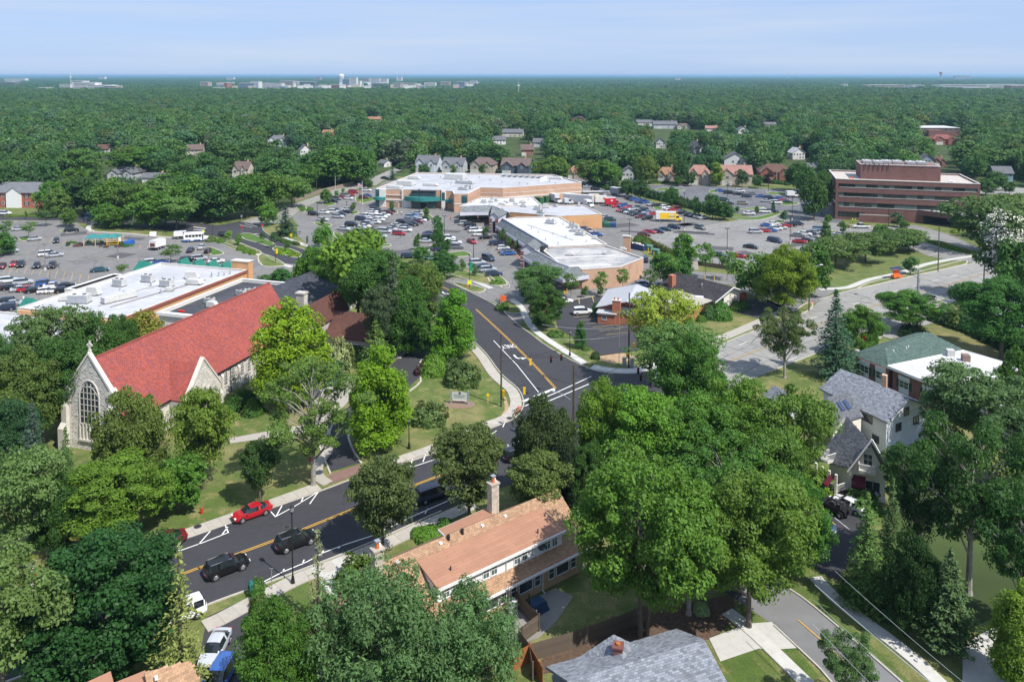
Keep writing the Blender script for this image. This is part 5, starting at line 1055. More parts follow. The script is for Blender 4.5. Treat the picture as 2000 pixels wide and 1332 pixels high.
def mansard(tt,eave,ridge,z0,z1,fascia=.7,name='mansard_roof'):
 """slate strip between an eave polyline (low, outside) and a ridge polyline (high)"""
 for i in range(len(eave)-1):
  a,b,c,d=V2(eave[i]),V2(eave[i+1]),V2(ridge[i+1]),V2(ridge[i]);L_=(b-a).length
  s=MB();s.add([(*a,z0),(*b,z0),(*c,z1),(*d,z1),(*a,z0-fascia),(*b,z0-fascia),(*c,z0-fascia),(*d,z0-fascia)],[(0,1,2,3),(4,7,6,5),(0,4,5,1),(2,6,7,3),(3,7,4,0),(1,5,6,2)]);o=s.obj(name,M_mans,tt)
  n_=Vector((b-a).orthogonal().normalized());mid=(a+b)/2;n_=n_ if(mid+n_-(c+d)/2).length>(mid-n_-(c+d)/2).length else-n_
  MB().prism([tuple(a+n_*.02),tuple(b+n_*.02),tuple(b+n_*.14),tuple(a+n_*.14)],z0-fascia-.25,z0+.08,base=True).obj('fascia',M_lav,o)
  e0,e1=Vector((*a,z0)),Vector((*b,z0));r0,r1=Vector((*d,z1)),Vector((*c,z1));s=MB();nv=12;nu=max(4,int(L_/.5))
  for j in range(nv):
   for q in range(nu):
    f0_,f1_=q/nu,(q+.96)/nu;v0,v1=j/nv,(j+1)/nv;A=lambda f,v,h:(e0.lerp(e1,f)).lerp(r0.lerp(r1,f),v)+Vector((0,0,h));hh=.03+.04*rnd.random()
    kk=rnd.random();s.add([A(f0_,v0,hh),A(f1_,v0,hh),A(f1_,v1,hh*.4),A(f0_,v1,hh*.4)],[(0,1,2,3)],kk)
  s.obj('slate_shingles',M_mans,o,kind='stuff')
  MB().tube((*d,z1+.1),(*c,z1+.1),.16,.16,5).obj('ridge_cap',M_lav,o)
s1=shop('corner_shop','white-roofed corner shop with a slate canopy joined to the grocery store',[(897,403),(940,385),(985,386),(1040,384),(1060,402),(985,404),(960,402)],4.6,M_tanb,M_roofw,.3,[(965,393,3,2,1,0),(945,396,2,1.5,1,0),(1000,394,2,1.5,1,0),(980,400,2,1.5,.8,1),(1020,396,2,1.4,.9,1)])
P=lambda a,b,z:fs.l(G(a,b,z))
mansard(s1,[P(898,416,4.2),P(925,415,4.2),P(954,415,4.2)],[P(903,403,5.6),P(925,402,5.6),P(960,401,5.6)],4.2,5.6,.8)
for px in(903,915,926,940,949):x,y=P(px,431,0);win_part(s1,(x,y+.3,1.5),2.6,2.6,(0,-1),M_darkframe,nx=2,ny=1,name='shop_window')
s2=shop('middle_shop','shop with a grey roof and an orange brick back wall with pipes',[(985,413),(960,402),(1060,401),(1140,400),(1176,418),(1092,422)],4.8,M_orgb,M_roofg,.3,[(1050,410,2.5,1.6,1.3,0),(1065,406,1.6,1.2,1.5,1),(1085,404,1.2,1,1.2,0),(1022,404,1.4,1,1.3,1),(1056,416,2.2,1.6,1.2,0),(1131,403,.8,.8,1.4,2)])
mansard(s2,[P(957,423,4.0),P(990,421,4.0)],[P(962,402,5.8),P(995,416,5.8)],4.0,5.8,.6)
mb=MB();b0,b1=V2(P(1094,437,2.2)),V2(P(1174,430,2.2));mb.path([(*b0,3.4),(*b0.lerp(b1,.4),3.4),(*b0.lerp(b1,.4),3.0),(*b1,3.0)],.12,.12,6);mb.obj('wall_pipe',M_darkframe,s2)
s3=shop('long_shop','long row of shops with a bright white roof and slate canopy',[(982,428),(1010,424),(1093,423),(1186,477),(1070,481),(1040,462)],5.0,M_tanb,M_roofw,.3,[(1076,437,3,2,1.4,0),(1117,445,2,1.5,1.6,0),(1122,452,2.6,2,1,0),(1134,459,2.6,2,1.2,0),(1057,424,2,1.4,1.2,0),(1162,467,1.2,1.2,1,2),(1125,449,1.2,1,1.8,1)])
for px,py in((1038,448),(1052,456),(1066,470),(1100,440),(1105,465),(1090,478),(1145,474),(1080,459)):x,y=fs.l(G(px,py,5.));vent(s3,x,y,5.,.12,.7)
mansard(s3,[P(969,441,3.4),P(1030,483,3.4)],[P(981,427,6.0),P(1071,480,6.0)],3.4,6.0,.5)
x,y=P(968,440,0);x2,y2=P(1031,487,0);A,B=Vector((x,y)),Vector((x2,y2));dd=(B-A).normalized();nn=Vector((dd.y,-dd.x));nn=nn if nn.x<0 else-nn
for i in range(9):q=A.lerp(B,(i+.5)/9)-nn*1.6;win_part(s3,(*q,1.6),3.0,2.6,nn,M_darkframe,nx=2,ny=1,name='shop_window')
for i in range(10):q=A.lerp(B,i/9)+nn*.1;MB().box(q.x-.14,q.x+.14,q.y-.14,q.y+.14,0,3.2).obj('canopy_post',M_darkframe,s3)
def tower(px0,px1,py,d,h,label):
 a,b=P(px0,py,0),P(px1,py,0);w_=b[0]-a[0];tt=thing('entrance_tower',label,'entrance tower',(*fs.w(*a),),fs.a,'gabled entrance towers of the shops')
 gabled(tt,0,w_,0,d,h,h+1.4,'y',M_lav,M_mans,over=.3)
 for x in(.0,w_-.9):
  p=MB().box(x,x+.9,-.35,-.02,0,h-.6).obj('brick_pier',M_redb,tt)
  for zz in(1.2,2.2,3.2):MB().box(x-.03,x+.93,-.39,-.36,zz,zz+.15).obj('stone_course',M_stucco,p)
 MB().box(1.1,w_-1.1,-.05,-.02,0,h-1.6).obj('opening',M_dark,tt)
tower(956,975,455,9,5.6,'white gabled entrance tower with brick piers beside the corner shop');tower(1017,1047,522,7,5.2,'white gabled entrance tower with a brick pier at the near end of the shops')
s4=shop('end_shop','near end shop with a weathered grey barrel roof and plain tan brick wall',[(1062,490),(1070,482),(1184,479),(1246,500),(1257,503),(1212,521),(1137,526),(1100,520)],4.9,M_tanb,M_roofd,.35,[(1215,489,1.2,1,.8,1),(1112,499,1.4,1,.7,1),(1180,497,.8,.8,.7,2)])
MB().prism([P(1186,518,5.),P(1100,521,5.),P(1098,527,5.),P(1196,521,5.)],4.9,5.35).obj('lower_roof',M_roofw,s4)
mansard(s4,[P(1022,501,3.6),P(1075,538,3.6),P(1100,546,3.6),P(1150,538,3.6)],[P(1045,489,5.8),P(1088,513,5.8),P(1112,522,5.8),P(1130,521,5.8)],3.6,5.8,.6)
for px in(1060,1080):x,y=P(px,556-(1090-px)*.8,0);win_part(s4,(x,y+1.2,1.4),2.6,2.4,(-.5,-.8),M_darkframe,nx=2,ny=1,name='shop_window')
tw=thing('brick_pylon','free-standing tan brick pylon behind the end shop by the blue skip','pylon',(*G(1224,492),),R(-17));MB().box(-1.1,1.1,-.5,.5,0,4.8).obj('shaft',M_tanb,tw);MB().box(-1.25,1.25,-.65,.65,4.8,5.05).obj('cap',M_cop,tw)
EXC.append([G(880,420),G(1140,345),G(1260,500),G(1140,560),G(1010,520)])
for tt,f_,pts_,z_ in((s3,fs,[(1030,440),(1120,470)],5.),(s4,fs,[(1085,505),(1200,500)],4.9)):
 q=[f_.l(G(a,b,z_))for a,b in pts_];MB().path([(*q[0],z_+.15),(*q[1],z_+.15)],.07,.07,5).obj('conduit',M_metal,tt)
rr_=random.Random(5)
for i in range(16):px,py=rr_.uniform(800,1090),rr_.uniform(344,362);x,y=fg_.l(G(px,py,7.));vent(t_g,x,y,7.,.2,.8)
for i in range(12):px=rr_.uniform(920,1045);x,y=fs.l(G(px,rr_.uniform(388,400),4.6));(ac_unit(s1,x,y,4.6,1.4,1.,.8,0,1)if i%2 else vent(s1,x,y,4.6,.15,.7))
fo=Fr(G(1631,428),A_E);WO,DO,HO=48.,29.,15.2
t=thing('office_building','four-storey red brick office block with dark ribbon windows and a brick penthouse','office building',(*fo.o,),fo.a);EXC.append([fo.w(*p)for p in[(-3,-12),(WO+3,-12),(WO+3,DO+3),(-3,DO+3)]])
M_glo=mat('office_glass',(.02,.028,.026),rough=.12,var=.5,scale=.15,spec=.8);M_glo2=mat('office_blind',(.10,.125,.115),rough=.35,var=.3,scale=.2,spec=.5)
MB().box(.6,WO-.6,.6,DO-.6,0,HO-.8).obj('core',M_dark,t)
bands=[(0,.9),(3.0,4.9),(6.6,8.7),(10.2,12.2),(13.5,HO)]
for i,(a,b)in enumerate(bands):
 sb=MB()
 for x0,x1,y0,y1 in((0,WO,0,.5),(0,WO,DO-.5,DO),(0,.5,.501,DO-.501),(WO-.5,WO,.501,DO-.501)):sb.box(x0,x1,y0,y1,a,b)
 o=sb.obj('brick_band',M_redb,t)
 if i:MB().box(1.2,WO-1.2,-.12,-.002,b-.12 if i<4 else b-.1,b+.02 if i<4 else b).obj('stone_sill',M_cop,o)
for x0,x1 in((0,.9),(WO-.9,WO)):
 for a,b in zip(bands,bands[1:]):MB().box(x0+.002,x1-.002,.003,.6,a[1],b[0]).obj('corner_pier',M_redb,t)
for i,(a,b)in enumerate(zip(bands,bands[1:])):
 z0,z1=a[1],b[0];n=24;x0,x1=(1.0,WO-1.0)if i else(1.0,10.0);n=n if i else 5;wd=(x1-x0)/n
 pm=MB().box(0,wd-.06,.28,.34,z0+.02,z1-.02).mesh('pane',M_glo);pm2=MB().box(0,wd-.06,.28,.34,z0+.02,z1-.02).mesh('pane',M_glo2)
 rw=MB().box(x0,x1,.35,.4,z0,z1).obj('ribbon_window',M_darkframe,t)
 for j in range(n):p=ob('pane',pm2 if rnd.random()<(.3 if i>1 else .12)else pm,rw);p.location=(x0+j*wd,0,0)
 n2=14;wd=(DO-2)/n2;sw=MB().box(.35,.4,1,DO-1,z0,z1).obj('ribbon_window',M_darkframe,t);pm=MB().box(.28,.34,0,wd-.06,z0+.02,z1-.02).mesh('pane',M_glo)
 for j in range(n2):p=ob('pane',pm,sw);p.location=(0,1+j*wd,0)
 if i==0:MB().box(10.0,WO,.02,.5,z0,z1).obj('brick_band',M_redb,t)
MB().box(.5,WO-.5,.5,DO-.5,HO-.8,HO-.5).obj('roof',mat('roof_gravel',(.46,.42,.38),var=.08),t)
MB().ribbon([(.2,.2),(WO-.2,.2),(WO-.2,DO-.2),(.2,DO-.2)],.5,HO,HO+.12,True).obj('parapet_coping',M_cop,t)
ph=MB().box(9.3,36.5,6.5,21,HO-.5,HO+5).obj('penthouse',M_redb,t);MB().ribbon([(9.4,6.6),(36.4,6.6),(36.4,20.9),(9.4,20.9)],.3,HO+5,HO+5.15,True).obj('coping',M_cop,ph)
for x in(12,16,19.5,23,27,31):ac_unit(t,x+rnd.uniform(-.5,.5),13+rnd.uniform(-2,2),HO+5,3,5,1.1,0,0)
MB().path([(9.6,6.3,HO+5.3),(23,6.3,HO+5.3),(36,6.3,HO+5.3)],.08,.08,5).obj('rail',M_metal,ph)
for x in range(6):MB().tube((10.8+x*1.6,6.25,HO+3.2),(10.8+x*1.6,6.25,HO+5.6),.12,.12,6).obj('pipe',M_darkframe,ph)
for x in(5,6,38.5):MB().box(x,x+.5,3,3.6,HO-.5,HO+.4).obj('roof_vent',M_orange if x<10 else M_frame,t)
MB().tube((39.6,4,HO-.5),(39.6,4,HO+.3),.9,1.1,12).obj('exhaust_fan',M_frame,t)
cn=MB().add([(27.5,.2,3.1),(44.5,-10.5,3.1),(48.5,-5,3.1),(42,.2,3.1),(27.5,.2,4.9),(44.5,-10.5,4.9),(48.5,-5,4.9),(42,.2,4.9)],[(3,2,1,0),(4,5,6,7),(0,1,5,4),(1,2,6,5),(2,3,7,6),(3,0,4,7)]).obj('entrance_canopy',M_redb,t)
MB().prism([(27.9,.15),(44.4,-10.1),(48.1,-5),(42,.1)],4.9,4.98).obj('canopy_roof',mat('canopy_lead',(.30,.31,.33)),cn);MB().add([(44.2,-10.3,0),(48.4,-4.9,0),(47.6,-4.4,0),(43.5,-9.8,0),(44.2,-10.3,3.1),(48.4,-4.9,3.1),(47.6,-4.4,3.1),(43.5,-9.8,3.1)],[(0,1,5,4),(1,2,6,5),(2,3,7,6),(3,0,4,7),(4,5,6,7)]).obj('canopy_pier',M_redb,cn)
MB().box(30,42,-.4,-.05,0,3.0).obj('dark_entrance',M_dark,t)
yd=thing('brick_screen_wall','low red brick screen wall in front of the office behind the white pickup','wall',(*fo.w(8,-4),),fo.a);MB().box(0,13.5,0,.4,0,2.8).obj('wall',M_redb,yd);MB().box(-.05,13.55,-.05,.45,2.8,2.92).obj('coping',M_cop,yd);MB().box(13.1,13.5,.41,3.6,0,2.8).obj('return_wall',M_redb,yd)
LAND.append((*fo.w(24,15),'the office block'))
fk=Fr(G(1200,634),A_E)
t=thing('brick_clinic','low red brick clinic with a pale shallow gable roof and a broad chimney','clinic',(*fk.o,),fk.a);EXC.append([fk.w(*p)for p in[(-2,-3),(17,-3),(17,19),(-2,19)]])
W,r=gabled(t,-3.8,8.5,2.5,16,3.0,4.6,'y',M_clb,mat('roof_pale_grey',(.42,.43,.46),var=.08,scale=.8,tint=.1),over=.7)
MB().box(-3.6,.2,-.4,2.3,0,2.3).obj('front_bay',M_clb,t);MB().box(-3.9,.5,-.7,2.45,2.3,2.5).obj('bay_roof',M_roofg,t);MB().box(.5,8.3,.4,2.45,0,2.4).obj('front_bay',M_clb,t);MB().add([(.2,.1,2.4),(8.8,.1,2.4),(8.8,2.6,3.6),(.2,2.6,3.6)],[(0,1,2,3)]).obj('bay_roof',M_slate,t)
win_part(t,(-2.2,-.42,1.5),1.0,1.1,(0,-1),nx=2,ny=1);ch=MB().box(-.5,1.2,.0,1.3,0,5.2).obj('chimney',M_clb,t);MB().box(-.6,1.3,-.1,1.4,5.2,5.35).obj('chimney_cap',M_cop,ch)
for x in(-.1,.7):MB().tube((x,.6,5.35),(x,.6,5.75),.18,.18,8).obj('flue',M_clb,ch)
c2=thing('clinic_lobby','low orange brick wing with a flat roof between the clinic and the black gable','clinic wing',(*fk.o,),fk.a);P2=lambda a,b,z=0:fk.l(G(a,b,z))
q=[P2(1260,627),P2(1332,634),P2(1405,612),P2(1405,585),P2(1300,592)];q=ls(fk,[(1262,603),(1330,606),(1402,582),(1350,566),(1270,580)],3.0)
wallpoly(c2,q,0,2.95,M_clb);MB().prism(inset(q,-.6),2.95,3.2,base=True).obj('roof',mat('roof_tan_gravel',(.40,.36,.31),var=.1),c2);EXC.append([fk.w(*p)for p in q])
for px,py in((1366,581),(1345,590)):x,y=fk.l(G(px,py,3.2));MB().box(-.9,.9,-.5,.5,0,.25).obj('skylight',M_frame,c2).location=(x,y,3.2)
f3=Fr((45.8,175),R(37));c3=thing('black_gable_building','single-storey building with a wide black shingle roof, white gable end and rust-red panel','clinic',(*f3.o,),f3.a);EXC.append([f3.w(*p)for p in[(-2,-2),(13,-2),(13,17),(-2,17)]])
W,r=gabled(c3,0,11.5,0,15.5,3.1,5.2,'y',M_stucco,M_shblack,over=.9,th=.22)
for x0,y0,dx in((-.9,16.4,6.65),(12.4,-.9,-6.65)):MB().field((x0,y0,3.0),(0,-17.3 if dx>0 else 17.3,0),(dx,0,2.43),34,18,.03,.3,gap=.03).obj('shingles',M_shblack,r,kind='stuff')
for a,b in(((-.9,2.75),(5.75,5.2)),((5.75,5.2),(12.4,2.75))):MB().add([(a[0],-.98,a[1]),(b[0],-.98,b[1]),(b[0],-.98,b[1]+.26),(a[0],-.98,a[1]+.26),(a[0],-.9,a[1]),(b[0],-.9,b[1]),(b[0],-.9,b[1]+.26),(a[0],-.9,a[1]+.26)],[(0,1,2,3),(7,6,5,4),(0,4,5,1),(2,6,7,3)]).obj('bargeboard',M_frame,c3)
MB().box(-.02,1.0,-.06,-.01,0,3.0).obj('brick_corner',M_clb,c3);win_part(c3,(2.3,-.02,2.2),2.3,1.9,(0,-1),nx=2,ny=2);MB().box(9.2,11.5,-.3,-.02,0,3.1).obj('rust_panel',mat('panel_rust',(.26,.07,.05),var=.35,scale=2),c3)
lg_=MB();lg_.box(4.6,4.7,-.07,-.02,1.0,2.2).box(4.6,5.2,-.07,-.02,2.1,2.2).box(4.6,4.9,-.07,-.02,1.0,1.1)
for x in(6.3,6.95,7.6,8.25):lg_.box(x,x+.08,-.07,-.02,1.75,2.2).box(x,x+.42,-.07,-.02,2.12,2.2).box(x,x+.42,-.07,-.02,1.72,1.8)
lg_.box(7.36,7.44,-.07,-.02,1.72,2.2);lg_.obj('lettering',M_darkframe,c3);MB().tube((5.6,-.07,1.95),(5.6,-.02,1.95),.42,.42,14).obj('emblem',mat('emblem_tan',(.42,.36,.28)),c3);MB().box(5.5,6.0,-.06,-.02,2.5,4.0).box(5.3,5.8,-.06,-.02,.3,1.1).obj('tan_strip',mat('emblem_tan',(.5,.45,.38)),c3)
x,y=f3.l((43.5,187));c_=MB().box(-.7,.7,-.6,.6,2.5,6.2).obj('chimney',M_clb,c3);c_.location=(.6,13.0,0);MB().tube((3,6,4),(3,6,5),.12,.12,8).tube((3,6,5),(3,6,5.2),.25,.2,8).obj('vent_pipe',M_metal,c3)
A0=V2(G(748,1098,6.6));B0=V2(G(1084,957,6.6));ft=Fr(A0,math.atan2((B0-A0).y,(B0-A0).x));TL=(B0-A0).length
t=thing('townhouse_row','long row house with a tan shingle roof and two tall pale brick chimneys','townhouse',(*ft.o,),ft.a);EXC.append([ft.w(*p)for p in[(-3,-9),(TL+2,-9),(TL+2,6),(-3,6)]])
def slope(y0,z0,y1,z1,x0,x1,m,nm,th=.15,shingles=None,par=None,nu=None):
 o=MB().add([(x0,y0,z0),(x1,y0,z0),(x1,y1,z1),(x0,y1,z1),(x0,y0,z0-th),(x1,y0,z0-th),(x1,y1,z1-th),(x0,y1,z1-th)],[(0,1,2,3),(4,7,6,5),(0,4,5,1),(2,6,7,3),(3,7,4,0),(1,5,6,2)]).obj(nm,m,par or t)
 L_=math.hypot(y1-y0,z1-z0)
 if shingles:MB().field((x0,y0,z0+.002),(x1-x0,0,0),(0,y1-y0,z1-z0),nu or int((x1-x0)/.32),max(2,int(L_/.18)),.035,.4,gap=.03).obj('shingles',m,o,kind='stuff')
 return o
slope(-1.0,6.0,0,6.62,-.35,TL+.35,M_shtan,'upper_roof',shingles=1);slope(6.0,2.6,.0,6.64,TL+.35,-.35,M_shtan,'front_roof',shingles=1)
slope(-5.8,2.75,-1.0,6.0,-.35,3.3,M_shtan,'rear_roof',shingles=1);slope(-5.8,2.75,-1.0,6.0,19.1,TL+.35,M_shtan,'rear_roof',shingles=1);slope(-5.8,2.75,-4.55,3.6,3.3,19.1,M_shtan,'rear_roof',shingles=1)
dm=slope(-5.0,5.25,-1.0,6.0,3.2,19.2,M_shtan2,'dormer_roof',shingles=None);MB().field((3.2,-5.0,5.252),(16,0,0),(0,4.0,.75),8,10,.012,.3,gap=.012).obj('felt_sheets',M_shtan2,dm,kind='stuff')
MB().box(3.1,19.3,-5.12,-5.0,5.02,5.28).obj('dormer_gutter',M_frame,t);MB().box(-.35,TL+.35,-5.95,-5.8,2.52,2.74).obj('gutter',M_frame,t)
MB().add([(3.4,-4.6,3.5),(19,-4.6,3.5),(19,-4.6,5.25),(3.4,-4.6,5.25)],[(0,1,2,3)]).box(3.4,19,-4.58,-4.4,3.5,5.2).obj('dormer_wall',M_siding,t)
dw=[c for c in t.children if c.name.startswith('dormer_wall')][0]
for j in range(7):MB().box(3.4,19,-4.635,-4.61,3.62+j*.22,3.80+j*.22).obj('siding_board',M_siding,dw)
for x in(3.4,19.0):mb=MB().add([(x-.05,-4.6,3.5),(x+.05,-4.6,3.5),(x+.05,-4.6,5.2),(x-.05,-4.6,5.2),(x-.05,-1.3,5.75),(x+.05,-1.3,5.75),(x-.05,-1.3,5.7),(x+.05,-1.3,5.7)],[(0,1,2,3),(0,3,4),(1,5,2),(2,5,4,3)]);mb.obj('dormer_cheek',M_siding,t)
for x in(4.3,5.3,9.0,10.0,12.9,13.9,17.0,18.0):win_part(t,(x,-4.64,4.4),.8,1.25,(0,-1),glass=mat('glass_pale',(.10,.14,.135),rough=.15,var=.3,spec=.8),nx=2,ny=2,name='sash_window',depth=.07,panes=True)
for x in(7.2,11.5,15.6):MB().tube((x,-4.75,3.55),(x,-4.75,5.1),.05,.05,6).obj('downpipe',M_frame,t)
for i,x in enumerate((.2,TL-.2)):mb=MB();s=MB();gable_wall(s,-5.2,5.2,x,0,2.7,6.5,.25,1 if i==0 else-1);mb.add([(b,a,c)for a,b,c in s.v],[f[::-1]for f in s.f]);mb.obj('gable_wall',M_siding,t)
MB().box(.5,TL-.5,-5.2,-4.95,0,2.6).obj('rear_wall',M_yelb,t);MB().box(.5,TL-.5,4.95,5.2,0,2.6).obj('front_wall',M_yelb,t)
for x in(3.0,9.2,13.6,18.6):
 for dx,wd in((-1.55,.8),(0,1.8),(1.55,.8)):win_part(t,(x+dx,-5.24,1.55),wd,1.35,(0,-1),nx=1,ny=2 if wd<1 else 1,name='sash_window')
for x in(11.4,15.8):MB().path([(x,-5.8,2.5),(x,-5.35,2.2),(x,-5.3,.2),(x,-5.7,.05)],.06,.06,6).obj('downpipe',M_frame,t)
door_part(t,(6.4,-5.21,0),.95,2.05,(0,-1),mat('door_brown',(.12,.06,.03)))
def chimney_tall(x,y,h,sc=1):
 c=MB().box(-.5,.5,-.42,.42,0,h).box(-.6,.6,-.52,.52,h,h+.18).obj('chimney',M_yelbp,t);c.location=(x,y,0)
 for fx_,u_,n_ in(((-.5,-.423,0),(1,0,0),4),((-.503,.42,0),(0,-.84,0),3),((.503,-.42,0),(0,.84,0),3)):MB().field(fx_,u_,(0,0,h),n_,int(h/.2),.02,.6).obj('chimney_stones',M_yelbp,c,kind='stuff')
 MB().tube((0,0,h+.18),(0,0,h+.75),.2,.17,10).obj('clay_flue',M_orange2,c);MB().box(-.25,.25,-.25,.25,h+.85,h+.95).obj('flue_cap',M_metal,c);MB().tube((.3,.1,h+.18),(.3,.1,h+.5),.13,.1,8).obj('clay_flue',M_frame,c)
M_yelbp=mat('chimney_stone',(.47,.41,.34),rough=.95,var=.12,scale=1,tint=.18);M_orange2=mat('clay_pot',(.55,.15,.05),rough=.8)
chimney_tall(-.75,-.3,8.3);chimney_tall(15.0,2.4,8.6)
pq_=[ft.l(G(*q,5.5))for q in((857,1033),(952,991),(967,1002),(871,1048))];pq_[2]=(pq_[2][0],.2);pq_[3]=(pq_[3][0],.2)
MB().prism(pq_,5.3,5.5,base=True).obj('porch_roof',M_shtan2,t);MB().ribbon(inset(pq_,-.03),.1,5.22,5.46,True).obj('porch_gutter',M_frame,t);MB().prism(inset(pq_,.35),0,5.28).obj('porch',M_siding,t)
for x,y,z_ in((1.3,-.55,6.3),(6.3,-.5,6.33),(11.5,-.5,6.33),(14.5,-.5,6.33)):MB().box(-.15,.15,-.15,.15,0,.18).obj('roof_vent',M_frame,t).location=(x,y,z_)
for x in(7.3,9.0):MB().tube((x,-.4,6.35),(x,-.4,6.9),.17,.17,8).obj('vent_pipe',M_black,t)
for x,y in((5.5,-3.6),(16.3,-3.9)):MB().tube((x,y,5.5),(x,y,5.9),.08,.08,6).obj('vent_pipe',M_dark,t)
lt=thing('townhouse_wing','small tan-roofed wing at the left end of the row house, under the pale-leaved tree','house',(*ft.w(-5,-4),),ft.a);gabled(lt,-2.5,3.6,-2,5,2.6,4.2,'y',M_siding,M_shtan,over=.4)
dish=thing('satellite_dish','dark satellite dish on the white dormer wall by the right sash windows','dish',(*ft.w(16.0,-4.9),0),ft.a);s=MB();s.tube((0,.1,4.6),(0,-.12,4.75),.42,.42,14);s.obj('reflector',M_darkframe,dish);MB().tube((0,-.1,4.6),(.1,-.5,4.5),.02,.02,5).obj('arm',M_metal,dish)
fh=Fr(G(1250,1300,5.0),R(-12))
t=thing('grey_roof_house','house with a large blue-grey shingle roof at the foot of the picture','house',(*fh.o,),fh.a)
def roof_poly(tt,pts,m,nm='roof_slope',rows=14,tiles=True):
 P_=[Vector(p)for p in pts];n=Vector((0,0,0));ce=sum(P_,Vector((0,0,0)))/len(P_)
 for i in range(len(P_)):n+=(P_[i]-ce).cross(P_[(i+1)%len(P_)]-ce)
 n.normalize();P_=[Vector((p.x,p.y,ce.z-((p.x-ce.x)*n.x+(p.y-ce.y)*n.y)/n.z))for p in P_]
 if n.z<0:P_=P_[::-1];n=-n
 k=len(P_);s=MB().add([tuple(p)for p in P_]+[tuple(p-Vector((0,0,.18)))for p in P_],[tuple(range(k)),tuple(range(2*k-1,k-1,-1))]+[(i,k+i,k+(i+1)%k,(i+1)%k)for i in range(k)]);o=s.obj(nm,m,tt)
 if tiles:
  u=Vector((-n.y,n.x,0)).normalized();v=n.cross(u)
  if v.z<0:v=-v;u=-u
  A=P_[0];us=[(p-A).dot(u)for p in P_];vs=[(p-A).dot(v)for p in P_];poly=list(zip(us,vs));u0,u1,v0,v1=min(us),max(us),min(vs),max(vs);nu=max(2,int((u1-u0)/.36));nv=max(2,int((v1-v0)/.2))
  MB().field(A+u*u0+v*v0+n*.003,u*(u1-u0),v*(v1-v0),nu,nv,.03,.5,lambda a,b:inside((u0+a*(u1-u0),v0+b*(v1-v0)),poly),gap=.03).obj('shingles',m,o,kind='stuff')
 return o
def hp(px,py,z):x,y=fh.l(G(px,py,z));return(x,y,z)
def slope_rect(tt,a,b,sd,wd,drop,m):
 a,b=Vector(a),Vector(b);d_=(b-a);d_.z=0;n_=Vector((d_.y,-d_.x,0)).normalized()*sd;v=n_*wd-Vector((0,0,drop));q=[a,b,b+v,a+v];k=d_.cross(v).z
 if k<0:q=[b,a,a+v,b+v]
 s=MB().add([tuple(x)for x in q]+[tuple(x-Vector((0,0,.2)))for x in q],[(0,3,2,1),(4,5,6,7)]+[(i,(i+1)%4,4+(i+1)%4,4+i)for i in range(4)]);o=s.obj('roof_slope',m,tt);e0,e1=(q[2],q[3])
 MB().field(e0+Vector((0,0,.004)),e1-e0,q[1]-q[2],int((e1-e0).length/.34),int(v.length/.19),.03,.5,gap=.03).obj('shingles',m,o,kind='stuff');return o
Ra,Rb=hp(1108,1330,6.4),hp(1376,1249,6.4);slope_rect(t,Ra,Rb,1,8.0,3.4,M_shgrey);slope_rect(t,Ra,Rb,-1,4.2,1.9,M_shgrey)
pa,pb=hp(1225,1300,6.3),hp(1198,1241,5.9);slope_rect(t,(pa[0],pa[1],6.0),(pb[0],pb[1],6.0),-1,5.4,3.0,M_shgrey);slope_rect(t,(pa[0],pa[1],6.0),(pb[0],pb[1],6.0),1,2.9,1.7,M_shgrey)
mb=MB().prism([fh.l(G(x,y,2.6))for x,y in((1110,1330),(1200,1270),(1310,1262),(1375,1275),(1405,1340),(1300,1400),(1150,1400))],0,2.7);mb.obj('wall',M_clb,t);EXC.append([G(x,y)for x,y in((1060,1340),(1190,1250),(1390,1250),(1430,1340))])
x,y,_=hp(1207,1300,4.6);c=MB().box(-.38,.38,-.38,.38,3.9,6.3).box(-.46,.46,-.46,.46,6.3,6.45).obj('chimney',mat('brick_dark',(.16,.06,.05),kind='brick',var=.2),t);c.location=(x,y,0);MB().tube((0,0,6.45),(0,0,6.6),.2,.2,8).obj('flue',M_cedar,c)
for px,py,z_ in((1201,1272,5.4),(1304,1270,5.6),(1357,1250,5.7),(1251,1291,6.1),(1178,1316,5.2),(1133,1309,4.8)):x,y,_=hp(px,py,z_);MB().box(-.2,.2,-.2,.2,0,.3).obj('roof_vent',M_black,t).location=(x,y,z_-.1)
fb_=Fr(G(330,1332,5.5),R(37));t=thing('tan_roof_house','tan shingled house roofs showing at the bottom left edge','house',(*fb_.o,),fb_.a);bp=lambda px,py,z:(*fb_.l(G(px,py,z)),z)
roof_poly(t,[bp(282,1318,5.5),bp(371,1284,5.5),bp(395,1345,3.4),bp(300,1400,3.4)],M_shtan);roof_poly(t,[bp(205,1340,5.2),bp(284,1308,5.2),bp(288,1330,4.9),bp(255,1345,4.9)],M_shtan2,tiles=False);roof_poly(t,[bp(150,1340,5.2),bp(216,1310,5.2),bp(222,1332,4.9),bp(160,1360,4.9)],M_shtan2,tiles=False)
mb=MB().prism([fb_.l(G(x,y,3))for x,y in((200,1350),(380,1330),(390,1420),(200,1420))],0,3.2);mb.obj('wall',M_blues,t);MB().box(-.12,.12,-.12,.12,0,.25).obj('roof_vent',M_frame,t).location=bp(305,1326,5.3)
fm=Fr(G(1672,726),A_E+R(4))
t=thing('green_roof_office','brick office with a green hipped shingle roof and a long white flat roof behind','office building',(*fm.o,),fm.a)
mp_=lambda px,py,z:(*fm.l(G(px,py,z)),z)
e=3.6;L1=mp_(1666,693,e);L2=mp_(1735,720,e);R1=mp_(1883,680,e+.2);T1=mp_(1727,678,e+2.0);T2=mp_(1812,650,e+2.0);L3=mp_(1708,672,e)
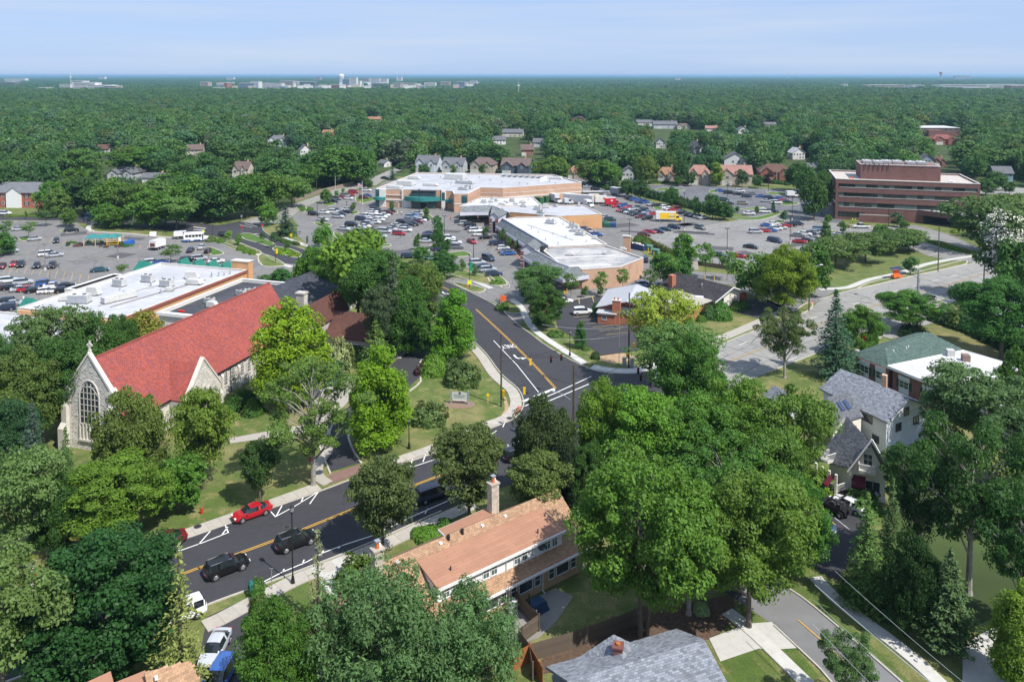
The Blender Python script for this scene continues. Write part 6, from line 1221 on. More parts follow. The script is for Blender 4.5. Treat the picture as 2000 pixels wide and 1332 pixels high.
roof_poly(t,[L1,L2,T1],M_shgreen);roof_poly(t,[L2,mp_(1884,682,e),T2,T1],M_shgreen);roof_poly(t,[L1,T1,T2,mp_(1790,650,e+.9),mp_(1706,674,e)],M_shgreen)
q=[(x,y)for x,y,_ in(mp_(1674,697,e),mp_(1736,722,e),mp_(1884,684,e),mp_(1800,650,e))];wallpoly(t,q,0,e-.1,M_redb)
fl=[(x,y)for x,y,_ in(mp_(1735,714,4.4),mp_(1882,684,4.4),mp_(2080,742,4.4),mp_(2080,850,4.4),mp_(2000,820,4.4))]
wallpoly(t,inset(fl,.5),0,4.0,M_redb);MB().prism(fl,4.05,4.35,base=True).obj('flat_roof',mat('membrane_stained',(.66,.66,.66),rough=.8,var=.06,scale=.4,kind='streak',c2=(.47,.46,.44)),t);MB().ribbon(inset(fl,-.05),.2,3.95,4.42,True).obj('fascia',M_frame,t)
EXC.append([fm.w(*p)for p in fl]);EXC.append([fm.w(*p)for p in q])
for(xa,ya,xb,yb,ns_)in((1674,726,1736,760,2),(1740,757,1900,838,5)):
 A=V2(fm.l(G(xa,ya)));B=V2(fm.l(G(xb,yb)));
 A=V2(inset(fl,.5)[0])if ns_==5 else V2(q[0]);B=V2(inset(fl,.5)[4])if ns_==5 else V2(q[1]);d=(B-A).normalized();n_=Vector((d.y,-d.x));n_=n_ if n_.y<0 else-n_
 for i in range(ns_):
  c=A.lerp(B,(i+.5)/ns_);win_part(t,(*(c+n_*.02),2.0),1.9,1.3,n_,nx=2,ny=2,name='sash_window',shutters=M_gren2 if 'M_gren2' in globals()else mat('shutter_green',(.015,.05,.035)));MB().prism([tuple(c-d*.95+n_*.02),tuple(c+d*.95+n_*.02),tuple(c+d*.95+n_*.06),tuple(c-d*.95+n_*.06)],.5,1.3).obj('window_panel',M_blues,t);MB().prism([tuple(c-d*1.1+n_*.02),tuple(c+d*1.1+n_*.02),tuple(c+d*1.1+n_*.06),tuple(c-d*1.1+n_*.06)],2.7,3.4).obj('window_panel',M_blues,t)
for px,py,s_,m in((1856,694,1,M_hvac),(1886,704,1,mat('unit_rusty',(.20,.14,.12)))):x,y,_=mp_(px,py,4.4);MB().box(-.6,.6,-.6,.6,0,1.1).obj('rooftop_unit',m,t).location=(x,y,4.35)
for px,py in((1750,678),(1745,690),(1770,684),(1774,682),(1805,655)):x,y,_=mp_(px,py,4.6);MB().tube((0,0,0),(0,0,.9),.12,.12,8).obj('vent_pipe',M_frame,t).location=(x,y,4.3)
fr_=Fr(G(1640,830),R(-39));
def HP(px,py,z):return(*fr_.l(G(px,py,z)),z)
t=thing('grey_gable_house','two-storey white house with a long grey shingle roof and a brick chimney','house',(*fr_.o,),fr_.a)
ez=5.0;rz=7.2
ra,rb=HP(1642,720,rz),HP(1777,779,rz);e1,e2=HP(1600,759,ez),HP(1733,825,ez)
ra_,rb_=Vector(ra),Vector(rb);e1_,e2_=Vector(e1),Vector(e2);back=2*ra_-e1_;back2=2*rb_-e2_
roof_poly(t,[e1_,e2_,rb_,ra_],M_shgrey);roof_poly(t,[ra_,rb_,Vector((back2.x,back2.y,ez)),Vector((back.x,back.y,ez))],M_shgrey,tiles=False)
pl_=[(e1_.x,e1_.y),(e2_.x,e2_.y),(back2.x,back2.y),(back.x,back.y)];pi=inset(pl_,.5);wallpoly(t,pi,0,ez+.1,M_blues)
for a,b in((pi[1],pi[2]),):
 A,B=V2(a),V2(b);m_=(A+B)/2;MB().add([(*A,ez),(*B,ez),(m_.x,m_.y,rz-.2)],[(0,1,2)]).obj('gable_wall',M_siding,t)
d=(V2(pi[2])-V2(pi[1])).normalized();n_=Vector((d.y,-d.x));c=V2(pi[1]).lerp(V2(pi[2]),.5)
for q_,z_,w__ in((.5,5.2,1.2),(.75,3.3,1.4),(.3,3.3,1.4)):win_part(t,(*(V2(pi[1]).lerp(V2(pi[2]),q_)+n_*.03),z_),w__,1.2,n_,nx=2,ny=1,frame=M_darkframe)
d=(V2(pi[1])-V2(pi[0])).normalized();n_=Vector((d.y,-d.x));
for q_,z_,w__ in((.62,3.9,4.2),(.85,1.5,1.2)):win_part(t,(*(V2(pi[0]).lerp(V2(pi[1]),q_)+n_*.03),z_),w__,1.1,n_,nx=4 if w__>2 else 2,ny=1,frame=M_darkframe)
x,y,_=HP(1727,757,6.5);cc=MB().box(-.35,.35,-.35,.35,5.5,8.5).obj('chimney',M_tanb,t);cc.location=(x,y,0)
for px,py in((1667,739),(1708,757)):x,y,_=HP(px,py,6.6);MB().box(-.4,.4,-.5,.5,-.3,.15).obj('skylight',M_dark,t).location=(x,y,6.6)
EXC.append([fr_.w(*p)for p in pl_])
x,y,_=HP(1762,850,0);sh_=MB().box(-2.2,2.2,-2,2,0,2.6).obj('sun_porch',M_siding,t);sh_.location=(x,y+1.5,0);MB().box(-2.5,2.5,-2.3,2.3,2.6,2.75).obj('porch_roof',M_roofg,sh_)
for dx in(-.8,.4,1.4):s=MB();s.tube((dx,.2,3.2),(dx+.1,-.05,3.4),.45,.45,12);s.tube((dx,.2,2.7),(dx,.2,3.2),.04,.04,5);s.obj('satellite_dish',M_darkframe,sh_)
fv=Fr(G(1690,925),R(52));t=thing('cream_victorian_house','cream steep-gabled house with two balconies, maroon awnings and a brick-stepped porch','house',(*fv.o,),fv.a);EXC.append([fv.w(*p)for p in[(-2,-2),(10,-2),(10,12),(-2,12)]])
vp=lambda px,py,z:Vector((*fv.l(G(px,py,z)),z))
ez,rz=3.6,8.6
r0,r1=vp(1655,823,8.2),vp(1703,858,8.2);q0,q1=vp(1598,889,3.4),vp(1655,921,3.4)
roof_poly(t,[q0,q1,r1,r0],M_shgrey2 if 'M_shgrey2' in globals()else mat('shingle_charcoal',(.20,.20,.21),rough=.95,var=.1,scale=.8,tint=.28));MC=MATS['shingle_charcoal']
o0=Vector((2*r0.x-q0.x,2*r0.y-q0.y,3.4));o1=Vector((2*r1.x-q1.x,2*r1.y-q1.y,3.4));roof_poly(t,[r0,r1,o1,o0],MC,tiles=False)
pl_=inset([(q0.x,q0.y),(q1.x,q1.y),(o1.x,o1.y),(o0.x,o0.y)],.7);wallpoly(t,pl_,0,3.7,M_cream)
A,B=V2(pl_[1]),V2(pl_[2]);m_=(A+B)/2;MB().add([(*A,3.6),(*B,3.6),(m_.x,m_.y,7.7)],[(0,1,2)]).obj('gable_wall',M_cream,t);d=(B-A).normalized();n_=Vector((d.y,-d.x));n_=n_ if n_.y<0 or n_.x>0 else-n_
for e_,f_ in((q1,r1),(r1,o1)):MB().tube(e_+Vector((n_.x,n_.y,0))*.05,f_+Vector((n_.x,n_.y,0))*.05,.13,.13,4).obj('bargeboard',M_frame,t)
win_part(t,(*(m_+n_*.03),5.2),1.1,1.5,n_,nx=2,ny=2);win_part(t,(*(A.lerp(B,.55)+n_*.03),1.7),2.6,1.7,n_,nx=3,ny=1);win_part(t,(*(A.lerp(B,.16)+n_*.03),1.7),1.0,1.6,n_,nx=1,ny=2)
def railing(tt,pts,h=.95,step=.16,name='balustrade',m=None):
 s=MB()
 for a,b in zip(pts,pts[1:]):
  a,b=Vector(a),Vector(b);L_=(b-a).length;k=max(2,int(L_/step))
  for i in range(k+1):p=a.lerp(b,i/k);s.box(p.x-.025,p.x+.025,p.y-.025,p.y+.025,p.z,p.z+h)
  for hh in(.12,h):s.tube(a+Vector((0,0,hh)),b+Vector((0,0,hh)),.05,.05,4)
 return s.obj(name,m or M_frame,tt)
bx_=m_+n_*.02;c0=bx_-d*1.0;c1=bx_+d*1.0;bal=MB().prism([tuple(c0),tuple(c1),tuple(c1+n_*1.1),tuple(c0+n_*1.1)],3.75,3.95,base=True).obj('balcony',M_cream,t)
railing(bal,[(*(c0),3.95),(*(c0+n_*1.1),3.95),(*(c1+n_*1.1),3.95),(*(c1),3.95)])
A2,B2=V2(pl_[0]),V2(pl_[1]);d2=(B2-A2).normalized();m2=Vector((d2.y,-d2.x));m2=m2 if m2.x<0 else-m2;
po=MB().prism([tuple(A2),tuple(B2),tuple(B2+m2*2.6),tuple(A2+m2*2.6)],0,.9).obj('porch_base',M_redb,t)
for i in range(4):p=(A2+m2*2.4).lerp(B2+m2*2.4,i/3);MB().box(p.x-.14,p.x+.14,p.y-.14,p.y+.14,.9,3.3).obj('porch_post',M_cream,t)
railing(po,[(*(A2+m2*2.45),.9),(*(A2.lerp(B2,.45)+m2*2.45),.9)]);railing(po,[(*(A2.lerp(B2,.66)+m2*2.45),.9),(*(B2+m2*2.45),.9),(*(B2+m2*.2),.9)],name='balustrade')
for k in range(5):MB().prism([tuple(A2.lerp(B2,.47)+m2*(2.62+k*.3)),tuple(A2.lerp(B2,.64)+m2*(2.62+k*.3)),tuple(A2.lerp(B2,.64)+m2*(2.9+k*.3)),tuple(A2.lerp(B2,.47)+m2*(2.9+k*.3))],0,.78-k*.17).obj('step',M_brickp,po)
railing(po,[(*(A2.lerp(B2,.46)+m2*2.6),.8),(*(A2.lerp(B2,.46)+m2*4.2),0)]);railing(po,[(*(A2.lerp(B2,.65)+m2*2.6),.8),(*(A2.lerp(B2,.65)+m2*4.2),0)])
for a,b,nn_,base in((.72,.95,m2,2.5),(.1,.45,n_,.05)):
 P0,P1=(A2,B2)if base>1 else(A,B);p,q_=P0.lerp(P1,a)+nn_*base,P0.lerp(P1,b)+nn_*base
 MB().add([(*p,2.9),(*q_,2.9),(*(q_+nn_*1.2),2.0),(*(p+nn_*1.2),2.0),(*p,2.86),(*q_,2.86),(*(q_+nn_*1.2),1.8),(*(p+nn_*1.2),1.8)],[(0,1,2,3),(7,6,5,4),(2,6,7,3),(0,3,7,4),(1,5,6,2)]).obj('awning',M_aw,t)
bal2=MB().prism([tuple(A2+m2*.1),tuple(A2.lerp(B2,.35)+m2*.1),tuple(A2.lerp(B2,.35)+m2*1.6),tuple(A2+m2*1.6)],3.5,3.7,base=True).obj('upper_balcony',M_cream,t);railing(bal2,[(*(A2+m2*.1),3.7),(*(A2+m2*1.6),3.7),(*(A2.lerp(B2,.35)+m2*1.6),3.7),(*(A2.lerp(B2,.35)+m2*.1),3.7)])
g0=vp(1628,868,4.5)
rw_=thing('victorian_rear_wing','rear wing of the cream house with twin skylights and a small gable','house wing',(*G(1650,800),),R(-38));rf_=Fr(G(1650,800),R(-38));wp_=lambda px,py,z:Vector((*rf_.l(G(px,py,z)),z))
roof_poly(rw_,[wp_(1617,775,5.2),wp_(1660,766,6.6),wp_(1687,813,6.6),wp_(1640,828,5.0)],MC);MB().prism([tuple(wp_(px,py,4.8))[:2]for px,py in((1622,790),(1655,775),(1682,812),(1645,826))],0,4.9).obj('wall',M_cream,rw_)
pq=[wp_(1617,775,5.2),wp_(1660,766,6.6),wp_(1687,813,6.6),wp_(1640,828,5.0)];pn=Vector((0,0,0));pc_=sum(pq,Vector((0,0,0)))/4
for i in range(4):pn+=(pq[i]-pc_).cross(pq[(i+1)%4]-pc_)
pn.normalize();pn=pn if pn.z>0 else-pn
def onp(px,py):
 lo,hi=3.,9.
 for _ in range(30):
  z=(lo+hi)/2;q=wp_(px,py,z);lo,hi=((lo,z)if(q-pc_).dot(pn)>.14 else(z,hi))
 return wp_(px,py,z)
for q in(((1634,785),(1640,782),(1652,799),(1646,802)),((1646,782),(1652,779),(1664,796),(1658,799))):c4=[onp(*a)for a in q];MB().add([tuple(v)for v in c4]+[tuple(v-pn*.14)for v in c4],[(0,1,2,3),(0,4,5,1),(1,5,6,2),(2,6,7,3),(3,7,4,0)]).obj('skylight',mat('skylight_blue',(.05,.08,.16),rough=.1,spec=.8),rw_)
cg=vp(1640,833,7.0);s=MB();a_,b_,c_=vp(1627,846,5.4),vp(1657,826,5.6),vp(1648,815,7.6);MB().add([tuple(a_),tuple(b_),tuple(c_),(a_.x,a_.y,3.8),(b_.x,b_.y,3.8)],[(0,1,2),(0,3,4,1)]).obj('cross_gable',M_cream,t)
rwd=MB().tube((a_+b_+c_)/3+Vector((0,0,-.2)),(a_+b_+c_)/3+Vector((-.05,-.15,-.15)),.35,.35,14).obj('round_window',M_frame,t)
fp=Fr(G(1905,640),R(-22));t=thing('pale_roof_house','low building with pale blue-white folded roof planes behind the dark green tree on the right','house',(*fp.o,),fp.a);pp_=lambda px,py,z:Vector((*fp.l(G(px,py,z)),z))
M_pale=mat('roof_pale_blue',(.60,.64,.70),rough=.7,var=.06)
roof_poly(t,[pp_(1900,577,3.6),pp_(1960,567,4.4),pp_(2060,590,4.4),pp_(2060,612,3.6)],M_pale,tiles=False);roof_poly(t,[pp_(1895,598,3.2),pp_(1935,592,3.5),pp_(2060,640,3.4),pp_(2060,665,3.1)],M_pale,tiles=False);MB().prism([tuple(pp_(a,b,3.0))[:2]for a,b in((1912,600),(1960,585),(2060,610),(2060,650),(1975,622))],0,3.1).obj('wall',M_cream,t);EXC.append([G(1890,600),G(2070,600),G(2070,680),G(1890,640)])
t=thing('grey_roof_cottage','slice of grey shingle roof between the bright trees and the grey gabled house','house',(*G(1560,850),),R(-40));ff=Fr(G(1560,850),R(-40));qv=lambda px,py,z:Vector((*ff.l(G(px,py,z)),z));roof_poly(t,[qv(1490,772,5),qv(1512,752,6.5),qv(1560,776,6.5),qv(1540,802,5)],M_shgrey);MB().prism([tuple(qv(a,b,4.6))[:2]for a,b in((1498,775),(1515,760),(1552,780),(1535,800))],0,4.7).obj('wall',M_blues,t)
# ================================================================ houses behind the shops, skyline
CLEARINGS=[]
def house(px,base,wpx,h,roof,wall,label,style='gable',ang=0.,vis=None,back=None,lm=None,garage=True,depth=None,brick=None):
 x,y=G(px,base);W=wpx*y/F;D=depth or max(7,W*.8);ang=R(ang);t=thing('house',label,'house',(x,y),ang,None)
 h*=.92;ez=h*.6;mr=mat('roof_'+roof[0],roof[1],rough=.95,var=.14,scale=.5,tint=.2);mw=mat('wall_'+wall[0],wall[1],rough=.9,var=.06,scale=.5)
 ax='y' if style=='front' else 'x'
 gabled(t,-W/2,W/2,0,D,ez,h,ax,mw,mr,over=.5,hip0=D*.38 if style=='hip' else 0,hip1=D*.38 if style=='hip' else 0)
 if style in('cross','hip'):
  g0=W*.18;gabled(t,-W/2+.3,-W/2+.3+W*.42,-1.8,D*.5,ez*.92,h*.86,'y',mw,mr,over=.35);win_part(t,(-W/2+.3+W*.21,-1.82,ez*.72),1.6,1.3,(0,-1),nx=2,ny=2)
  gabled(t,W*.1,W*.1+W*.3,-1.2,D*.5,ez*.95,h*.8,'y',mw,mr,over=.3);win_part(t,(W*.25,-1.22,ez*.75),1.2,1.3,(0,-1),nx=2,ny=2)
 zs=[ez*.3,ez*.75]if h>6 else[ez*.5]
 for zz in zs:
  for q in(-.36,-.12,.12,.36):
   if rnd.random()<.8:win_part(t,(q*W,-.03,zz),1.2,1.2,(0,-1),nx=2,ny=1)
  win_part(t,(W/2+.03,D*.5,zz),1.1,1.2,(1,0),nx=2,ny=1)
 if garage:door_part(t,(-W*.28,-1.86 if style in('cross','hip')else-.04,0),min(4.6,W*.35),2.2,(0,-1),mat('garage_door',(.55,.53,.5)),'garage_door',handle=False)
 if rnd.random()<.5 or brick:c=MB().box(-.4,.4,-.35,.35,ez,h+1.1).obj('chimney',M_tanb,t);c.location=(W*.3,D*.5,0)
 f=Fr((x,y),ang);EXC.append([f.w(-W/2-1,-3),f.w(W/2+1,-3),f.w(W/2+1,D+1),f.w(-W/2-1,D+1)])
 m_=wpx*.5;VIEWS.append((px-m_,px+m_,vis if vis is not None else base-4,x,y));LAND.append((x,y,lm or('the '+' '.join(label.split()[:3]))))
 return t
gr=('slate_grey',(.155,.16,.175));br_=('taupe',(.17,.125,.115));pk_=('pink_tile',(.36,.20,.165));og=('orange_tile',(.34,.19,.12));bw=('brown_shake',(.15,.085,.065));wt=('white',(.6,.6,.6));cm_=('cream',(.50,.46,.40));bl=('blue',(.24,.30,.36));bk=('red_brick',(.28,.11,.08));tn_=('tan',(.40,.35,.29));lg=('light_grey',(.42,.43,.45));dg=('dark_blue',(.08,.10,.13))
for a in[(833,336,44,9.5,gr,('pale_blue',(.5,.55,.6)),'pale blue house with a steep grey roof behind the grocery store','cross',-12),(884,339,42,9,gr,lg,'grey-roofed house with twin dormers and a brick side behind the grocery store','cross',-12),(941,339,46,9,br_,tn_,'taupe hip-roofed house second from the right behind the grocery store','hip',-12),
   (1006,341,56,9,br_,dg,'dark blue house with a brown roof and white windows behind the grocery store','cross',-12),(744,327,16,4.5,gr,wt,'small white shed with a grey roof beside the north street','gable',-30),(1119,350,18,7,og,tn_,'orange-roofed cottage peeping between trees right of the grocery store','hip',-10),
   (1229,354,30,8,gr,lg,'white house with a dark gable over its garage near the loading yard','front',-5),(1301,357,34,8,og,tn_,'orange-roofed house with a chimney facing the upper lot','hip',-15),(1366,361,44,10,pk_,tn_,'pink-tiled house with an arched window, left of the pair','hip',-10),
   (1437,362,62,10,pk_,tn_,'broad pink-tiled house with a pointed centre gable, right of the pair','cross',-10),(1515,355,62,9,bw,bk,'brown shake-roofed house with a black garage door facing the upper lot','hip',-12),(1437,330,44,10,gr,wt,'grey-roofed white house rising behind the broad pink house','front',-8),
   (1560,312,26,8,('white_roof',(.5,.52,.55)),wt,'white house among trees left of the office','front',10,306),(1590,340,24,6,gr,lg,'grey roof end just left of the office','gable',-10,332),(1960,355,34,8,gr,('sea_blue',(.20,.33,.38)),'sea-blue house right of the office','gable',-10,348),(1812,326,24,8,gr,bl,'small blue house with a white gable behind the office','front',-10,320),(1835,326,22,6,bw,bk,'brown-roofed house beside the small blue house','hip',-10,322),
   (1846,283,44,8,('red_roof',(.26,.10,.085)),bk,'large red-roofed brick hall in the woods behind the office','hip',-5,274),(1300,252,46,8,gr,lg,'long grey-roofed house on the far side of the golden tree','gable',-5,246),(1262,247,34,7,gr,cm_,'low grey-roofed house left of the long one in the woods','gable',8,240),(1335,253,26,6,br_,cm_,'cream house right of the long grey-roofed one','hip',-5,247),(1392,258,26,6,pk_,tn_,'pinkish roof in the woods above the pink houses','gable',-5,251),(1452,262,20,7,gr,wt,'small white gabled garage far up in the woods','front',5,254),
   (541,287,36,9,gr,('pale_blue',(.5,.55,.6)),'blue house with a red brick base in the woods at upper left','hip',8,278),(597,308,20,9,gr,wt,'white gable end in the woods left of the grocery store','front',25,300),(606,345,20,8,gr,wt,'second white gable end, nearer the north street','front',20,336),(238,352,56,7,gr,lg,'grey hip-roofed house with a brick chimney left of the belt','hip',-8,342),(131,366,32,5,gr,tn_,'pale grey roof left of the hip-roofed house','gable',-20,357),(297,358,42,5,gr,lg,'long dark grey roof beside the hip-roofed house','gable',-5,350),(470,348,30,9,br_,cm_,'cream two-storey house with brown gables above the belt','cross',-10,340),
   (380,305,30,8,br_,tn_,'brown-roofed house half hidden high on the left','gable',10,297),(1001,268,40,7,gr,cm_,'pale grey roofs in the woods straight above the store','gable',-5,260),(975,283,26,7,gr,wt,'white house below the pale grey roofs','gable',10,273),(1130,243,28,9,br_,bk,'brick gable beside the purple tree far up the woods','front',-5,233),(1290,290,18,8,gr,lg,'grey gable deep in the woods over the orange roof','front',0,282),(1362,300,16,9,gr,wt,'narrow white gable among trees above the pink houses','front',15,292),(1050,288,18,7,gr,wt,'white cottage among trees above the store','gable',-10,280),(1505,250,24,6,gr,dg,'dark low house far up the woods left of the office','gable',0,243),(1030,305,24,8,br_,bk,'brick house end near the dark trees above the store','gable',0,296),(730,240,26,7,og,tn_,'terracotta roof high in the woods','gable',0,233),(640,267,20,6,og,bk,'rust-coloured roof in the woods at upper left','gable',0,261),(200,302,24,7,bw,wt,'white-fronted house deep on the left','gable',0,297)]:
 house(*a[:9],vis=a[9]if len(a)>9 else None)
fa2=Fr(G(-40,405),R(-3));t=thing('brick_apartment_block','two-storey red brick apartment block with white windows at the left edge','apartment block',(*fa2.o,),0+fa2.a)
gabled(t,-5,26,0,14,6.3,9.4,'x',mat('brick_flats',(.32,.10,.07),kind='brick',var=.14),mat('roof_flats',(.17,.175,.19),tint=.15),over=.6,hip0=5,hip1=5)
for i in range(9):
 for zz in(1.8,4.7):win_part(t,(-3+i*3.3,-.03,zz),1.1,1.5,(0,-1),nx=2,ny=2,shutters=M_darkframe if i%2 else None)
gabled(t,12,18,-.9,3,6.0,8.2,'y',M_frame,MATS['roof_flats'],over=.2);EXC.append([fa2.w(-6,-2),fa2.w(27,-2),fa2.w(27,16),fa2.w(-6,16)]);VIEWS.append((-60,55,402,*fa2.o));LAND.append((*fa2.w(10,5),'the brick apartment block'))
t=thing('flat_roof_school','long flat pale roof of a brick school in the woods behind the office','school',(*G(1838,266),),R(-3));VIEWS.append((1800,1880,257,*G(1838,266)));EXC.append([G(1795,268),G(1895,268),G(1895,256),G(1795,256)])
MB().box(-22,16,0,30,0,7).obj('wall',M_redb,t);MB().box(-22.4,16.4,-.4,30.4,7,7.4).obj('roof',M_roofw,t);MB().box(-14,-2,-7,-.1,0,5.5).obj('wing',M_redb,t)
for i in range(8):win_part(t,(-19+i*4.6,-.03,5.5),2.6,2.0,(0,-1),nx=3,ny=1)
def block(px,D,wpx,h,m,label,dep=40,glass=True,zoff=0,group='far buildings on the horizon',rm=None):
 h*=1.16;x=(px-1000)/F*D;W=wpx*D/F;t=thing('distant_building',label,'building',(x,D),0,group);MB().box(-W/2,W/2,0,dep,0,h).obj('wall',m,t);MB().box(-W/2-.5,W/2+.5,-.5,dep+.5,h,h+.9).obj('roof',rm or M_roofw,t)
 if glass:
  n=max(1,int((h-3)/4.2))
  for j in range(n):MB().box(-W/2+2,W/2-2,-.35,-.05,h-3.2-j*4.2-(0),h-1.2-j*4.2).obj('window',M_glass,t)
 CLEARINGS.append((px-wpx/2-3,px+wpx/2+3,D*.74,D+dep+80));return t
M_fw=mat('far_white',(.68,.67,.66));M_fp=mat('far_pink',(.42,.33,.30));M_fb=mat('far_blue',(.20,.25,.34));M_fr=mat('far_red',(.33,.14,.11));M_ft=mat('far_tan',(.45,.40,.33));M_fd=mat('far_dark',(.13,.14,.16))
D_=lambda row:(H-0)*F/(row-147.5)
block(165,2500,44,26,M_fw,'white hospital-like block, tallest of the left cluster');block(195,2480,50,19,M_fw,'long white wing of the left hospital cluster');block(152,2620,22,30,M_fw,'upper storey block of the left hospital cluster');block(215,2460,26,17,M_fp,'low pinkish wing at the right of the hospital cluster');block(128,2700,22,19,M_fw,'small white block left of the hospital cluster');block(83,2350,18,14,M_ft,'yellow-trimmed low shed left of the hospital')
block(15,3300,28,21,M_fd,'dark block with a pale roof at the far left');block(30,5600,40,27,M_fw,'thin white line of buildings on the far left horizon')
block(399,3100,16,22,M_fp,'pale block left of the red tower block');block(441,2650,7,24,M_fr,'little red tower block by the blue office');block(482,2750,30,22,M_fb,'blue glass office among the far commercial strip');block(498,2900,16,26,M_fw,'white office behind the blue glass one');block(423,2450,14,13,M_fw,'white box on the edge of the wood at the left of the strip')
block(526,3000,50,19,M_fw,'long pale mall at the left of the strip');block(600,3300,30,22,M_fd,'dark glazed building left of the water tower');block(560,3500,26,24,M_fp,'pinkish mall block left of the water tower');block(546,2800,34,14,M_fw,'low white store left of the water tower')
block(681,3700,24,30,M_fb,'grey-blue office under the water tower');block(690,3500,14,38,M_fw,'tall white office right of the water tower',30);block(699,3600,10,24,M_fw,'lower white wing right of the tall white office');block(660,3000,26,15,M_fr,'row of reddish stores under the water tower')
block(733,4000,18,32,M_fw,'white twin office, left');block(750,4000,14,31,M_fw,'white twin office, right');block(741,3400,30,16,M_fd,'dark roofed hall under the twin offices');block(790,3100,44,19,M_ft,'long tan warehouse right of the twin offices');block(780,5200,10,36,M_fw,'small white block at the radio mast')
block(840,3300,22,19,M_fw,'white store right of the tan warehouse');block(870,3500,18,21,M_fp,'pinkish store at the right part of the strip');block(900,3400,16,22,M_fb,'bluish store at the right part of the strip');block(925,3700,14,23,M_fw,'last white store at the right end of the strip');block(715,5000,12,30,M_fp,'far pink building behind the twin offices')
block(1731,2700,70,17,M_ft,'long grey warehouse roof on the right horizon',60);block(1794,2650,22,17,M_fw,'short white warehouse between the long ones',60);block(1882,2700,92,17,M_fw,'longest white warehouse on the right horizon',60);block(1965,2750,70,18,M_fw,'white warehouse cut off by the right edge',60);block(1990,2620,30,16,M_fr,'reddish warehouse end at the right edge');block(1324,6500,8,28,M_fw,'lone white roof in the distant woods');block(1652,2900,7,18,M_fw,'tiny white shed left of the warehouses');block(620,6500,12,34,M_fp,'faint pink block beyond the woods');block(450,7000,14,30,M_fw,'faint white block on the horizon at left');block(200,7500,10,34,M_fw,'faint white block above the hospital');block(1880,8500,30,40,M_ft,'faint pale blocks at the right horizon')
fq=[]
for i in range(54):
 px=rnd.uniform(425,935);ci=rnd.choice([0,0,1,2,3]);fq.append((px,['small white store','small pinkish store','small tan store','small bluish store'][ci]+' of the far strip, '+['left part','middle part','right part'][int((px-425)/171)],(px,rnd.uniform(2550,4300),rnd.uniform(5,17),rnd.uniform(12,18),(M_fw,M_fp,M_ft,M_fb)[ci])))
for lb,q in zip(ordlabels([a[:2]for a in fq]),fq):block(*q[2],lb,30,False)
x=(667-1000)/F*4600;t=thing('water_tower','white fluted water tower with a domed tank on the horizon','water tower',(x,4600));s=MB()
for k in range(16):a=k*math.pi/8;s.tube((11*math.cos(a),11*math.sin(a),0),(14*math.cos(a),14*math.sin(a),42),2.2,2.2,6)
s.obj('shaft',mat('tower_pale',(.5,.54,.6)),t);s=MB();pr=[(15,40),(16.5,45),(16.5,52),(14,57),(8,60.5),(.1,61.5)]
for(r0,z0),(r1,z1)in zip(pr,pr[1:]):s.tube((0,0,z0),(0,0,z1),r0,r1,20,False)
s.obj('tank',M_fw,t);CLEARINGS.append((650,685,3000,4700))
t=thing('brown_water_tower','squat brown water tower on the right horizon','water tower',((1837-1000)/F*8000,8000));s=MB();s.tube((0,0,0),(0,0,70),12,12,12);s.tube((0,0,70),(0,0,86),17,17,16);s.obj('tank',M_fp,t)
for px,D,h,lb in((139,2500,62,'thin radio mast beside the white hospital'),(777,5200,88,'thin radio mast right of the twin offices'),(1013,1750,40,'pale lattice mast in the woods at centre'),(1539,9000,110,'hair-thin mast on the right horizon')):
 t=thing('radio_mast',lb,'mast',((px-1000)/F*D,D));MB().tube((0,0,0),(0,0,h),1.1*D/3000,.6*D/3000,5).obj('mast',M_fw,t);MB().box(-3,3,-1,1,h*.75,h*.8).obj('antenna',M_fw,t)
LBL=[];GT=[]
for i,(k,px,top,base,wd,c)in enumerate([('m_round2',1065,310,352,60,(.06,.105,.018)),('m_round',1088,305,356,55,(.055,.10,.018)),('m_round2',1150,310,360,60,(.05,.095,.018)),('m_round',1180,312,366,60,(.045,.10,.016)),('m_tall',1200,318,360,30,(.035,.085,.016)),('m_round2',1262,302,360,52,(.06,.09,.018)),('m_round',1250,318,362,26,(.05,.09,.018)),
 ('m_round',1330,310,362,34,(.025,.06,.016)),('m_small',1324,345,364,18,(.04,.085,.02)),('m_small',1350,336,364,22,(.03,.07,.018)),('m_tall',1400,316,364,26,(.07,.125,.016)),('m_small',1449,330,366,26,(.025,.055,.02)),('m_small',1480,342,368,24,(.03,.075,.02)),('m_small',1500,335,364,22,(.03,.018,.02)),('m_round',1555,318,374,50,(.03,.075,.018)),('m_round',1575,322,384,46,(.032,.08,.018)),
 ('m_small',783,317,336,20,(.03,.075,.02)),('m_round',828,322,342,26,(.035,.085,.02)),('m_small',808,323,338,14,(.045,.10,.02)),('m_small',885,322,342,14,(.05,.11,.02)),('m_small',942,320,342,16,(.035,.09,.02)),('m_round',660,285,365,100,(.045,.10,.018)),('m_round2',705,290,362,70,(.035,.085,.018)),('m_round',1925,350,382,34,(.035,.08,.02)),('m_small',1972,355,380,26,(.04,.085,.02)),('m_round',1945,335,372,40,(.03,.07,.02))]):
 n_=min(LAND,key=lambda q:abs(1000+F*q[0]/max(q[1],1)-px)+.2*abs(q[1]-G(px,base)[1]));LBL.append(n_)
 GT.append((px,(k,px,top,base,wd,c),f'{["full", "leafy", "young"][i % 3]} {"light" if c[1] > .095 else ("dark" if c[1] < .07 else "green")} tree standing before {n_[2]}'))
for lb,q in zip(ordlabels([(q[0],q[2])for q in GT]),GT):T(*q[1],lb,name='garden_tree',group='garden trees behind the shops')
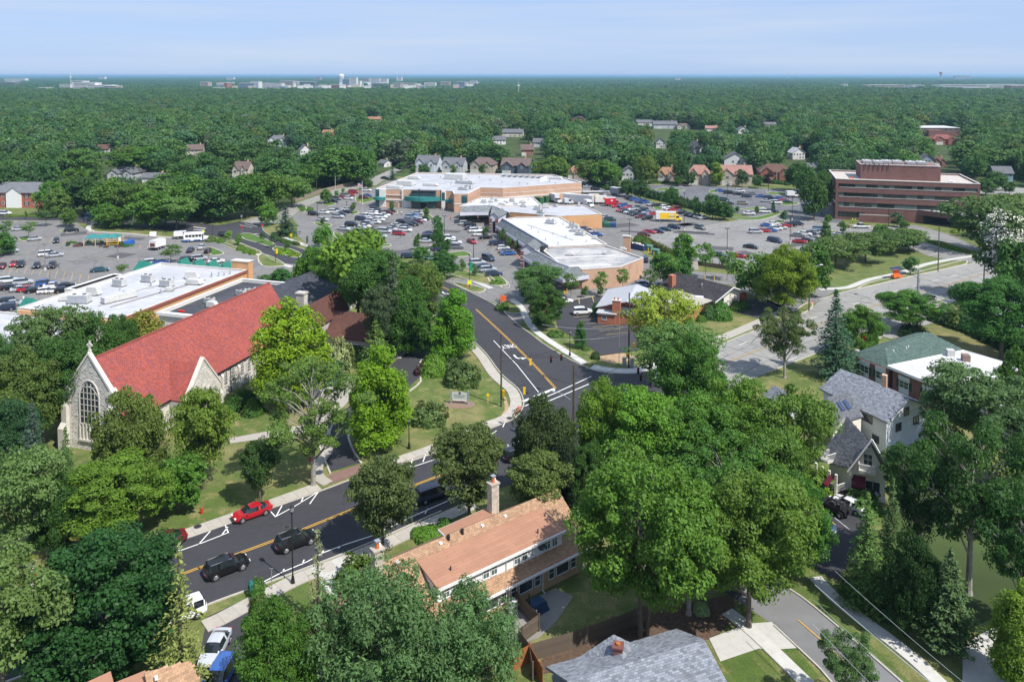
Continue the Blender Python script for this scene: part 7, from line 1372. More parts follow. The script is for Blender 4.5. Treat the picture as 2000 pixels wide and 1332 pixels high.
# ================================================================ vehicles
M_paint=paint();M_cg=mat('car_glass',(.015,.02,.024),rough=.06,spec=.9,var=.1);M_tyre=mat('tyre',(.02,.02,.02),rough=.9);M_rim=mat('rim',(.45,.46,.48),rough=.35,metal=.7)
M_lamp=mat('lamp_clear',(.7,.72,.75),rough=.15);M_tail=mat('lamp_red',(.45,.01,.01),rough=.2);M_trim=mat('black_trim',(.02,.02,.022),rough=.6)
def loft(st,ring):
 mb=MB();n=None
 for s in st:
  r=ring(s);n=len(r);mb.v+=r
 for i in range(len(st)-1):
  for j in range(n):k=(j+1)%n;mb.f.append((i*n+j,(i+1)*n+j,(i+1)*n+k,i*n+k));mb.t.append(.5)
 mb.f.append(tuple(range(n)));mb.f.append(tuple(range(len(st)*n-1,(len(st)-1)*n-1,-1)));mb.t+=[.5,.5];return mb
SPEC={
 'sedan':(4.7,.9,[(-2.35,.42,.86,.70),(-2.22,.28,.98,.84),(-1.5,.24,1.02,.9),(0,.24,.96,.91),(1.0,.25,.93,.9),(1.85,.27,.80,.87),(2.25,.32,.68,.76),(2.35,.40,.58,.62)],(-1.75,1.15,-1.0,.35,1.44),1.42,.33),
 'suv':(4.7,.94,[(-2.32,.42,1.05,.78),(-2.25,.32,1.12,.9),(-1.2,.3,1.1,.94),(.6,.3,1.06,.94),(1.3,.3,1.02,.93),(2.0,.32,.93,.88),(2.3,.38,.78,.78),(2.36,.45,.65,.66)],(-2.2,1.2,-1.95,.5,1.74),1.45,.37),
 'minivan':(5.0,.97,[(-2.5,.4,1.05,.84),(-2.42,.3,1.12,.95),(0,.28,1.06,.97),(1.4,.28,1.0,.95),(2.1,.3,.86,.9),(2.45,.38,.68,.76)],(-2.4,1.75,-2.2,.75,1.8),1.55,.34),
 'hatchback':(4.1,.87,[(-2.0,.4,.95,.74),(-1.92,.3,1.02,.85),(0,.26,.97,.87),(.9,.26,.93,.86),(1.6,.28,.82,.82),(2.02,.38,.62,.66)],(-1.85,1.05,-1.5,.3,1.5),1.25,.31),
 'pickup':(5.6,.96,[(-2.8,.5,1.0,.9),(-2.75,.4,1.05,.94),(0,.38,1.05,.96),(1.5,.38,1.05,.95),(2.5,.4,.98,.9),(2.8,.5,.8,.8)],(-.7,1.5,-.5,.9,1.85),1.75,.39)}
CARP={'sedan':([-2.35,-2.2,-1.75,-1.0,-.4,.35,1.15,1.7,2.15,2.35],[.42,.3,.25,.23,.23,.23,.24,.26,.3,.4],[.82,.95,1.0,.97,.95,.93,.93,.86,.74,.58],[.86,1.0,1.04,1.40,1.44,1.42,.98,.9,.78,.6],[.68,.8,.88,.9,.9,.9,.88,.85,.78,.6],[.5,.62,.66,.62,.64,.62,.68,.66,.58,.45],2),
 'suv':([-2.33,-2.25,-1.95,-1.2,-.3,.45,1.2,1.7,2.15,2.35],[.45,.34,.3,.28,.28,.28,.3,.3,.34,.45],[.95,1.08,1.12,1.08,1.06,1.04,1.03,.98,.86,.66],[1.0,1.2,1.64,1.73,1.75,1.68,1.1,1.03,.92,.7],[.75,.88,.93,.95,.95,.95,.93,.9,.84,.66],[.6,.7,.7,.72,.72,.7,.76,.72,.62,.5],1),
 'minivan':([-2.5,-2.42,-2.15,-1.2,-.2,.7,1.65,2.0,2.35,2.5],[.42,.32,.28,.26,.26,.26,.28,.3,.34,.42],[.95,1.08,1.12,1.08,1.05,1.02,1.0,.9,.76,.58],[1.0,1.3,1.74,1.8,1.81,1.74,1.08,.98,.82,.62],[.8,.9,.95,.97,.97,.97,.95,.9,.82,.64],[.66,.74,.76,.78,.78,.76,.78,.74,.62,.5],1),
 'hatchback':([-2.0,-1.92,-1.6,-.9,-.2,.35,1.05,1.5,1.85,2.02],[.42,.32,.26,.24,.24,.24,.26,.28,.32,.4],[.85,.98,1.02,.98,.96,.94,.93,.86,.74,.58],[.9,1.12,1.46,1.5,1.5,1.45,.98,.9,.78,.6],[.7,.8,.85,.87,.87,.87,.86,.83,.76,.6],[.55,.62,.62,.64,.64,.62,.68,.64,.56,.45],1)}
def shell(kind,near,t):
 xs,lo,be,tp,wb,wt,r0=CARP[kind];n=len(xs);R_=[];rep=3 if near else 1;K=(n-1)*rep
 def cr(a,u):
  i=min(n-2,int(u));f=u-i;p=[a[max(0,i-1)],a[i],a[i+1],a[min(n-1,i+2)]]
  m1,m2=(p[2]-p[0])*.5,(p[3]-p[1])*.5;h=(2*f**3-3*f**2+1)*p[1]+(f**3-2*f**2+f)*m1*.6+(-2*f**3+3*f**2)*p[2]+(f**3-f**2)*m2*.6;return h
 for k in range(K+1):
  u=k/rep;x,l_,b,t_,w1,w2=(cr(a,u)for a in(xs,lo,be,tp,wb,wt));h=[(w1*.9,l_),(w1,l_+.18),(w1*1.012,(l_+b)/2+.1),(w1*.965,b),(w2,max(t_-.05,b+.015)),(w2*.5,t_)];R_.append([(x,-y,z)for y,z in h]+[(x,y,z)for y,z in h[::-1]])
 B,Gl=MB(),MB()
 for k in range(K):
  u=(k+.5)/rep;pil=near and(u<r0+.34 or u>5.66 or any(abs(u-q)<.17 for q in((3.5,)if kind=='sedan' else(3.17,1.83))));gl_side=r0<u<6 and not pil;ws=5<u<6;rw=r0<u<r0+1
  for j in range(12):
   q=(j+1)%12;tgt=Gl if((j in(3,7)and gl_side)or(j in(4,5,6)and(ws or rw)))else B;tgt.quad(R_[k][j],R_[k+1][j],R_[k+1][q],R_[k][q])
 B.add(R_[0],[tuple(range(12))]);B.add(R_[-1],[tuple(range(11,-1,-1))]);B.obj('body',M_paint,t,smooth=near);Gl.obj('window_glass',M_cg,t,smooth=near)
 if near:
  for x in(-SPEC[kind][4],SPEC[kind][4]):
   for s in(-1,1):MB().tube((x,s*(SPEC[kind][1]-.3),SPEC[kind][5]),(x,s*(SPEC[kind][1]+.012),SPEC[kind][5]),SPEC[kind][5]*1.2,SPEC[kind][5]*1.2,16).obj('wheel_arch',M_trim,t)
def car_proto(kind,near=False):
 L_,hw,st,(g0,g1,t0,t1,tz),ax,wr=SPEC[kind];t=thing('car','','car');b1=np.interp(g1,[s[0]for s in st],[s[2]for s in st]);w1=hw*.7
 if kind in CARP:shell(kind,near,t)
 else:
  loft(st,lambda s:[(s[0],-s[3]*.9,s[1]),(s[0],-s[3],s[1]+.2),(s[0],-s[3]*.985,s[2]-.1),(s[0],-s[3]*.88,s[2]),(s[0],s[3]*.88,s[2]),(s[0],s[3]*.985,s[2]-.1),(s[0],s[3],s[1]+.2),(s[0],s[3]*.9,s[1])]).obj('body',M_paint,t)
  gl=[(g0,-.82,1.04),(g1,-.82,1.04),(g1,.82,1.04),(g0,.82,1.04),(t0,-.67,tz),(t1,-.67,tz),(t1,.67,tz),(t0,.67,tz)];MB().add(gl,[(0,1,5,4),(1,2,6,5),(2,3,7,6),(3,0,4,7)]).obj('window_glass',M_cg,t);MB().box(t0,t1,-.67,.67,tz-.01,tz+.06).obj('roof',M_paint,t)
 for x in(-ax,ax):
  for s in(-1,1):
   y=s*(hw-.09);w_=MB().tube((0,-.12,0),(0,.12,0),wr,wr,14 if near else 10)
   if near:o=w_.obj('wheel',M_tyre,t);r2=MB().tube((0,s*.121,0),(0,s*.135,0),wr*.64,wr*.6,12);[r2.tube((0,s*.135,0),(wr*.6*math.cos(a),s*.14,wr*.6*math.sin(a)),.05,.04,4)for a in[i*1.2566 for i in range(5)]];r2.obj('rim',M_rim,o);o.location=(x,y,wr)
   else:
    nf=len(w_.f);w_.tube((0,s*.121,0),(0,s*.13,0),wr*.6,wr*.6,8);me=w_.mesh('wheel',[M_tyre,M_rim])
    for i,p in enumerate(me.polygons):p.material_index=1 if i>=nf else 0
    o=ob('wheel',me,t);o.location=(x,y,wr)
 X1,X0=st[-1][0],st[0][0]
 for s in(-1,1):MB().box(X1-.22,X1-.02,s*hw*.62-.16,s*hw*.62+.16,.62,.76).obj('headlight',M_lamp,t);MB().box(X0-.02,X0+.1,s*hw*.72-.12,s*hw*.72+.12,.72,.92).obj('taillight',M_tail,t)
 if near:
  for s in(-1,1):MB().box(g1-.35,g1-.15,s*(hw+.02),s*(hw+.18),b1+.02,b1+.18).obj('mirror',M_paint,t)
  MB().box(X1-.06,X1+.02,-.45,.45,.45,.6).obj('grille',M_trim,t);MB().box(X0-.03,X0+.03,-.25,.25,.5,.64).obj('number_plate',M_frame,t)
  if kind=='suv':[MB().tube((t0+.1,s*.66,tz-.04),(t1-.15,s*.66,tz-.06),.022,.022,5).obj('roof_rail',M_rim,t)for s in(-1,1)]
 if kind=='pickup':MB().box(-2.65,-.75,-.78,.78,1.052,1.06).obj('load_bed',M_trim,t)
 return t
PR={k:car_proto(k)for k in SPEC};PRN={k:car_proto(k,True)for k in CARP}
CC={'white':(.72,.72,.72),'silver':(.42,.44,.47),'grey':(.17,.18,.19),'black':(.006,.006,.008),'navy':(.02,.03,.07),'blue':(.03,.10,.34),'light blue':(.22,.32,.45),'red':(.42,.012,.02),'maroon':(.14,.012,.018),'green':(.015,.07,.055),'gold':(.28,.23,.16),'teal':(.02,.07,.10)}
ab={'w':'white','s':'silver','g':'grey','k':'black','n':'navy','b':'blue','l':'light blue','r':'red','m':'maroon','e':'green','d':'gold','t':'teal'};ty={'s':'sedan','u':'suv','v':'minivan','h':'hatchback','p':'pickup'}
used_cars=set();NCAR=[0]
ordn=['first','second','third','fourth','fifth','sixth','seventh','eighth','ninth','tenth','eleventh','twelfth','thirteenth','fourteenth','fifteenth','sixteenth','seventeenth','eighteenth','nineteenth','twentieth']
def put_car(px,py,code,hd,label,group,near=False):
 k=ty[code[1]];p=(PRN if near and k in PRN else PR)[k];key=(k,near and k in PRN);vv=rnd.uniform(.88,1.12);c=tuple(v*vv for v in CC[ab[code[0]]]);x,y=G(px,py+.0)
 o=dup(p,(x,y,.06 if near else .05),R(hd+rnd.uniform(-2.5,2.5)),label,group,None,c,('body','roof','mirror'));NCAR[0]+=1;EXC.append([(x-3,y-3),(x+3,y-3),(x+3,y+3),(x-3,y+3)]);return o
def row(where,hd,items,group,frm='left'):
 it=sorted([(float(a),float(b),c)for a,b,c in(s.split(',')for s in items.split())]);n=len(it)
 cnt={}
 for i,(px,py,c)in enumerate(it):
  k='van' if c[1]=='v' else('SUV' if c[1]=='u' else ty[c[1]]);q=(c[0],k);cnt[q]=cnt.get(q,0)+1
  put_car(px,py,c,hd,f'{ab[c[0]]} {k} parked {ordn[min(i, 19)]} from the left {where}',group)
row('in the back row of the west lot',28,'37.5,450.5,ss 67.6,470,sh 140,453.5,ku 19.5,494,su 93,500,wv 106.6,502,ss','cars in the west parking lot')
row('in the stall row of the west lot',296,'110,474,kh 27,519.5,rs 41,521,ku 4,524,ms 72,523,kh 102,523,ku','cars in the west parking lot')
row('in the aisle row of the west lot',28,'16.5,552.5,wu 45,556,su 195,531,ts','cars in the west parking lot')
row('in the double row by the white-roofed store',30,'3,567,ms 20,566,kh 40.5,569,ss 54,569,rs 69,571,ks 88.5,558.5,bu 104,562,ws 128,562,ks 90,573,wh 108,572,ws 124,571,kh','cars in the west parking lot')
row('in the near-left corner of the west lot',205,'7,595,ku 21.5,598,ss 9,607,nu','cars in the west parking lot')
row('beside the bus in the west lot',100,'372,492,ns 394,486,ss 406,494,kh','cars in the west parking lot');row('in front of the green canopies',25,'367,512,ku 389,509,su 422,514,ws 297,517,wu 314,516,bs','cars in the west parking lot')
row('on the dark road beyond the west lot',5,'178.6,421,bs 178.6,432,nv 9,420,wu 190,416,sv 4,417,ss','cars on the northwest road');row('waiting at the asphalt junction',-30,'437,462,kh','cars on the northwest road')
row('in the left row of the central lot',-14,'652,417,wu 657,413,gs 660,426,su 667,421,nh 679,417,ks 679,412,ws 630,432,ss 632,418,ws 613,421,ku','cars in the central parking lot')
row('by the north corner of the grocery store',-14,'681,390,wh 691,378,rv 716,374,wu 657,391,gv 669,388,rs 674,384,gs 684,383,rs 651,396,ks 718,385,bs 711,389,mu 752,350,ks','cars in the central parking lot')
row('in the second row of the central lot',-14,'687,442,kv 671.6,450,ss 706.5,431,nv 717,441,gu 704,449,ss 712.5,445,ws 715,425.5,wu 727,420,ws 729,416,wh 733,412,nu 726,435,wu 732,437,ws 740,432,ws 745,427,wu 752,423,wh 758,419,mu 763,415,ks 729,426,ss 738,415,ns','cars in the central parking lot')
row('in the third row of the central lot',-14,'751,455,sv 742.5,464.5,ss 780,459.5,ru 764,451,ss 769,447,gs 776,443,ws 792,453,wu 793,448,gu 786,437,ku 798,432,gs 803,427,lu 806,423.7,bs 816,419.5,ss 801,443,kh 807,441,ku 815.8,437,mu 823,433,wh 828,430,ks','cars in the central parking lot')
row('around the shrub island of the central lot',0,'831.6,474,ss 837.6,467,kv 839,459,ns 876,469,wu 864,471,ws 888,477,ws 891.7,486,gu 861,491,ns 840,508,ls 798,504,nu','cars in the central parking lot')
row('along the brick walk of the shops',14,'908.5,440,su 918,443,ku 920,449,ns 928,454,wu 939,452,ws 937,461,wu 949,467,ks 969,479,nu 983,488,wh 989,494,gs 993,498.5,bs','cars in front of the shops');row('at the road end of the shops lot',15,'932.5,517,su 946,524,ns 953,531,su 965,539.5,nu','cars in front of the shops')
put_car(921.7,475,'rs',-62,'red sedan driving along the aisle in front of the shops','cars in front of the shops');put_car(954,508.5,'nv',-52,'navy van driving down the aisle towards the road','cars in front of the shops')
row('behind the grocery store',0,'1147.6,367,ss 1163,372,ks 1180,376.5,ss','cars in the loading yard')
row('in the front rank of the yard block',215,'1204,405,rs 1216,405,bu 1212.5,413,rs 1220,415,ks 1228,417,ss 1234,419,ks 1241,421.5,ks 1251,425.5,mu 1256,423,ls 1264,429,ku','cars in the loading yard');row('in the rear rank of the yard block',215,'1228,407.5,rs 1235,411,ss 1244,408,ks 1251,410.5,gs 1256,414,ku 1263,417.7,ls 1272.5,420.5,rs','cars in the loading yard')
row('along the hedge of the yard',30,'1232,390,ku 1239,392.5,bu 1250,396,bs 1259,397.5,bu 1272.5,402,ss 1283,403.5,ks 1299,408,wu 1307,411,ws 1315,413,rs 1323,409,rs 1328,416,gs 1336,418,ks 1346,421,es 1354,424,ns 1365,426,ss 1372.6,428,ss','cars in the loading yard')
row('behind the middle shop',85,'1144,442,wu 1157,441,wu 1168,441,sh','cars in the loading yard');row('along the back wall of the long shop',-10,'1192,432,eu 1182,427,ss 1131,441,ns 1133,447,ms 1142,450,bs 1150,454,gs 1156,460,ws 1164.5,461,bs','cars in the loading yard')
row('along the kerb between yard and office lot',-32,'1259,461,ms 1269,456,rs 1285,455,ns 1300,451,ts 1317,447,nu','cars in the loading yard');row('at the corner of the end shop',80,'1260,511,nu','cars in the loading yard')
row('in the upper lot',-8,'1407,375,bs 1424,379,kv 1445,376,wu 1443,381.5,ks 1458.6,386,nu 1468.6,381,gs 1486.5,386,bs 1503,389,nu 1497.6,395,ss 1521,390,bs 1516.6,398.5,wu 1532,394,rs 1537,397,es 1413,393,ev 1423,400,ks 1451,400,du','cars in the upper parking lot');row('on the strip below the upper lot',-8,'1426,415,ws 1463,420,ws 1493,416,wv 1509,416,nu','cars in the upper parking lot')
row('in the first office row',0,'1476,456,su 1492,454,rs 1506,453,bs 1515,450,wu 1525,448,ss 1534,444,rs 1544,443,ku 1556,440.5,nv 1498,443,bs 1510,440,ws','cars in the office parking lot');row('in the second office row',-20,'1559,463,gs 1572,460,ws 1582,459,ns 1593,457,ss 1562,475,rs 1577,473.5,kh 1591,470,ss 1600,451,lu 1629,464,ss 1642,461,ss','cars in the office parking lot')
for a in((1368,448,'gu',-60,'grey SUV leaving across the painted stalls'),(1513.6,473.5,'nv',-52,'navy van crossing the middle of the office lot'),(1466.7,485.5,'ks',-40,'black sedan alone in the middle of the office lot'),(1405,501,'es',-50,'green sedan at the near wall of the office lot'),(1445,503.5,'rs',-32,'red sedan parked by the near wall of the office lot'),(1682,446,'wp',172,'white pickup truck in front of the brick screen wall')):put_car(*a,'cars in the office parking lot')
for a in((1137.5,614,'wu',12,'white SUV in the dark clinic lot'),(1100,593,'ws',20,'white car half hidden at the edge of the clinic lot'),(1137,561,'wu',12,'white car behind the end shop trees, left one'),(1173,556,'ss',10,'silver car behind the end shop trees, right one'),(1241,541,'du',-35,'gold SUV at the blank wall of the end shop'),(1257,561,'lu',10,'light blue SUV in the shade behind the clinic'),(1292,562,'ns',10,'navy sedan in the shade behind the clinic'),(1160,548,'gs',10,'grey car near the end shop')):put_car(*a,'cars behind the clinic')
put_car(1300,742,'ss',195,'silver car waiting at the crossroads under the trees','cars on the streets',True);put_car(1812,586,'ks',25,'black sedan on the wide pale road behind the round tree','cars on the streets',True)
for a in((492,1009,'rs',217,'bright red sedan parked at the church kerb'),(322,1066,'ms',217,'maroon sedan parked behind the dark maple'),(443,1117,'ku',37,'shiny black SUV driving, the nearer of the two'),(578,1066,'ku',37,'black SUV driving past the lamp post'),(845,973,'nv',37,'dark van on the road behind the bronze street tree'),(1012,895,'ku',30,'black SUV in the shade at the crossroads'),(420,1278,'ss',-92,'silver sedan parked in the dark driveway'),(428,1338,'bu',-92,'blue car at the foot of the picture in the driveway'),(350,1212,'wv',217,'white van behind the drooping spruce'),(1658,994,'ws',125,'white sedan beside the open black off-roader'),(1594,1032,'ls',130,'pale blue sedan half under the tree'),(1690,968,'kh',125,'black hatchback behind the white sedan'),(1010,885,'ws',217,'white car behind the black SUV at the crossroads')):put_car(*a,'cars on the streets',True)
put_car(1747,312,'lu',10,'pale blue pickup-sized car in a far street above the office','cars on the streets')
for p in list(PR.values())+list(PRN.values()):hide_proto(p)
def wheels(t,xs,hw,r=.45):
 for x in xs:
  for s in(-1,1):o=MB().tube((0,-.14,0),(0,.14,0),r,r,12).obj('wheel',M_tyre,t);MB().tube((0,s*.141,0),(0,s*.16,0),r*.5,r*.5,8).obj('rim',M_rim,o);o.location=(x,s*(hw-.15),r)
def boxtruck(px,py,hd,L_,cabc,boxc,label,cab=True,h=3.5,stripe=None,w_=2.4,name='box_truck',cat='truck'):
 t=thing(name,label,cat,(*G(px,py),.05),R(hd));B=L_-(2.2 if cab else 0);x0=-L_/2;b=MB().box(x0,x0+B,-w_/2,w_/2,.95,h).obj('cargo_box',mat('panel_%d_%d_%d'%tuple(int(v*100)for v in boxc),boxc,rough=.5,var=.05),t)
 MB().box(x0-.01,x0+B+.01,-w_/2-.01,w_/2+.01,h,h+.06).obj('box_roof',M_roofw,b);MB().box(x0,x0+L_-.6,-.5,.5,.6,.94).obj('chassis',M_trim,t)
 if stripe:stripe(b,x0,B,w_,h)
 if cab:
  mc=mat('cab_%d_%d_%d'%tuple(int(v*100)for v in cabc),cabc,rough=.4,var=.05);X=x0+B+.1
  MB().add([(X,-1.05,.6),(X+2.1,-1.0,.6),(X+2.1,1.0,.6),(X,1.05,.6),(X,-1.05,1.5),(X+1.2,-1.03,1.5),(X+2.05,-.95,1.35),(X+2.05,.95,1.35),(X+1.2,1.03,1.5),(X,1.05,1.5)],[(0,3,2,1),(0,1,6,5,4),(3,9,8,7,2),(1,2,7,6),(5,6,7,8),(4,5,8,9),(0,4,9,3)]).obj('cab',mc,t)
  MB().add([(X,-1.0,1.5),(X+1.15,-1,1.5),(X+.8,-.9,2.3),(X,-.9,2.3),(X,1.0,1.5),(X+1.15,1,1.5),(X+.8,.9,2.3),(X,.9,2.3)],[(0,1,2,3),(5,4,7,6),(1,5,6,2)]).obj('window_glass',M_cg,t);MB().box(X-.02,X+.82,-.92,.92,2.3,2.42).obj('cab_roof',mc,t);wheels(t,(x0+1.3,X+1.3),1.15)
  for s in(-1,1):MB().box(X+2.04,X+2.12,s*.7-.14,s*.7+.14,.9,1.1).obj('headlight',M_lamp,t)
 else:wheels(t,(x0+1.2,x0+2.2),1.15)
 return t
def st_y(b,x0,B,w_,h):
 MB().box(x0+1.4,x0+B,-w_/2-.02,-w_/2-.005,1.15,h-.25).obj('yellow_panel',M_yellow,b);s=MB();n=16;cx_,cz=x0+B-1.6,2.3
 s.add([(cx_+1.1*math.cos(i*math.pi/8),-w_/2-.03,cz+.85*math.sin(i*math.pi/8))for i in range(n)],[tuple(range(n))]).obj('emblem',mat('emblem_cream',(.7,.6,.3)),b);s=MB();s.box(cx_-1.05,cx_+1.05,-w_/2-.045,-w_/2-.031,1.95,2.2).obj('emblem_band',mat('emblem_brown',(.12,.06,.02)),b)
boxtruck(1306,433,-4,9.5,(.75,.55,.03),(.62,.62,.62),'long white and yellow box truck with an oval emblem in the yard',h=3.6,stripe=st_y)
boxtruck(1197,403,4,6.5,(.5,.02,.03),(.48,.02,.04),'red box truck at the end of the row of trucks',stripe=lambda b,x0,B,w_,h:MB().box(x0+2.2,x0+2.9,-w_/2-.02,-w_/2-.005,2.2,2.8).obj('white_mark',M_frame,b))
boxtruck(1178,399,4,7,(.6,.6,.6),(.66,.64,.60),'white box truck with an orange mark between red and yellow trucks',stripe=lambda b,x0,B,w_,h:MB().box(x0+3.2,x0+4.6,-w_/2-.02,-w_/2-.005,2.0,2.9).obj('orange_mark',M_orange,b))
boxtruck(1165,396,4,6.5,(.7,.45,.02),(.72,.42,.02),'yellow box truck in the row behind the store');boxtruck(1158,390,4,9,(.1,.1,.1),(.10,.10,.10),'dark box trailer with a white roof at the back of the truck row',cab=False)
boxtruck(1203,382,-50,5.5,(.1,)*3,(.25,.26,.28),'grey box trailer beside the hedge',cab=False,name='trailer',cat='trailer')
t=boxtruck(1130,399,-28,13,(.6,)*3,(.42,.43,.46),'long grey semi-trailer backed to the store dock',cab=False,h=4,name='semi_trailer',cat='trailer');boxtruck(1150,405,-62,5.0,(.7,.7,.7),(.65,.65,.65),'white tractor unit in front of the semi-trailer',h=2.9,name='tractor_unit')
boxtruck(1084,396,-62,8,(.6,.6,.6),(.50,.50,.52),'grey-roofed truck at the left dock',h=3.7);boxtruck(1110,400,15,4,(.6,)*3,(.5,.55,.6),'small pale van box between the docks',h=2.6)
for i,(px,py)in enumerate(((1048,397),(1060,394))):t=thing('green_container',['dark green waste compactor, nearer one, at the store dock','dark green waste compactor, farther one, at the store dock'][i],'container',(*G(px,py),.05),R(-50),'green containers at the dock');MB().box(-3.5,3.5,-1.2,1.2,0,2.6).obj('hull',MATS.get('container_green')or mat('container_green',(.03,.10,.045)),t);[MB().box(-3.3+k*.8,-3.1+k*.8,-1.26,-1.2,.1,2.5).obj('rib',M_darkframe,t)for k in range(9)]
t=thing('shuttle_bus','white shuttle bus with a blue skirt parked at the edge of the west lot','bus',(*G(384,472),.05),R(18));b=MB().box(-3.8,2.2,-1.15,1.15,.55,2.9).obj('body',mat('bus_white',(.74,.74,.74),rough=.4),t);MB().add([(2.21,-1.0,.5),(3.7,-.9,.5),(3.7,.9,.5),(2.21,1.0,.5),(2.21,-1.0,1.6),(3.6,-.85,1.35),(3.6,.85,1.35),(2.21,1.0,1.6)],[(0,1,5,4),(1,2,6,5),(2,3,7,6),(4,5,6,7)]).obj('bonnet',MATS['bus_white'],t)
for i in range(5):MB().box(-3.3+i*1.0,-2.45+i*1.0,-1.17,-1.155,1.7,2.45).obj('window',M_cg,t)
MB().box(1.75,2.1,-1.17,-1.155,.7,2.5).obj('door',M_cg,t);MB().add([(2.22,-1.0,1.65),(2.22,1.0,1.65),(2.22,1.0,2.7),(2.22,-1.0,2.7)],[(0,1,2,3)]).obj('windscreen',M_cg,t);MB().box(-3.8,-1.8,-1.175,-1.155,.56,.95).obj('blue_skirt',M_blue,t);MB().box(-.8,1.2,-1.175,-1.155,.56,.85).obj('blue_skirt',M_blue,t);MB().box(-3.5,1.8,-.95,.95,2.9,3.05).obj('roof',M_frame,t);wheels(t,(-2.4,2.6),1.15,.42)
put=boxtruck(356,466,18,5,(.7,)*3,(.7,.7,.7),'white van behind the shuttle bus',h=2.3)
t=boxtruck(308,487,75,4.6,(.7,)*3,(.70,.69,.66),'white snack trailer with a dark picture panel on its end',cab=False,h=3,name='trailer',cat='trailer');MB().box(-2.33,-2.31,-.85,.85,1.2,2.3).obj('picture_panel',mat('panel_brown',(.16,.06,.04),var=.6,scale=3),t)
boxtruck(1548,386,0,5.5,(.7,)*3,(.68,.68,.68),'white box truck at the right end of the upper lot',h=2.8);boxtruck(1560,383,60,6,(.03,)*3,(.03,.04,.05),'dark truck under the trees at the upper lot',h=3)
t=thing('open_offroader','black open-top off-roader parked on the dark bay by the brick court','off-roader',(*G(1628,1000),.06),R(128));loft([(-1.9,.5,.95,.78),(-1.8,.42,1.05,.8),(.6,.42,1.05,.8),(1.8,.5,1.0,.7),(1.9,.55,.9,.66)],lambda s:[(s[0],-s[3],s[1]),(s[0],-s[3],s[2]),(s[0],s[3],s[2]),(s[0],s[3],s[1])]).obj('body',M_black,t)
s=MB();[s.path([(-1.5,y,1.05),(-1.3,y,1.8),(.3,y,1.8),(.7,y,1.1)],.05,.05,6)for y in(-.7,.7)];s.tube((-1.3,-.7,1.8),(-1.3,.7,1.8),.05,.05,6);s.tube((.3,-.7,1.8),(.3,.7,1.8),.05,.05,6);s.obj('roll_bar',M_trim,t);[MB().box(x,x+.5,y-.25,y+.25,.9,1.5).obj('seat',M_darkframe,t)for x in(-.4,-1.2)for y in(-.35,.35)]
MB().add([(.6,-.7,1.05),(.6,.7,1.05),(.4,.7,1.65),(.4,-.7,1.65)],[(0,1,2,3)]).obj('windscreen',M_cg,t);wheels(t,(-1.25,1.2),.98,.42);o=MB().tube((0,0,0),(.25,0,0),.4,.4,12).obj('spare_wheel',M_tyre,t);o.location=(-2.2,0,.95)
# ================================================================ poles, lamps, signs, people, shrubs, fences
M_pole=mat('pole_wood',(.085,.065,.05),rough=.95,var=.25,scale=1.5);M_steel=mat('pole_steel',(.30,.31,.32),rough=.5,metal=.3);M_bronze=mat('pole_bronze',(.03,.025,.022),rough=.5)
def hgt(px,top,base):y=G(px,base)[1];v=-(top-Y0)/F;return H+(-SP+CP*v)*y/(CP+SP*v)
def pole(px,top,base,label,r=.16,m=None,arms=0,name='utility_pole',rz=0.,lamp=False):
 h=hgt(px,top,base);t=thing(name,label,'utility pole',G(px,base),rz);MB().tube((0,0,-.1),(0,0,h),r,r*.7,10).obj('pole',m or M_pole,t)
 for k in range(arms):z=h-.4-k*1.1;a=MB().box(-1.3,1.3,-.06,.06,z,z+.12).obj('crossarm',m or M_pole,t);[MB().tube((x,0,z+.12),(x,0,z+.35),.05,.04,6).obj('insulator',M_frame,a)for x in(-1.1,-.4,.4,1.1)]
 if arms:MB().tube((.3,0,h-3.2),(.3,0,h-2.2),.22,.22,10).obj('transformer',M_steel,t)
 if lamp:a=MB().path([(0,0,h*.62),(lamp*.5,0,h*.68),(lamp,0,h*.7)],.05,.04,6).obj('lamp_arm',M_steel,t);MB().box(lamp-.35*(1 if lamp>0 else-1)if lamp>0 else lamp-.35,lamp+.35,-.14,.14,h*.7-.1,h*.7+.06).obj('lamp_head',M_frame,t)
 return t,h
t1,h1=pole(979,653,794,'dark wooden signal pole at the church corner of the crossroads');t2,h2=pole(1120,712,905,'tall dark wooden pole with a lamp arm at the near corner of the crossroads',.19,rz=R(155),lamp=3.2);t3,h3=pole(1228,572,718,'dark wooden signal pole beside the grey control cabinets',.17);t4,h4=pole(1269,672,752,'short wooden pole at the kerb of the wide road')
pole(1209,608,710,'slim bare steel pole on the corner lawn',.06,M_steel);pole(1580,478,608,'wooden pole with a cobra-head lamp by the street mouth',.15,rz=R(0),lamp=2.6);pole(1832,440,530,'plain wooden pole on the verge of the wide road',.15);pole(1792,526,602,'silver utility pole with crossarms rising behind the round tree',.3,M_steel,2,rz=R(20));pole(1921,488,570,'steel utility pole with crossarms on the far side of the wide road',.2,M_steel,1,rz=R(60))
pole(1878,575,600,'short dark post on the right-hand lawn',.1);pole(618,336,372,'wooden pole left of the north street',.14);pole(655,341,371,'concrete street lamp beside the north street',.1,M_cop,rz=0,lamp=1.8);pole(1517,335,357,'pale post in front of the brown shake-roofed house',.12,M_cop);pole(571,380,400,'thin post at the bend of the north street',.08,M_steel)
def wire(a,b,sag,label,r=.025,m=None):
 a,b=Vector(a),Vector(b);pts=[a.lerp(b,i/14)-Vector((0,0,4*sag*(i/14)*(1-i/14)))for i in range(15)];s=MB().path([tuple(p)for p in pts],r,r,4);o=s.obj('overhead_wire',m or M_trim);tag(o,label,'overhead wire')
P3=lambda px,py,h:(*G(px,py),h)
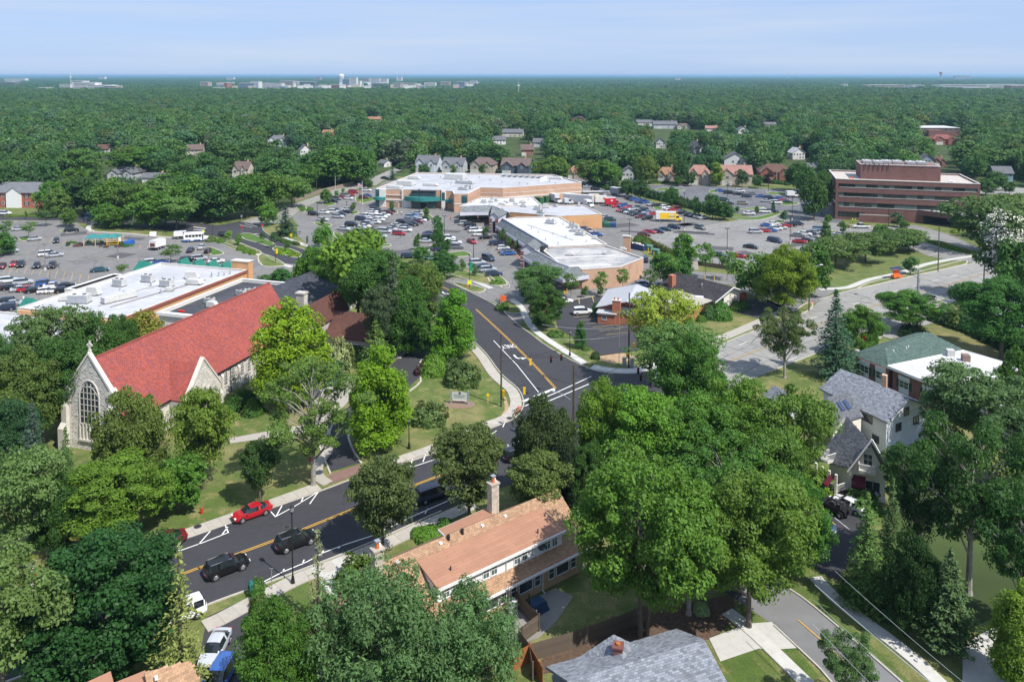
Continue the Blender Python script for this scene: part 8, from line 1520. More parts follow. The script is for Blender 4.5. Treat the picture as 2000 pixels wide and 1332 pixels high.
sag_a=(*G(979,794),h1*.62);sag_b=(*G(1228,718),h3*.62);wire(sag_a,sag_b,1.0,'span wire carrying the signals between church corner and cabinet corner');wire((*G(979,794),h1*.7),(*G(1269,752),h4*.9),.8,'second span wire across the crossroads');wire((*G(1120,905),h2*.8),(*G(979,794),h1*.75),.7,'wire from the tall dark pole to the church corner');wire((*G(1120,905),h2*.8),(*G(1269,752),h4*.9),.7,'wire from the tall dark pole to the short pole')
M_wire=mat('wire_bright',(.42,.44,.46),rough=.4)
for i,(x0,y0,x1,y1,r)in enumerate(((1600,1060,2010,1345,.03),(1598,1085,1960,1345,.015),(1640,1010,2010,1262,.015),(1596,1118,1890,1345,.015))):wire(P3(x0-12,y0+260,8.5-i*.4),P3(x1+40,y1+420,8.5-i*.4),.3,['thick bright power line in front of the spruces','thin wire just below the thick power line','topmost thin wire at the lower right','lowest thin wire over the driveway at the lower right'][i],r,M_wire)
wire(P3(1058,705,7),(*G(1228,718),h3*.55),.6,'pale guy wire over the clinic lot, upper one',.03,M_wire);wire(P3(1060,718,5.5),(*G(1228,718),h3*.45),.6,'pale guy wire over the clinic lot, lower one',.03,M_wire)
def signal(px,base,z,label,m,rz=0.,n=1):
 t=thing('traffic_signal',label,'traffic light',(*G(px,base),z),rz,'traffic signals of the crossroads');MB().box(-.18,.18,-.14,.14,-.5,.5).obj('housing',m,t)
 for i,c in enumerate((M_tail,M_yellow,MATS['black_trim'])):MB().tube((0,-.14,.32-i*.32),(0,-.2,.32-i*.32),.11,.12,10).obj('lens',c if i==0 else M_black,t)
 MB().tube((0,0,.5),(0,0,.75),.03,.03,5).obj('hanger',M_black,t);return t
for px,row,base,lb,m,rz in((1036,707,800,'yellow-backed signal hanging over the middle of the new road',M_yellow,R(180)),(1076,702,785,'black signal, left one over the clinic side',M_black,0),(1096,698,775,'black signal, right one over the clinic side',M_black,0),(1024,763,845,'yellow-backed signal nearest the church corner',M_yellow,R(180)),(1246,724,790,'black signal near the short pole, upper one',M_black,0),(1251,738,800,'black signal near the short pole, lower one',M_black,0),(1047,780,860,'dark signal seen from above by the stop line',M_black,R(90))):signal(px,base,hgt(px,row,base),lb,m,rz)
for px,row,base,lb,m in((1237,675,719,'yellow pedestrian signal on the cabinet-corner pole, upper',M_yellow),(1225,694,719,'yellow pedestrian signal low on the cabinet-corner pole',M_yellow),(983,768,795,'yellow pedestrian signal on the church-corner pole',M_yellow)):signal(px,base,hgt(px,row,base),lb,m,R(40))
t=thing('control_cabinet','pair of grey steel signal control cabinets on the corner','cabinet',G(1227,716),R(-10));[MB().box(x,x+.75,-.3,.3,.15,1.7).obj('cabinet',M_metal,t)for x in(-1.1,.35)];MB().box(-1.2,1.2,-.45,.45,0,.15).obj('plinth',M_conc,t)
def streetlamp(px,top,base,label,m=None,heads=1,r=.07,style='box',rz=0.,basem=None,group=None,base_h=.0,name='street_lamp'):
 h=hgt(px,top,base);t=thing(name,label,'lamp post',G(px,base),rz,group);m=m or M_bronze;MB().tube((0,0,base_h),(0,0,h-.15),r,r*.75,8).obj('post',m,t)
 if base_h:MB().tube((0,0,0),(0,0,base_h),.3,.3,12).obj('footing',basem or M_cop,t)
 if style=='box':
  for k in range(heads):s=-1 if k else 1;x=.45*s if heads>1 else 0;MB().box(x-.35,x+.35,-.22,.22,h-.15,h+.02).obj('lamp_head',m,t)
 elif style=='globe':MB().tube((0,0,h-.15),(0,0,h+.1),.12,.24,10).obj('lamp_collar',m,t);MB().tube((0,0,h+.1),(0,0,h+.55),.2,.26,10).obj('lamp_glass',M_metal,t);MB().tube((0,0,h+.55),(0,0,h+.75),.28,.04,10).obj('lamp_cap',m,t);MB().tube((0,0,0),(0,0,.9),.26,.12,12).obj('lamp_base',m,t)
 return t,h
for a in((572,1000,1140,'tall black lamp post in front of the townhouse'),(148,1040,1100,'black lamp post with flower baskets at the lower left'),(799,825,876,'black ornamental lamp post on the church corner lawn'),(1113,652,696,'black ornamental lamp post by the clinic pavement')):streetlamp(*a,M_black,style='globe',r=.08,group='black ornamental lamps')
for a in((571,1087,1140),(148,1063,1100)):pass
t=thing('flower_basket','yellow and white flower basket on the lower-left lamp post','flower basket',(*G(148,1100),hgt(148,1052,1100)));o=ob('flowers',SHRUB['loose'],t);o.scale=(.5,.3,.3);o.color=(.25,.25,.06,1)
PL=[(88,476,528,2),(98,518,562,1),(230,457,505,1),(407,468,516,1),(180,432,462,1),(620,395,432,1),(819,370,416,1),(868,422,465,2),(925,466,512,1),(1229,428,470,2),(1336,377,450,1),(1420,446,493,2),(1420,355,395,2),(1543,421,475,2),(1547,386,430,1),(1305,333,370,1),(1501,339,377,2),(1735,406,447,2),(703,360,396,1),(728,455,462,1),(677,394,408,1)]
PN=['by the loading enclosure of the west lot','over the double row by the white-roofed store','beside the garden stall','beside the silver car near the bus','behind the garden stall','on the first island of the central lot','in front of the entrance glazing','at the start of the brick walk','beside the red sedan in the aisle','at the near end of the loading yard','between the yard and the office lot','on the near side of the office lot','in the middle of the upper lot','between the two office rows','at the office lot entrance','in front of the orange-roofed house','in front of the brown shake-roofed house','in front of the brick screen wall','near the flagpole','in the third row of the central lot','at the edge of the central lot']
for(px,top,base,n),lb in zip(PL,PN):streetlamp(px,top,base,f'{"twin-headed" if n > 1 else "single-headed"} parking lamp {lb}',M_bronze if px>420 else mat('pole_grey',(.2,.17,.17)),n,.1,base_h=.7,basem=M_yellow if px>600 and px<1300 else M_cop,group='parking lot lamps')
for px,top,base,lb in((538,478,514,'boulevard lamp with a yellow banner nearest the store lot'),(566,452,473,'boulevard lamp with a yellow banner by the pine'),(415,430,462,'black lamp beside the junction hedge'),(917,498,562,'tall black lamp with a green banner by the shops exit'),(431,410,434,'black signal post with a green street name across the junction')):
 t,h=streetlamp(px,top,base,lb,M_black,1,.07,group='black boulevard lamps');y_=M_yellow if px in(538,566)else M_gren
 if px!=415:MB().box(.12,.75,-.02,.02,h*.5,h*.78).obj('banner',y_,t)
 if px==917:MB().box(-.5,.5,-.1,-.07,.9,1.9).obj('yellow_sign',M_lime,t);MB().box(-.7,-.3,-.2,.2,0,.8).obj('orange_barrel',M_orange,t)
def sign(px,base,h,w_,hh,m,label,rz=0.,shape='box',post=M_steel,name='road_sign',txt=None,tcol=None,tsz=.3,posts=1):
 t=thing(name,label,'sign',G(px,base),rz)
 for i in range(posts):x=0 if posts==1 else(-w_*.4+i*w_*.8);MB().box(x-.04,x+.04,-.03,.03,0,h-(hh if posts>1 else .1)).obj('post',post,t)
 if shape=='diamond':MB().add([(0,-.05,h-hh),(w_/2,-.05,h-hh/2),(0,-.05,h),(-w_/2,-.05,h-hh/2),(0,-.03,h-hh),(w_/2,-.03,h-hh/2),(0,-.03,h),(-w_/2,-.03,h-hh/2)],[(0,1,2,3),(7,6,5,4),(0,4,5,1),(1,5,6,2),(2,6,7,3),(3,7,4,0)]).obj('panel',m,t)
 elif shape=='disc':MB().tube((0,-.06,h-hh/2),(0,-.03,h-hh/2),w_/2,w_/2,8).obj('panel',m,t)
 else:MB().box(-w_/2,w_/2,-.07,-.03,h-hh,h).obj('panel',m,t)
 if txt:text(txt,tsz,tcol or M_black,t,(0,-.08,h-hh/2),(math.pi/2,0,0))
 return t
sign(983,602,3.0,1.35,1.35,M_orange,'square orange work sign at the shops exit');sign(398,468,3.2,1.1,1.1,M_lime,'lime yellow diamond sign behind the bus',shape='diamond');sign(473,458,3,.9,.9,M_red,'red octagonal stop sign on the median, back to the junction',shape='disc');sign(513,452,2.6,.8,.8,M_red,'red stop sign by the pine at the junction',shape='disc');sign(953,788,1.8,.7,.7,M_yellow,'small yellow diamond sign staked in the corner lawn',shape='diamond',post=M_yellow);sign(608,924,2.3,.7,.7,M_red,'red stop sign at the mouth of the church driveway',shape='disc');sign(1692,682,2.8,1.6,1.1,M_red,'red and white board sign beside the spruce',rz=R(-30),posts=2,name='board_sign');sign(20,476,2.2,.6,.6,M_red,'small red sign at the left edge of the west lot',shape='disc');sign(430,494,2.6,.5,.7,M_metal,'grey sign on the island by the black hatchback');sign(797,674,2.2,.5,.8,M_blue,'small blue sign by the church path');sign(531,1152,2.4,.4,.05,M_metal,'thin bare sign post by the pavement');sign(472,434,2.6,.6,.8,M_metal,'grey sign on the far kerb of the junction');sign(854,466,2.4,.6,.6,M_red,'red stop sign among the central lot trees',shape='disc');sign(750,345,2.4,.6,.6,M_red,'small red sign by the far bend of the north street',shape='disc')
t=thing('street_name_sign','green street name blade on the cabinet-corner pole','sign',(*G(1222,718),hgt(1222,681,718)),R(10));MB().box(-1.1,0,-.02,.02,-.15,.15).obj('panel',M_gren,t)
t=thing('church_sign','grey-white name board on two posts in a round mulch bed','sign',G(898,789),R(-8));[MB().box(x-.12,x+.12,-.12,.12,0,2.3).obj('post',M_metal,t)for x in(-1.45,1.45)];b=MB().box(-1.3,1.3,-.06,.06,.9,1.9).add([(-1.3,-.06,1.9),(-.6,-.06,2.1),(.6,-.06,2.1),(1.3,-.06,1.9)],[(0,1,2,3)]).obj('board',mat('sign_board',(.50,.54,.52)),t);MB().box(-1.2,1.2,-.06,.06,.6,.78).obj('lower_board',M_frame,t);MB().tube((0,-.08,1.85),(0,-.05,1.85),.2,.2,10).obj('emblem',M_darkframe,b)
for i in range(2):MB().box(-1.0+i*.15,1.0-i*.15,-.075,-.062,1.45-i*.3,1.53-i*.3).obj('lettering_line',M_darkframe,b)
struct('mulch_ring',MB().prism([(G(898,789)[0]+2.6*math.cos(a),G(898,789)[1]-.3+1.6*math.sin(a))for a in[i*.4488 for i in range(14)]],.02,.06),mat('mulch_pale',(.22,.15,.11),var=.2,scale=3))
t=thing('message_board_trailer','orange solar message board trailer on the verge of the wide road','trailer',(*G(1751,545),.1),R(15));MB().box(-1.3,1.3,-.6,.6,.4,1.0).obj('chassis',M_orange,t);MB().box(-1.0,.6,-.1,.1,1.0,2.2).obj('mast',M_orange,t);MB().add([(-1.8,-.6,2.4),(1.6,-.8,2.6),(1.6,.8,3.1),(-1.8,.6,2.9),(-1.8,-.6,2.3),(1.6,-.8,2.5),(1.6,.8,3.0),(-1.8,.6,2.8)],[(0,1,2,3),(7,6,5,4),(0,4,5,1),(1,5,6,2),(2,6,7,3),(3,7,4,0)]).obj('solar_panel',mat('solar_blue',(.03,.04,.08),rough=.2),t);MB().box(-1.75,-.2,-.7,-.6,2.5,2.6).obj('panel_edge',M_orange,t);wheels(t,(0,),.8,.32)
t=thing('blue_skip','open blue skip full of pale rubbish behind the brick pylon','skip',(*G(1246,487),.05),R(-48));
for a in((-3,3,-1.15,-1.05),(-3,3,1.05,1.15),(-3,-2.9,-1.05,1.05),(2.9,3,-1.05,1.05)):MB().box(*a,.15,1.7).obj('side',mat('skip_blue',(.025,.05,.14),rough=.5),t)
MB().box(-2.9,2.9,-1.05,1.05,.15,.3).obj('floor',MATS['skip_blue'],t)
for i in range(22):o=MB().box(-.4,.4,-.25,.25,-.12,.12).obj('rubbish',[M_frame,M_cop,MATS['door_brown'],M_metal][i%4],t);o.location=(rnd.uniform(-2.4,2.4),rnd.uniform(-.7,.7),rnd.uniform(1.2,1.8));o.rotation_euler=(rnd.uniform(-.5,.5),rnd.uniform(-.5,.5),rnd.uniform(0,3))
for i,(px,py)in enumerate(((1268,490),(1281,498))):t=thing('transformer_box',['green transformer box, the farther of two, by the yellow bollards','green transformer box, the nearer of two, by the yellow bollards'][i],'transformer',G(px,py),R(-40),'green transformer boxes');MB().box(-1,1,-.7,.7,0,1.6).obj('casing',mat('transformer_green',(.09,.20,.15)),t);MB().add([(-1.1,-.8,1.6),(1.1,-.8,1.6),(1.1,.8,1.8),(-1.1,.8,1.8)],[(0,1,2,3)]).obj('lid',MATS['transformer_green'],t)
for px,py,lb in((1266,492,'yellow bollard left of the transformer boxes'),(1271,497,'yellow bollard between the transformer boxes'),(1277,500,'yellow bollard before the nearer transformer box'),(1377,546,'yellow bollard behind the black gable, left one'),(1395,549,'yellow bollard behind the black gable, right one'),(1391,522,'yellow post by the office lot wall'),(1107,574,'yellow post at the clinic lot edge')):t=thing('bollard',lb,'bollard',G(px,py),0,'yellow bollards');MB().tube((0,0,0),(0,0,1.2),.1,.1,8).obj('post',M_yellow,t);MB().tube((0,0,1.2),(0,0,1.27),.1,.03,8).obj('cap',M_yellow,t)
for px,py,c,lb in((1180,441,(.02,.10,.06),'dark green dumpster beside the parked cars behind the middle shop'),(1186,444,(.03,.12,.06),'green dumpster with a white label, middle one'),(1197,444,(.02,.06,.16),'blue dumpster at the right of the green ones')):t=thing('dumpster',lb,'dumpster',(*G(px,py),.05),R(-10),'dumpsters behind the middle shop');m=mat('dumpster_%d'%int(c[2]*100),c,rough=.6);MB().box(-1.1,1.1,-.8,.8,.15,1.3).obj('bin',m,t);MB().add([(-1.15,-.85,1.3),(1.15,-.85,1.3),(1.15,.85,1.6),(-1.15,.85,1.6)],[(0,1,2,3)]).obj('lid',m,t)
t=thing('litter_bin','dark teal litter bin on the pavement by the hedge','bin',(*G(492,1162),.12),R(35));MB().box(-.3,.3,-.3,.3,.1,1.15).obj('body',mat('bin_teal',(.02,.12,.10)),t);MB().add([(-.36,-.36,1.15),(.36,-.36,1.15),(.36,.36,1.15),(-.36,.36,1.15),(-.2,-.2,1.4),(.2,-.2,1.4),(.2,.2,1.4),(-.2,.2,1.4)],[(0,1,5,4),(1,2,6,5),(2,3,7,6),(3,0,4,7),(4,5,6,7)]).obj('lid',MATS['bin_teal'],t);[MB().box(x,x+.08,-.25,.25,0,.1).obj('foot',M_black,t)for x in(-.28,.2)]
t=thing('stone_planter','tall pale urn planter with yellow flowers at the lower left pavement','planter',G(62,1112));MB().tube((0,0,0),(0,0,.9),.35,.42,14).tube((0,0,.9),(0,0,1.15),.55,.62,14).obj('urn',M_stonet,t);o=ob('flowers',SHRUB['loose'],t);o.location=(0,0,1.1);o.scale=(.55,.55,.35);o.color=(.14,.17,.04,1)
sign(71,1140,1.1,.35,.9,M_orange,'small orange marker beside the lower-left pavement',name='marker')
t=thing('hydrant','small red hydrant on the lawn above the pavement','hydrant',G(394,1003));MB().tube((0,0,0),(0,0,.7),.14,.13,10).tube((0,0,.7),(0,0,.85),.15,.04,10).tube((-.25,0,.5),(.25,0,.5),.07,.07,8).obj('body',M_red,t)
t=thing('traffic_cone','orange cone at the kerb by the street mouth','cone',G(1587,593));MB().box(-.2,.2,-.2,.2,0,.04).tube((0,0,.04),(0,0,.75),.16,.03,10).obj('cone',M_orange,t)
t=thing('flagpole','white flagpole with the national flag by the grocery store','flagpole',G(708,401));hf=hgt(708,354,401);MB().tube((0,0,0),(0,0,hf),.09,.05,8).obj('pole',M_frame,t);fl_=MB();[fl_.box(-1.9,-.06,-.015,.015,hf-2.2+i*.17,hf-2.2+i*.17+.085)for i in range(7)];f_=fl_.obj('flag',M_red,t);fl_=MB();[fl_.box(-1.9,-.06,-.012,.012,hf-2.2+.086+i*.17,hf-2.2+.169+i*.17)for i in range(7)];fl_.obj('flag_stripes',M_frame,f_);MB().box(-.85,-.06,-.02,.02,hf-1.62,hf-1.01).obj('flag_canton',M_blue,f_)
t=thing('garden_stall','garden stall with a zigzag teal canopy roof, yellow racks and plants','stall',(*G(202,478),.05),R(10));c=MB()
for i in range(3):gable_roof(c,-4.5+i*3.4,-1.1+i*3.4,-2.2,2.2,2.7,3.5,.05,.1,'x')if i==99 else c.add([(-5+i*3.4,-2.4,2.5),(-5+(i+1)*3.4,-2.4,2.5),(-5+(i+.5)*3.4,0,3.6),(-5+i*3.4,2.4,2.5),(-5+(i+1)*3.4,2.4,2.5)],[(0,1,2),(1,4,2),(4,3,2),(3,0,2)])
c.obj('canopy',M_teal,t)
for x in(-5,-1.6,1.8,5.2):
 for y in(-2.4,2.4):MB().box(x-.07,x+.07,y-.07,y+.07,0,2.5).obj('post',M_yellow,t)
for i in range(4):
 for z in(.4,1.1,1.8):MB().box(1.9+i*.85,2.6+i*.85,-2.3,-1.6,z,z+.08).obj('shelf',M_yellow,t)
MB().box(5.3,6.0,-2.5,-2.4,1.3,2.6).obj('banner',M_frame,t);x0,y0=G(202,478)
PP=[]
for i in range(46):
 px,py=rnd.choice([(rnd.uniform(131,158),rnd.uniform(474,482)),(rnd.uniform(166,240),rnd.uniform(472,485)),(rnd.uniform(225,262),rnd.uniform(476,483))]);cc,cn=rnd.choice([((.03,.09,.02),'green'),((.05,.12,.02),'leafy'),((.07,.05,.03),'reddish'),((.09,.05,.055),'pinkish'),((.02,.05,.02),'dark green')])
 o=ob('potted_plant',SHRUB['loose']);o.location=(*G(px,py),.05);s_=rnd.uniform(.3,.65);o.scale=(s_*1.2,s_*1.2,s_);o.color=(*cc,1);PP.append((px,f'{cn} potted plants {"left of" if px < 165 else ("right of" if px > 224 else "under")} the garden stall',o))
for lb,q in zip(ordlabels([a[:2]for a in PP]),PP):tag(q[2],lb,'plant','plants sold around the garden stall')
for px,py,m,lb in((250,480,M_blue,'blue stack of bags right of the garden stall'),(256,477,M_blue,'taller blue stack at the right end of the stall'),(299,462,M_frame,'white wrapped pallet behind the snack trailer')):t=thing('pallet',lb,'pallet',(*G(px,py),.05),R(15));MB().box(-1,1,-.7,.7,.15,1.4).obj('load',m,t);MB().box(-1.1,1.1,-.8,.8,0,.15).obj('pallet_base',M_wood,t)
def person(px,py,label,shirt,trousers,rz=0.,hat=None,stride=.18):
 t=thing('person',label,'person',(*G(px,py),.06),rz);me=bpy.data.meshes.new('body')
 J=[(0,0,.92),(0,0,1.15),(0,0,1.42),(0,0,1.53),(.0,.01,1.68),(.10,0,.88),(.11,stride,.48),(.11,stride*.6-.05,.06),(.11,stride*.6+.14,.03),(-.10,0,.88),(-.11,-stride*.5,.48),(-.11,-stride-.1,.08),(-.11,-stride+.06,.03),(.2,0,1.40),(.26,-.08,1.12),(.25,.08,.88),(.25,.12,.79),(-.2,0,1.40),(-.26,.1,1.12),(-.25,.2,.9),(-.25,.24,.82),(0,.02,1.77)]
 Rr=[.15,.14,.16,.055,.10,.09,.06,.042,.04,.09,.06,.042,.04,.06,.045,.035,.04,.06,.045,.035,.04,.085]
 E=[(0,1),(1,2),(2,3),(3,4),(4,21),(0,5),(5,6),(6,7),(7,8),(0,9),(9,10),(10,11),(11,12),(2,13),(13,14),(14,15),(15,16),(2,17),(17,18),(18,19),(19,20)]
 me.from_pydata(J,E,[]);o=ob('body',me,t);md=o.modifiers.new('skin','SKIN');sk_=me.skin_vertices[0].data
 for i,r in enumerate(Rr):sk_[i].radius=(r,r*.8)
 sk_[0].use_root=True;me.materials.append(mat('cloth_'+shirt[0],shirt[1],rough=.9));dv=bpy.data.materials
 MB().tube((0,.01,1.7),(0,.01,1.83),.1,.09,8).obj('hair',M_dark if not hat else hat,t)
 for s,ph_ in((1,1),(-1,-1)):MB().tube((s*.1,0,.95),(s*.11,stride*.9*(1 if s>0 else-.5),.46),.11,.085,8).tube((s*.11,stride*.9*(1 if s>0 else-.5),.46),(s*.11,(stride*.6-.05)if s>0 else(-stride-.1),.08),.085,.06,8).obj('trousers',mat('cloth_'+trousers[0],trousers[1],rough=.9),t)
wh=('white',(.6,.6,.6));dk_=('dark',(.03,.03,.04));li=('lime',(.5,.7,.05));ora=('orange',(.7,.2,.05))
for a in((46,592,'person in pale clothes standing by the silver convertible',wh,('khaki',(.3,.27,.2)),1),(784,421,'person in white walking towards the store entrance',wh,dk_,.3),(880,430,'person in orange on the brick corner by the shops',ora,dk_,2),(864,411,'person in white at the white pier of the store',wh,dk_,0),(938,431,'person in white standing before the corner shop window',wh,dk_,1.5),(1665,436,'person in a lime vest at the office screen wall, left one',li,dk_,.5),(1670,436,'person in a lime vest at the office screen wall, right one',li,('khaki',(.3,.27,.2)),2.5),(1660,454,'person in white beside the young tree in the office drive',wh,wh,1)):person(*a)
def shrub(px,base,wpx,hpx,label,col=(.035,.085,.015),kind='ball',rz=0.,deep=1.,name='shrub',group=None):
 y=G(px,base)[1];s=wpx*y/F/2;hz_=hpx*y/F*.78;o=ob(name,SHRUB[kind]);o.location=(*G(px,base),0);o.scale=(s,s*deep,hz_);o.rotation_euler=(0,0,rz);o.color=(*col,1);tag(o,label,'hedge' if 'hedge' in name else 'shrub',group);return o
for a in((837,822,66,40,'round bush in front of the church sign',(.05,.085,.025),'loose'),(903,748,62,44,'larger round bush above the church sign',(.05,.085,.025),'loose'),(885,728,40,30,'bush leaning on the larger round bush',(.05,.085,.028),'loose'),(848,728,58,44,'bright green bush at the bend of the church driveway',(.06,.12,.015)),(872,705,40,30,'green bush beneath the pyramid tree',(.05,.11,.02)),(826,730,30,22,'dark purple bush beside the drive bend',(.05,.025,.03),'loose'),(830,738,12,6,'tiny bright bush in the drive bed',(.08,.16,.02)),(495,808,42,38,'clipped round bush below the church wall',(.03,.075,.014)),(560,752,60,40,'dark bushes at the foot of the columnar pear',(.02,.05,.012),'loose'),
   (640,742,70,46,'bluish bush between pear and plaza',(.04,.085,.035),'loose'),(662,715,50,60,'pale flowering bush by the parlour door',(.14,.17,.08),'loose'),(700,700,50,24,'spreading juniper under the flat-topped pine',(.03,.07,.02),'loose'),(1408,622,42,40,'large clipped ball by the white gable end',(.04,.10,.016)),(1385,622,30,32,'shadowed bush left of the large clipped ball',(.03,.07,.02)),(1344,638,24,22,'clipped round bush at the corner of the brick wing',(.045,.10,.014)),(1370,627,20,14,'small clipped bush between the round ones',(.045,.10,.014)),(1438,604,30,20,'low bush under the white sign wall',(.04,.09,.016)),(1452,602,24,20,'low bush at the rust-red panel',(.04,.09,.016)),(1168,613,24,28,'round bush at the clinic bay',(.035,.085,.014)),(1163,700,18,16,'small dark bush on the corner lawn',(.025,.055,.014)),(1144,683,16,10,'low bush by the cone-shaped tree',(.04,.08,.02)),
   (1785,656,52,24,'bushy shrub behind the green roof',(.03,.055,.02),'loose'),(1870,640,34,34,'yellow-green shrub at the driveway bend',(.06,.09,.02),'loose'),(1885,610,22,16,'round purple-brown shrub on the right lawn',(.07,.05,.04),'loose'),(1850,605,22,14,'small garden shrub on the right lawn',(.05,.10,.03),'loose'),(1892,587,26,12,'low flat shrub by the pale roof',(.03,.08,.02)),(1975,655,110,40,'long dark hedge mass under the right-hand tree',(.018,.045,.012),'loose'),(1900,640,80,34,'dark shrubbery along the pale-roofed house',(.022,.055,.014),'loose'),
   (700,1140,80,62,'yellow-green yew at the left townhouse chimney',(.055,.10,.014),'loose'),(838,1050,56,26,'clipped green hedge bush at the townhouse porch',(.05,.12,.014)),(868,1035,34,30,'darker bush by the porch',(.03,.08,.012)),(818,1046,34,20,'left end bush of the porch hedge',(.05,.115,.014)),(821,1066,8,12,'tiny cone bush by the path',(.03,.07,.015)),(1370,1195,32,24,'silvery bush in the mulch under the tallest maple',(.16,.24,.12)),(1685,995,60,40,'green bush in front of the cream house',(.05,.10,.02),'loose'),(1665,955,50,26,'flowering bush below the maroon awning',(.06,.11,.03),'loose'),(1600,960,60,50,'yellow-green bush by the brick steps',(.07,.13,.015),'loose'),(1668,1160,50,34,'dark shrubs behind the lower-right pavement',(.02,.05,.012),'loose'),(1742,1205,50,36,'dark shrubs beside the green spruce',(.025,.06,.014),'loose'),
   (412,472,20,12,'long shrub behind the bus',(.05,.10,.018)),(432,474,16,12,'shrub right of the bus',(.05,.10,.018)),(470,489,16,14,'clipped bush on the boulevard verge, upper',(.045,.10,.014)),(482,494,16,12,'clipped bush on the boulevard verge, middle',(.05,.11,.014)),(493,497,14,12,'clipped bush on the boulevard verge, lower',(.055,.11,.014)),(555,495,30,9,'bright low planting on the median tip',(.08,.15,.015),'loose'),(575,500,22,7,'yellow-green planting at the median end',(.10,.15,.015),'loose'),(568,463,14,12,'round bush by the pine at the boulevard',(.045,.10,.014)),(591,413,10,8,'round bush at the north entrance, left',(.04,.09,.015)),(605,412,14,9,'round bush at the north entrance, right',(.04,.09,.015)),
   (1248,473,22,16,'round bush at the lamp of the loading yard',(.045,.085,.018)),(1262,480,22,16,'round bush left of the hedge line',(.045,.085,.018)),(1140,380,8,6,'small bush at the corner of the grocery wall',(.04,.08,.02)),(968,555,22,9,'leafy bed at the shops exit',(.06,.12,.02),'loose'),(862,480,26,9,'flowering island bed in the central lot',(.07,.09,.03),'loose'),(1865,455,16,8,'clipped yellow hedge at the office canopy',(.08,.13,.015)),(1015,545,16,16,'dark bush at the near shop tower',(.03,.07,.02),'loose'),(980,605,24,16,'bushes behind the orange sign',(.045,.09,.02),'loose'),(1055,632,26,14,'bushes beneath the leafy maple',(.035,.08,.02),'loose'),(1085,655,30,10,'low planting beside the clinic lot',(.045,.09,.02),'loose')):shrub(*a[:5],*a[5:])
def hedge(pts,w_,h,label,col,lab2='hedge'):
 P_=resample(GS(pts),1.2);t=thing('hedge',label,'hedge',(*P_[0],))
 for i,p in enumerate(P_):o=ob('hedge_clump',SHRUB['loose'],t);o.location=(p[0]-P_[0][0],p[1]-P_[0][1],0);o.scale=(w_*rnd.uniform(.9,1.15),w_*rnd.uniform(.9,1.15),h*rnd.uniform(.85,1.15));o.rotation_euler=(0,0,rnd.uniform(0,6));o.color=(*tuple(v*rnd.uniform(.85,1.15)for v in col),1)
hedge([(1254,468),(1275,480),(1300,493),(1320,502)],.9,1.5,'long flowering hedge at the foot of the office lot',(.07,.085,.022));hedge([(1230,372),(1270,386),(1320,398),(1370,412),(1420,424)],1.8,2.6,'dense dark hedge between the loading yard and the upper lot',(.025,.06,.02));hedge([(1153,357),(1170,362),(1188,371)],1.3,1.4,'clipped hedge beside the loading yard drive',(.04,.09,.02));hedge([(1425,352),(1470,355),(1540,362)],1.4,1.8,'hedge in front of the pink-tiled houses',(.03,.07,.02));hedge([(1810,474),(1850,484),(1905,499)],.9,1.0,'low bright hedge on the office entrance island',(.08,.12,.016));hedge([(0,402),(45,403)],1.1,1.1,'clipped hedge in front of the brick apartment block',(.045,.10,.02));hedge([(10,424),(60,423),(120,425)],.8,.7,'low yellow-green hedge of the northwest road median',(.08,.13,.02));hedge([(435,812),(455,800),(480,780)],1.4,1.5,'dark clipped hedge along the church wall',(.025,.065,.012));hedge([(502,1160),(506,1200),(508,1255)],.7,1.3,'clipped hedge edging the dark driveway',(.05,.09,.02));hedge([(545,470),(560,475),(583,480)],.8,1.0,'clipped hedge on the boulevard bank',(.04,.08,.02));hedge([(1640,442),(1662,446)],.8,.8,'flower bed hedge at the office corner',(.09,.10,.02));hedge([(1840,630),(1900,650),(1960,680),(2040,720)],1.6,2.2,'tall dark hedge along the right lawn',(.018,.045,.012));hedge([(1270,357),(1345,360)],.9,1.0,'low hedge before the orange-roofed house',(.04,.085,.02))
def fence(pts,h,label,m,name='wooden_fence',pw=.16):
 P_=GS(pts);t=thing(name,label,'fence',(*P_[0],));o0=Vector(P_[0]);
 me=MB().box(-pw/2+.006,pw/2-.006,-.012,.012,0,h).mesh('plank',m);pl=MB().box(-.06,.06,-.06,.06,0,h+.1).mesh('post',m)
 for a,b in zip(P_,P_[1:]):
  a,b=Vector(a)-o0,Vector(b)-o0;d=(b-a);n=max(2,int(d.length/pw));an=math.atan2(d.y,d.x)
  for i in range(n):q=a+d*(i+.5)/n;o=ob('plank',me,t);o.location=(q.x,q.y,0);o.rotation_euler=(0,0,an);o.scale=(d.length/n/pw,1,rnd.uniform(.985,1.0))
  for i in range(int(d.length/2.4)+1):q=a+d*min(1,i*2.4/d.length)+Vector((-d.y,d.x)).normalized()*.08;o=ob('post',pl,t);o.location=(q.x,q.y,0)
  s=MB();n_=Vector((-d.y,d.x)).normalized()*.045
  for z in(.4,h-.35):s.tube((*(a+n_),z),(*(b+n_),z),.04,.04,4)
  s.obj('rail',m,t)
fence([(996,1172),(1052,1232),(1012,1262),(1033,1290),(1040,1332)],1.7,'grey board fence dividing the two townhouse patios',M_wood);fence([(1033,1292),(1110,1270),(1200,1238),(1262,1214)],1.7,'long grey board fence behind the townhouse lawn',M_wood);fence([(1000,1312),(1034,1293),(1060,1340)],1.7,'new orange cedar fence at the foot of the picture',M_cedar);fence([(1330,511),(1372,520),(1440,530)],1.3,'low rail fence on the office lot wall',M_wood,'rail_fence',.5);fence([(575,396),(625,378),(690,362)],1.8,'pale board fence along the north street',mat('fence_pale',(.25,.20,.16)),pw=.6)
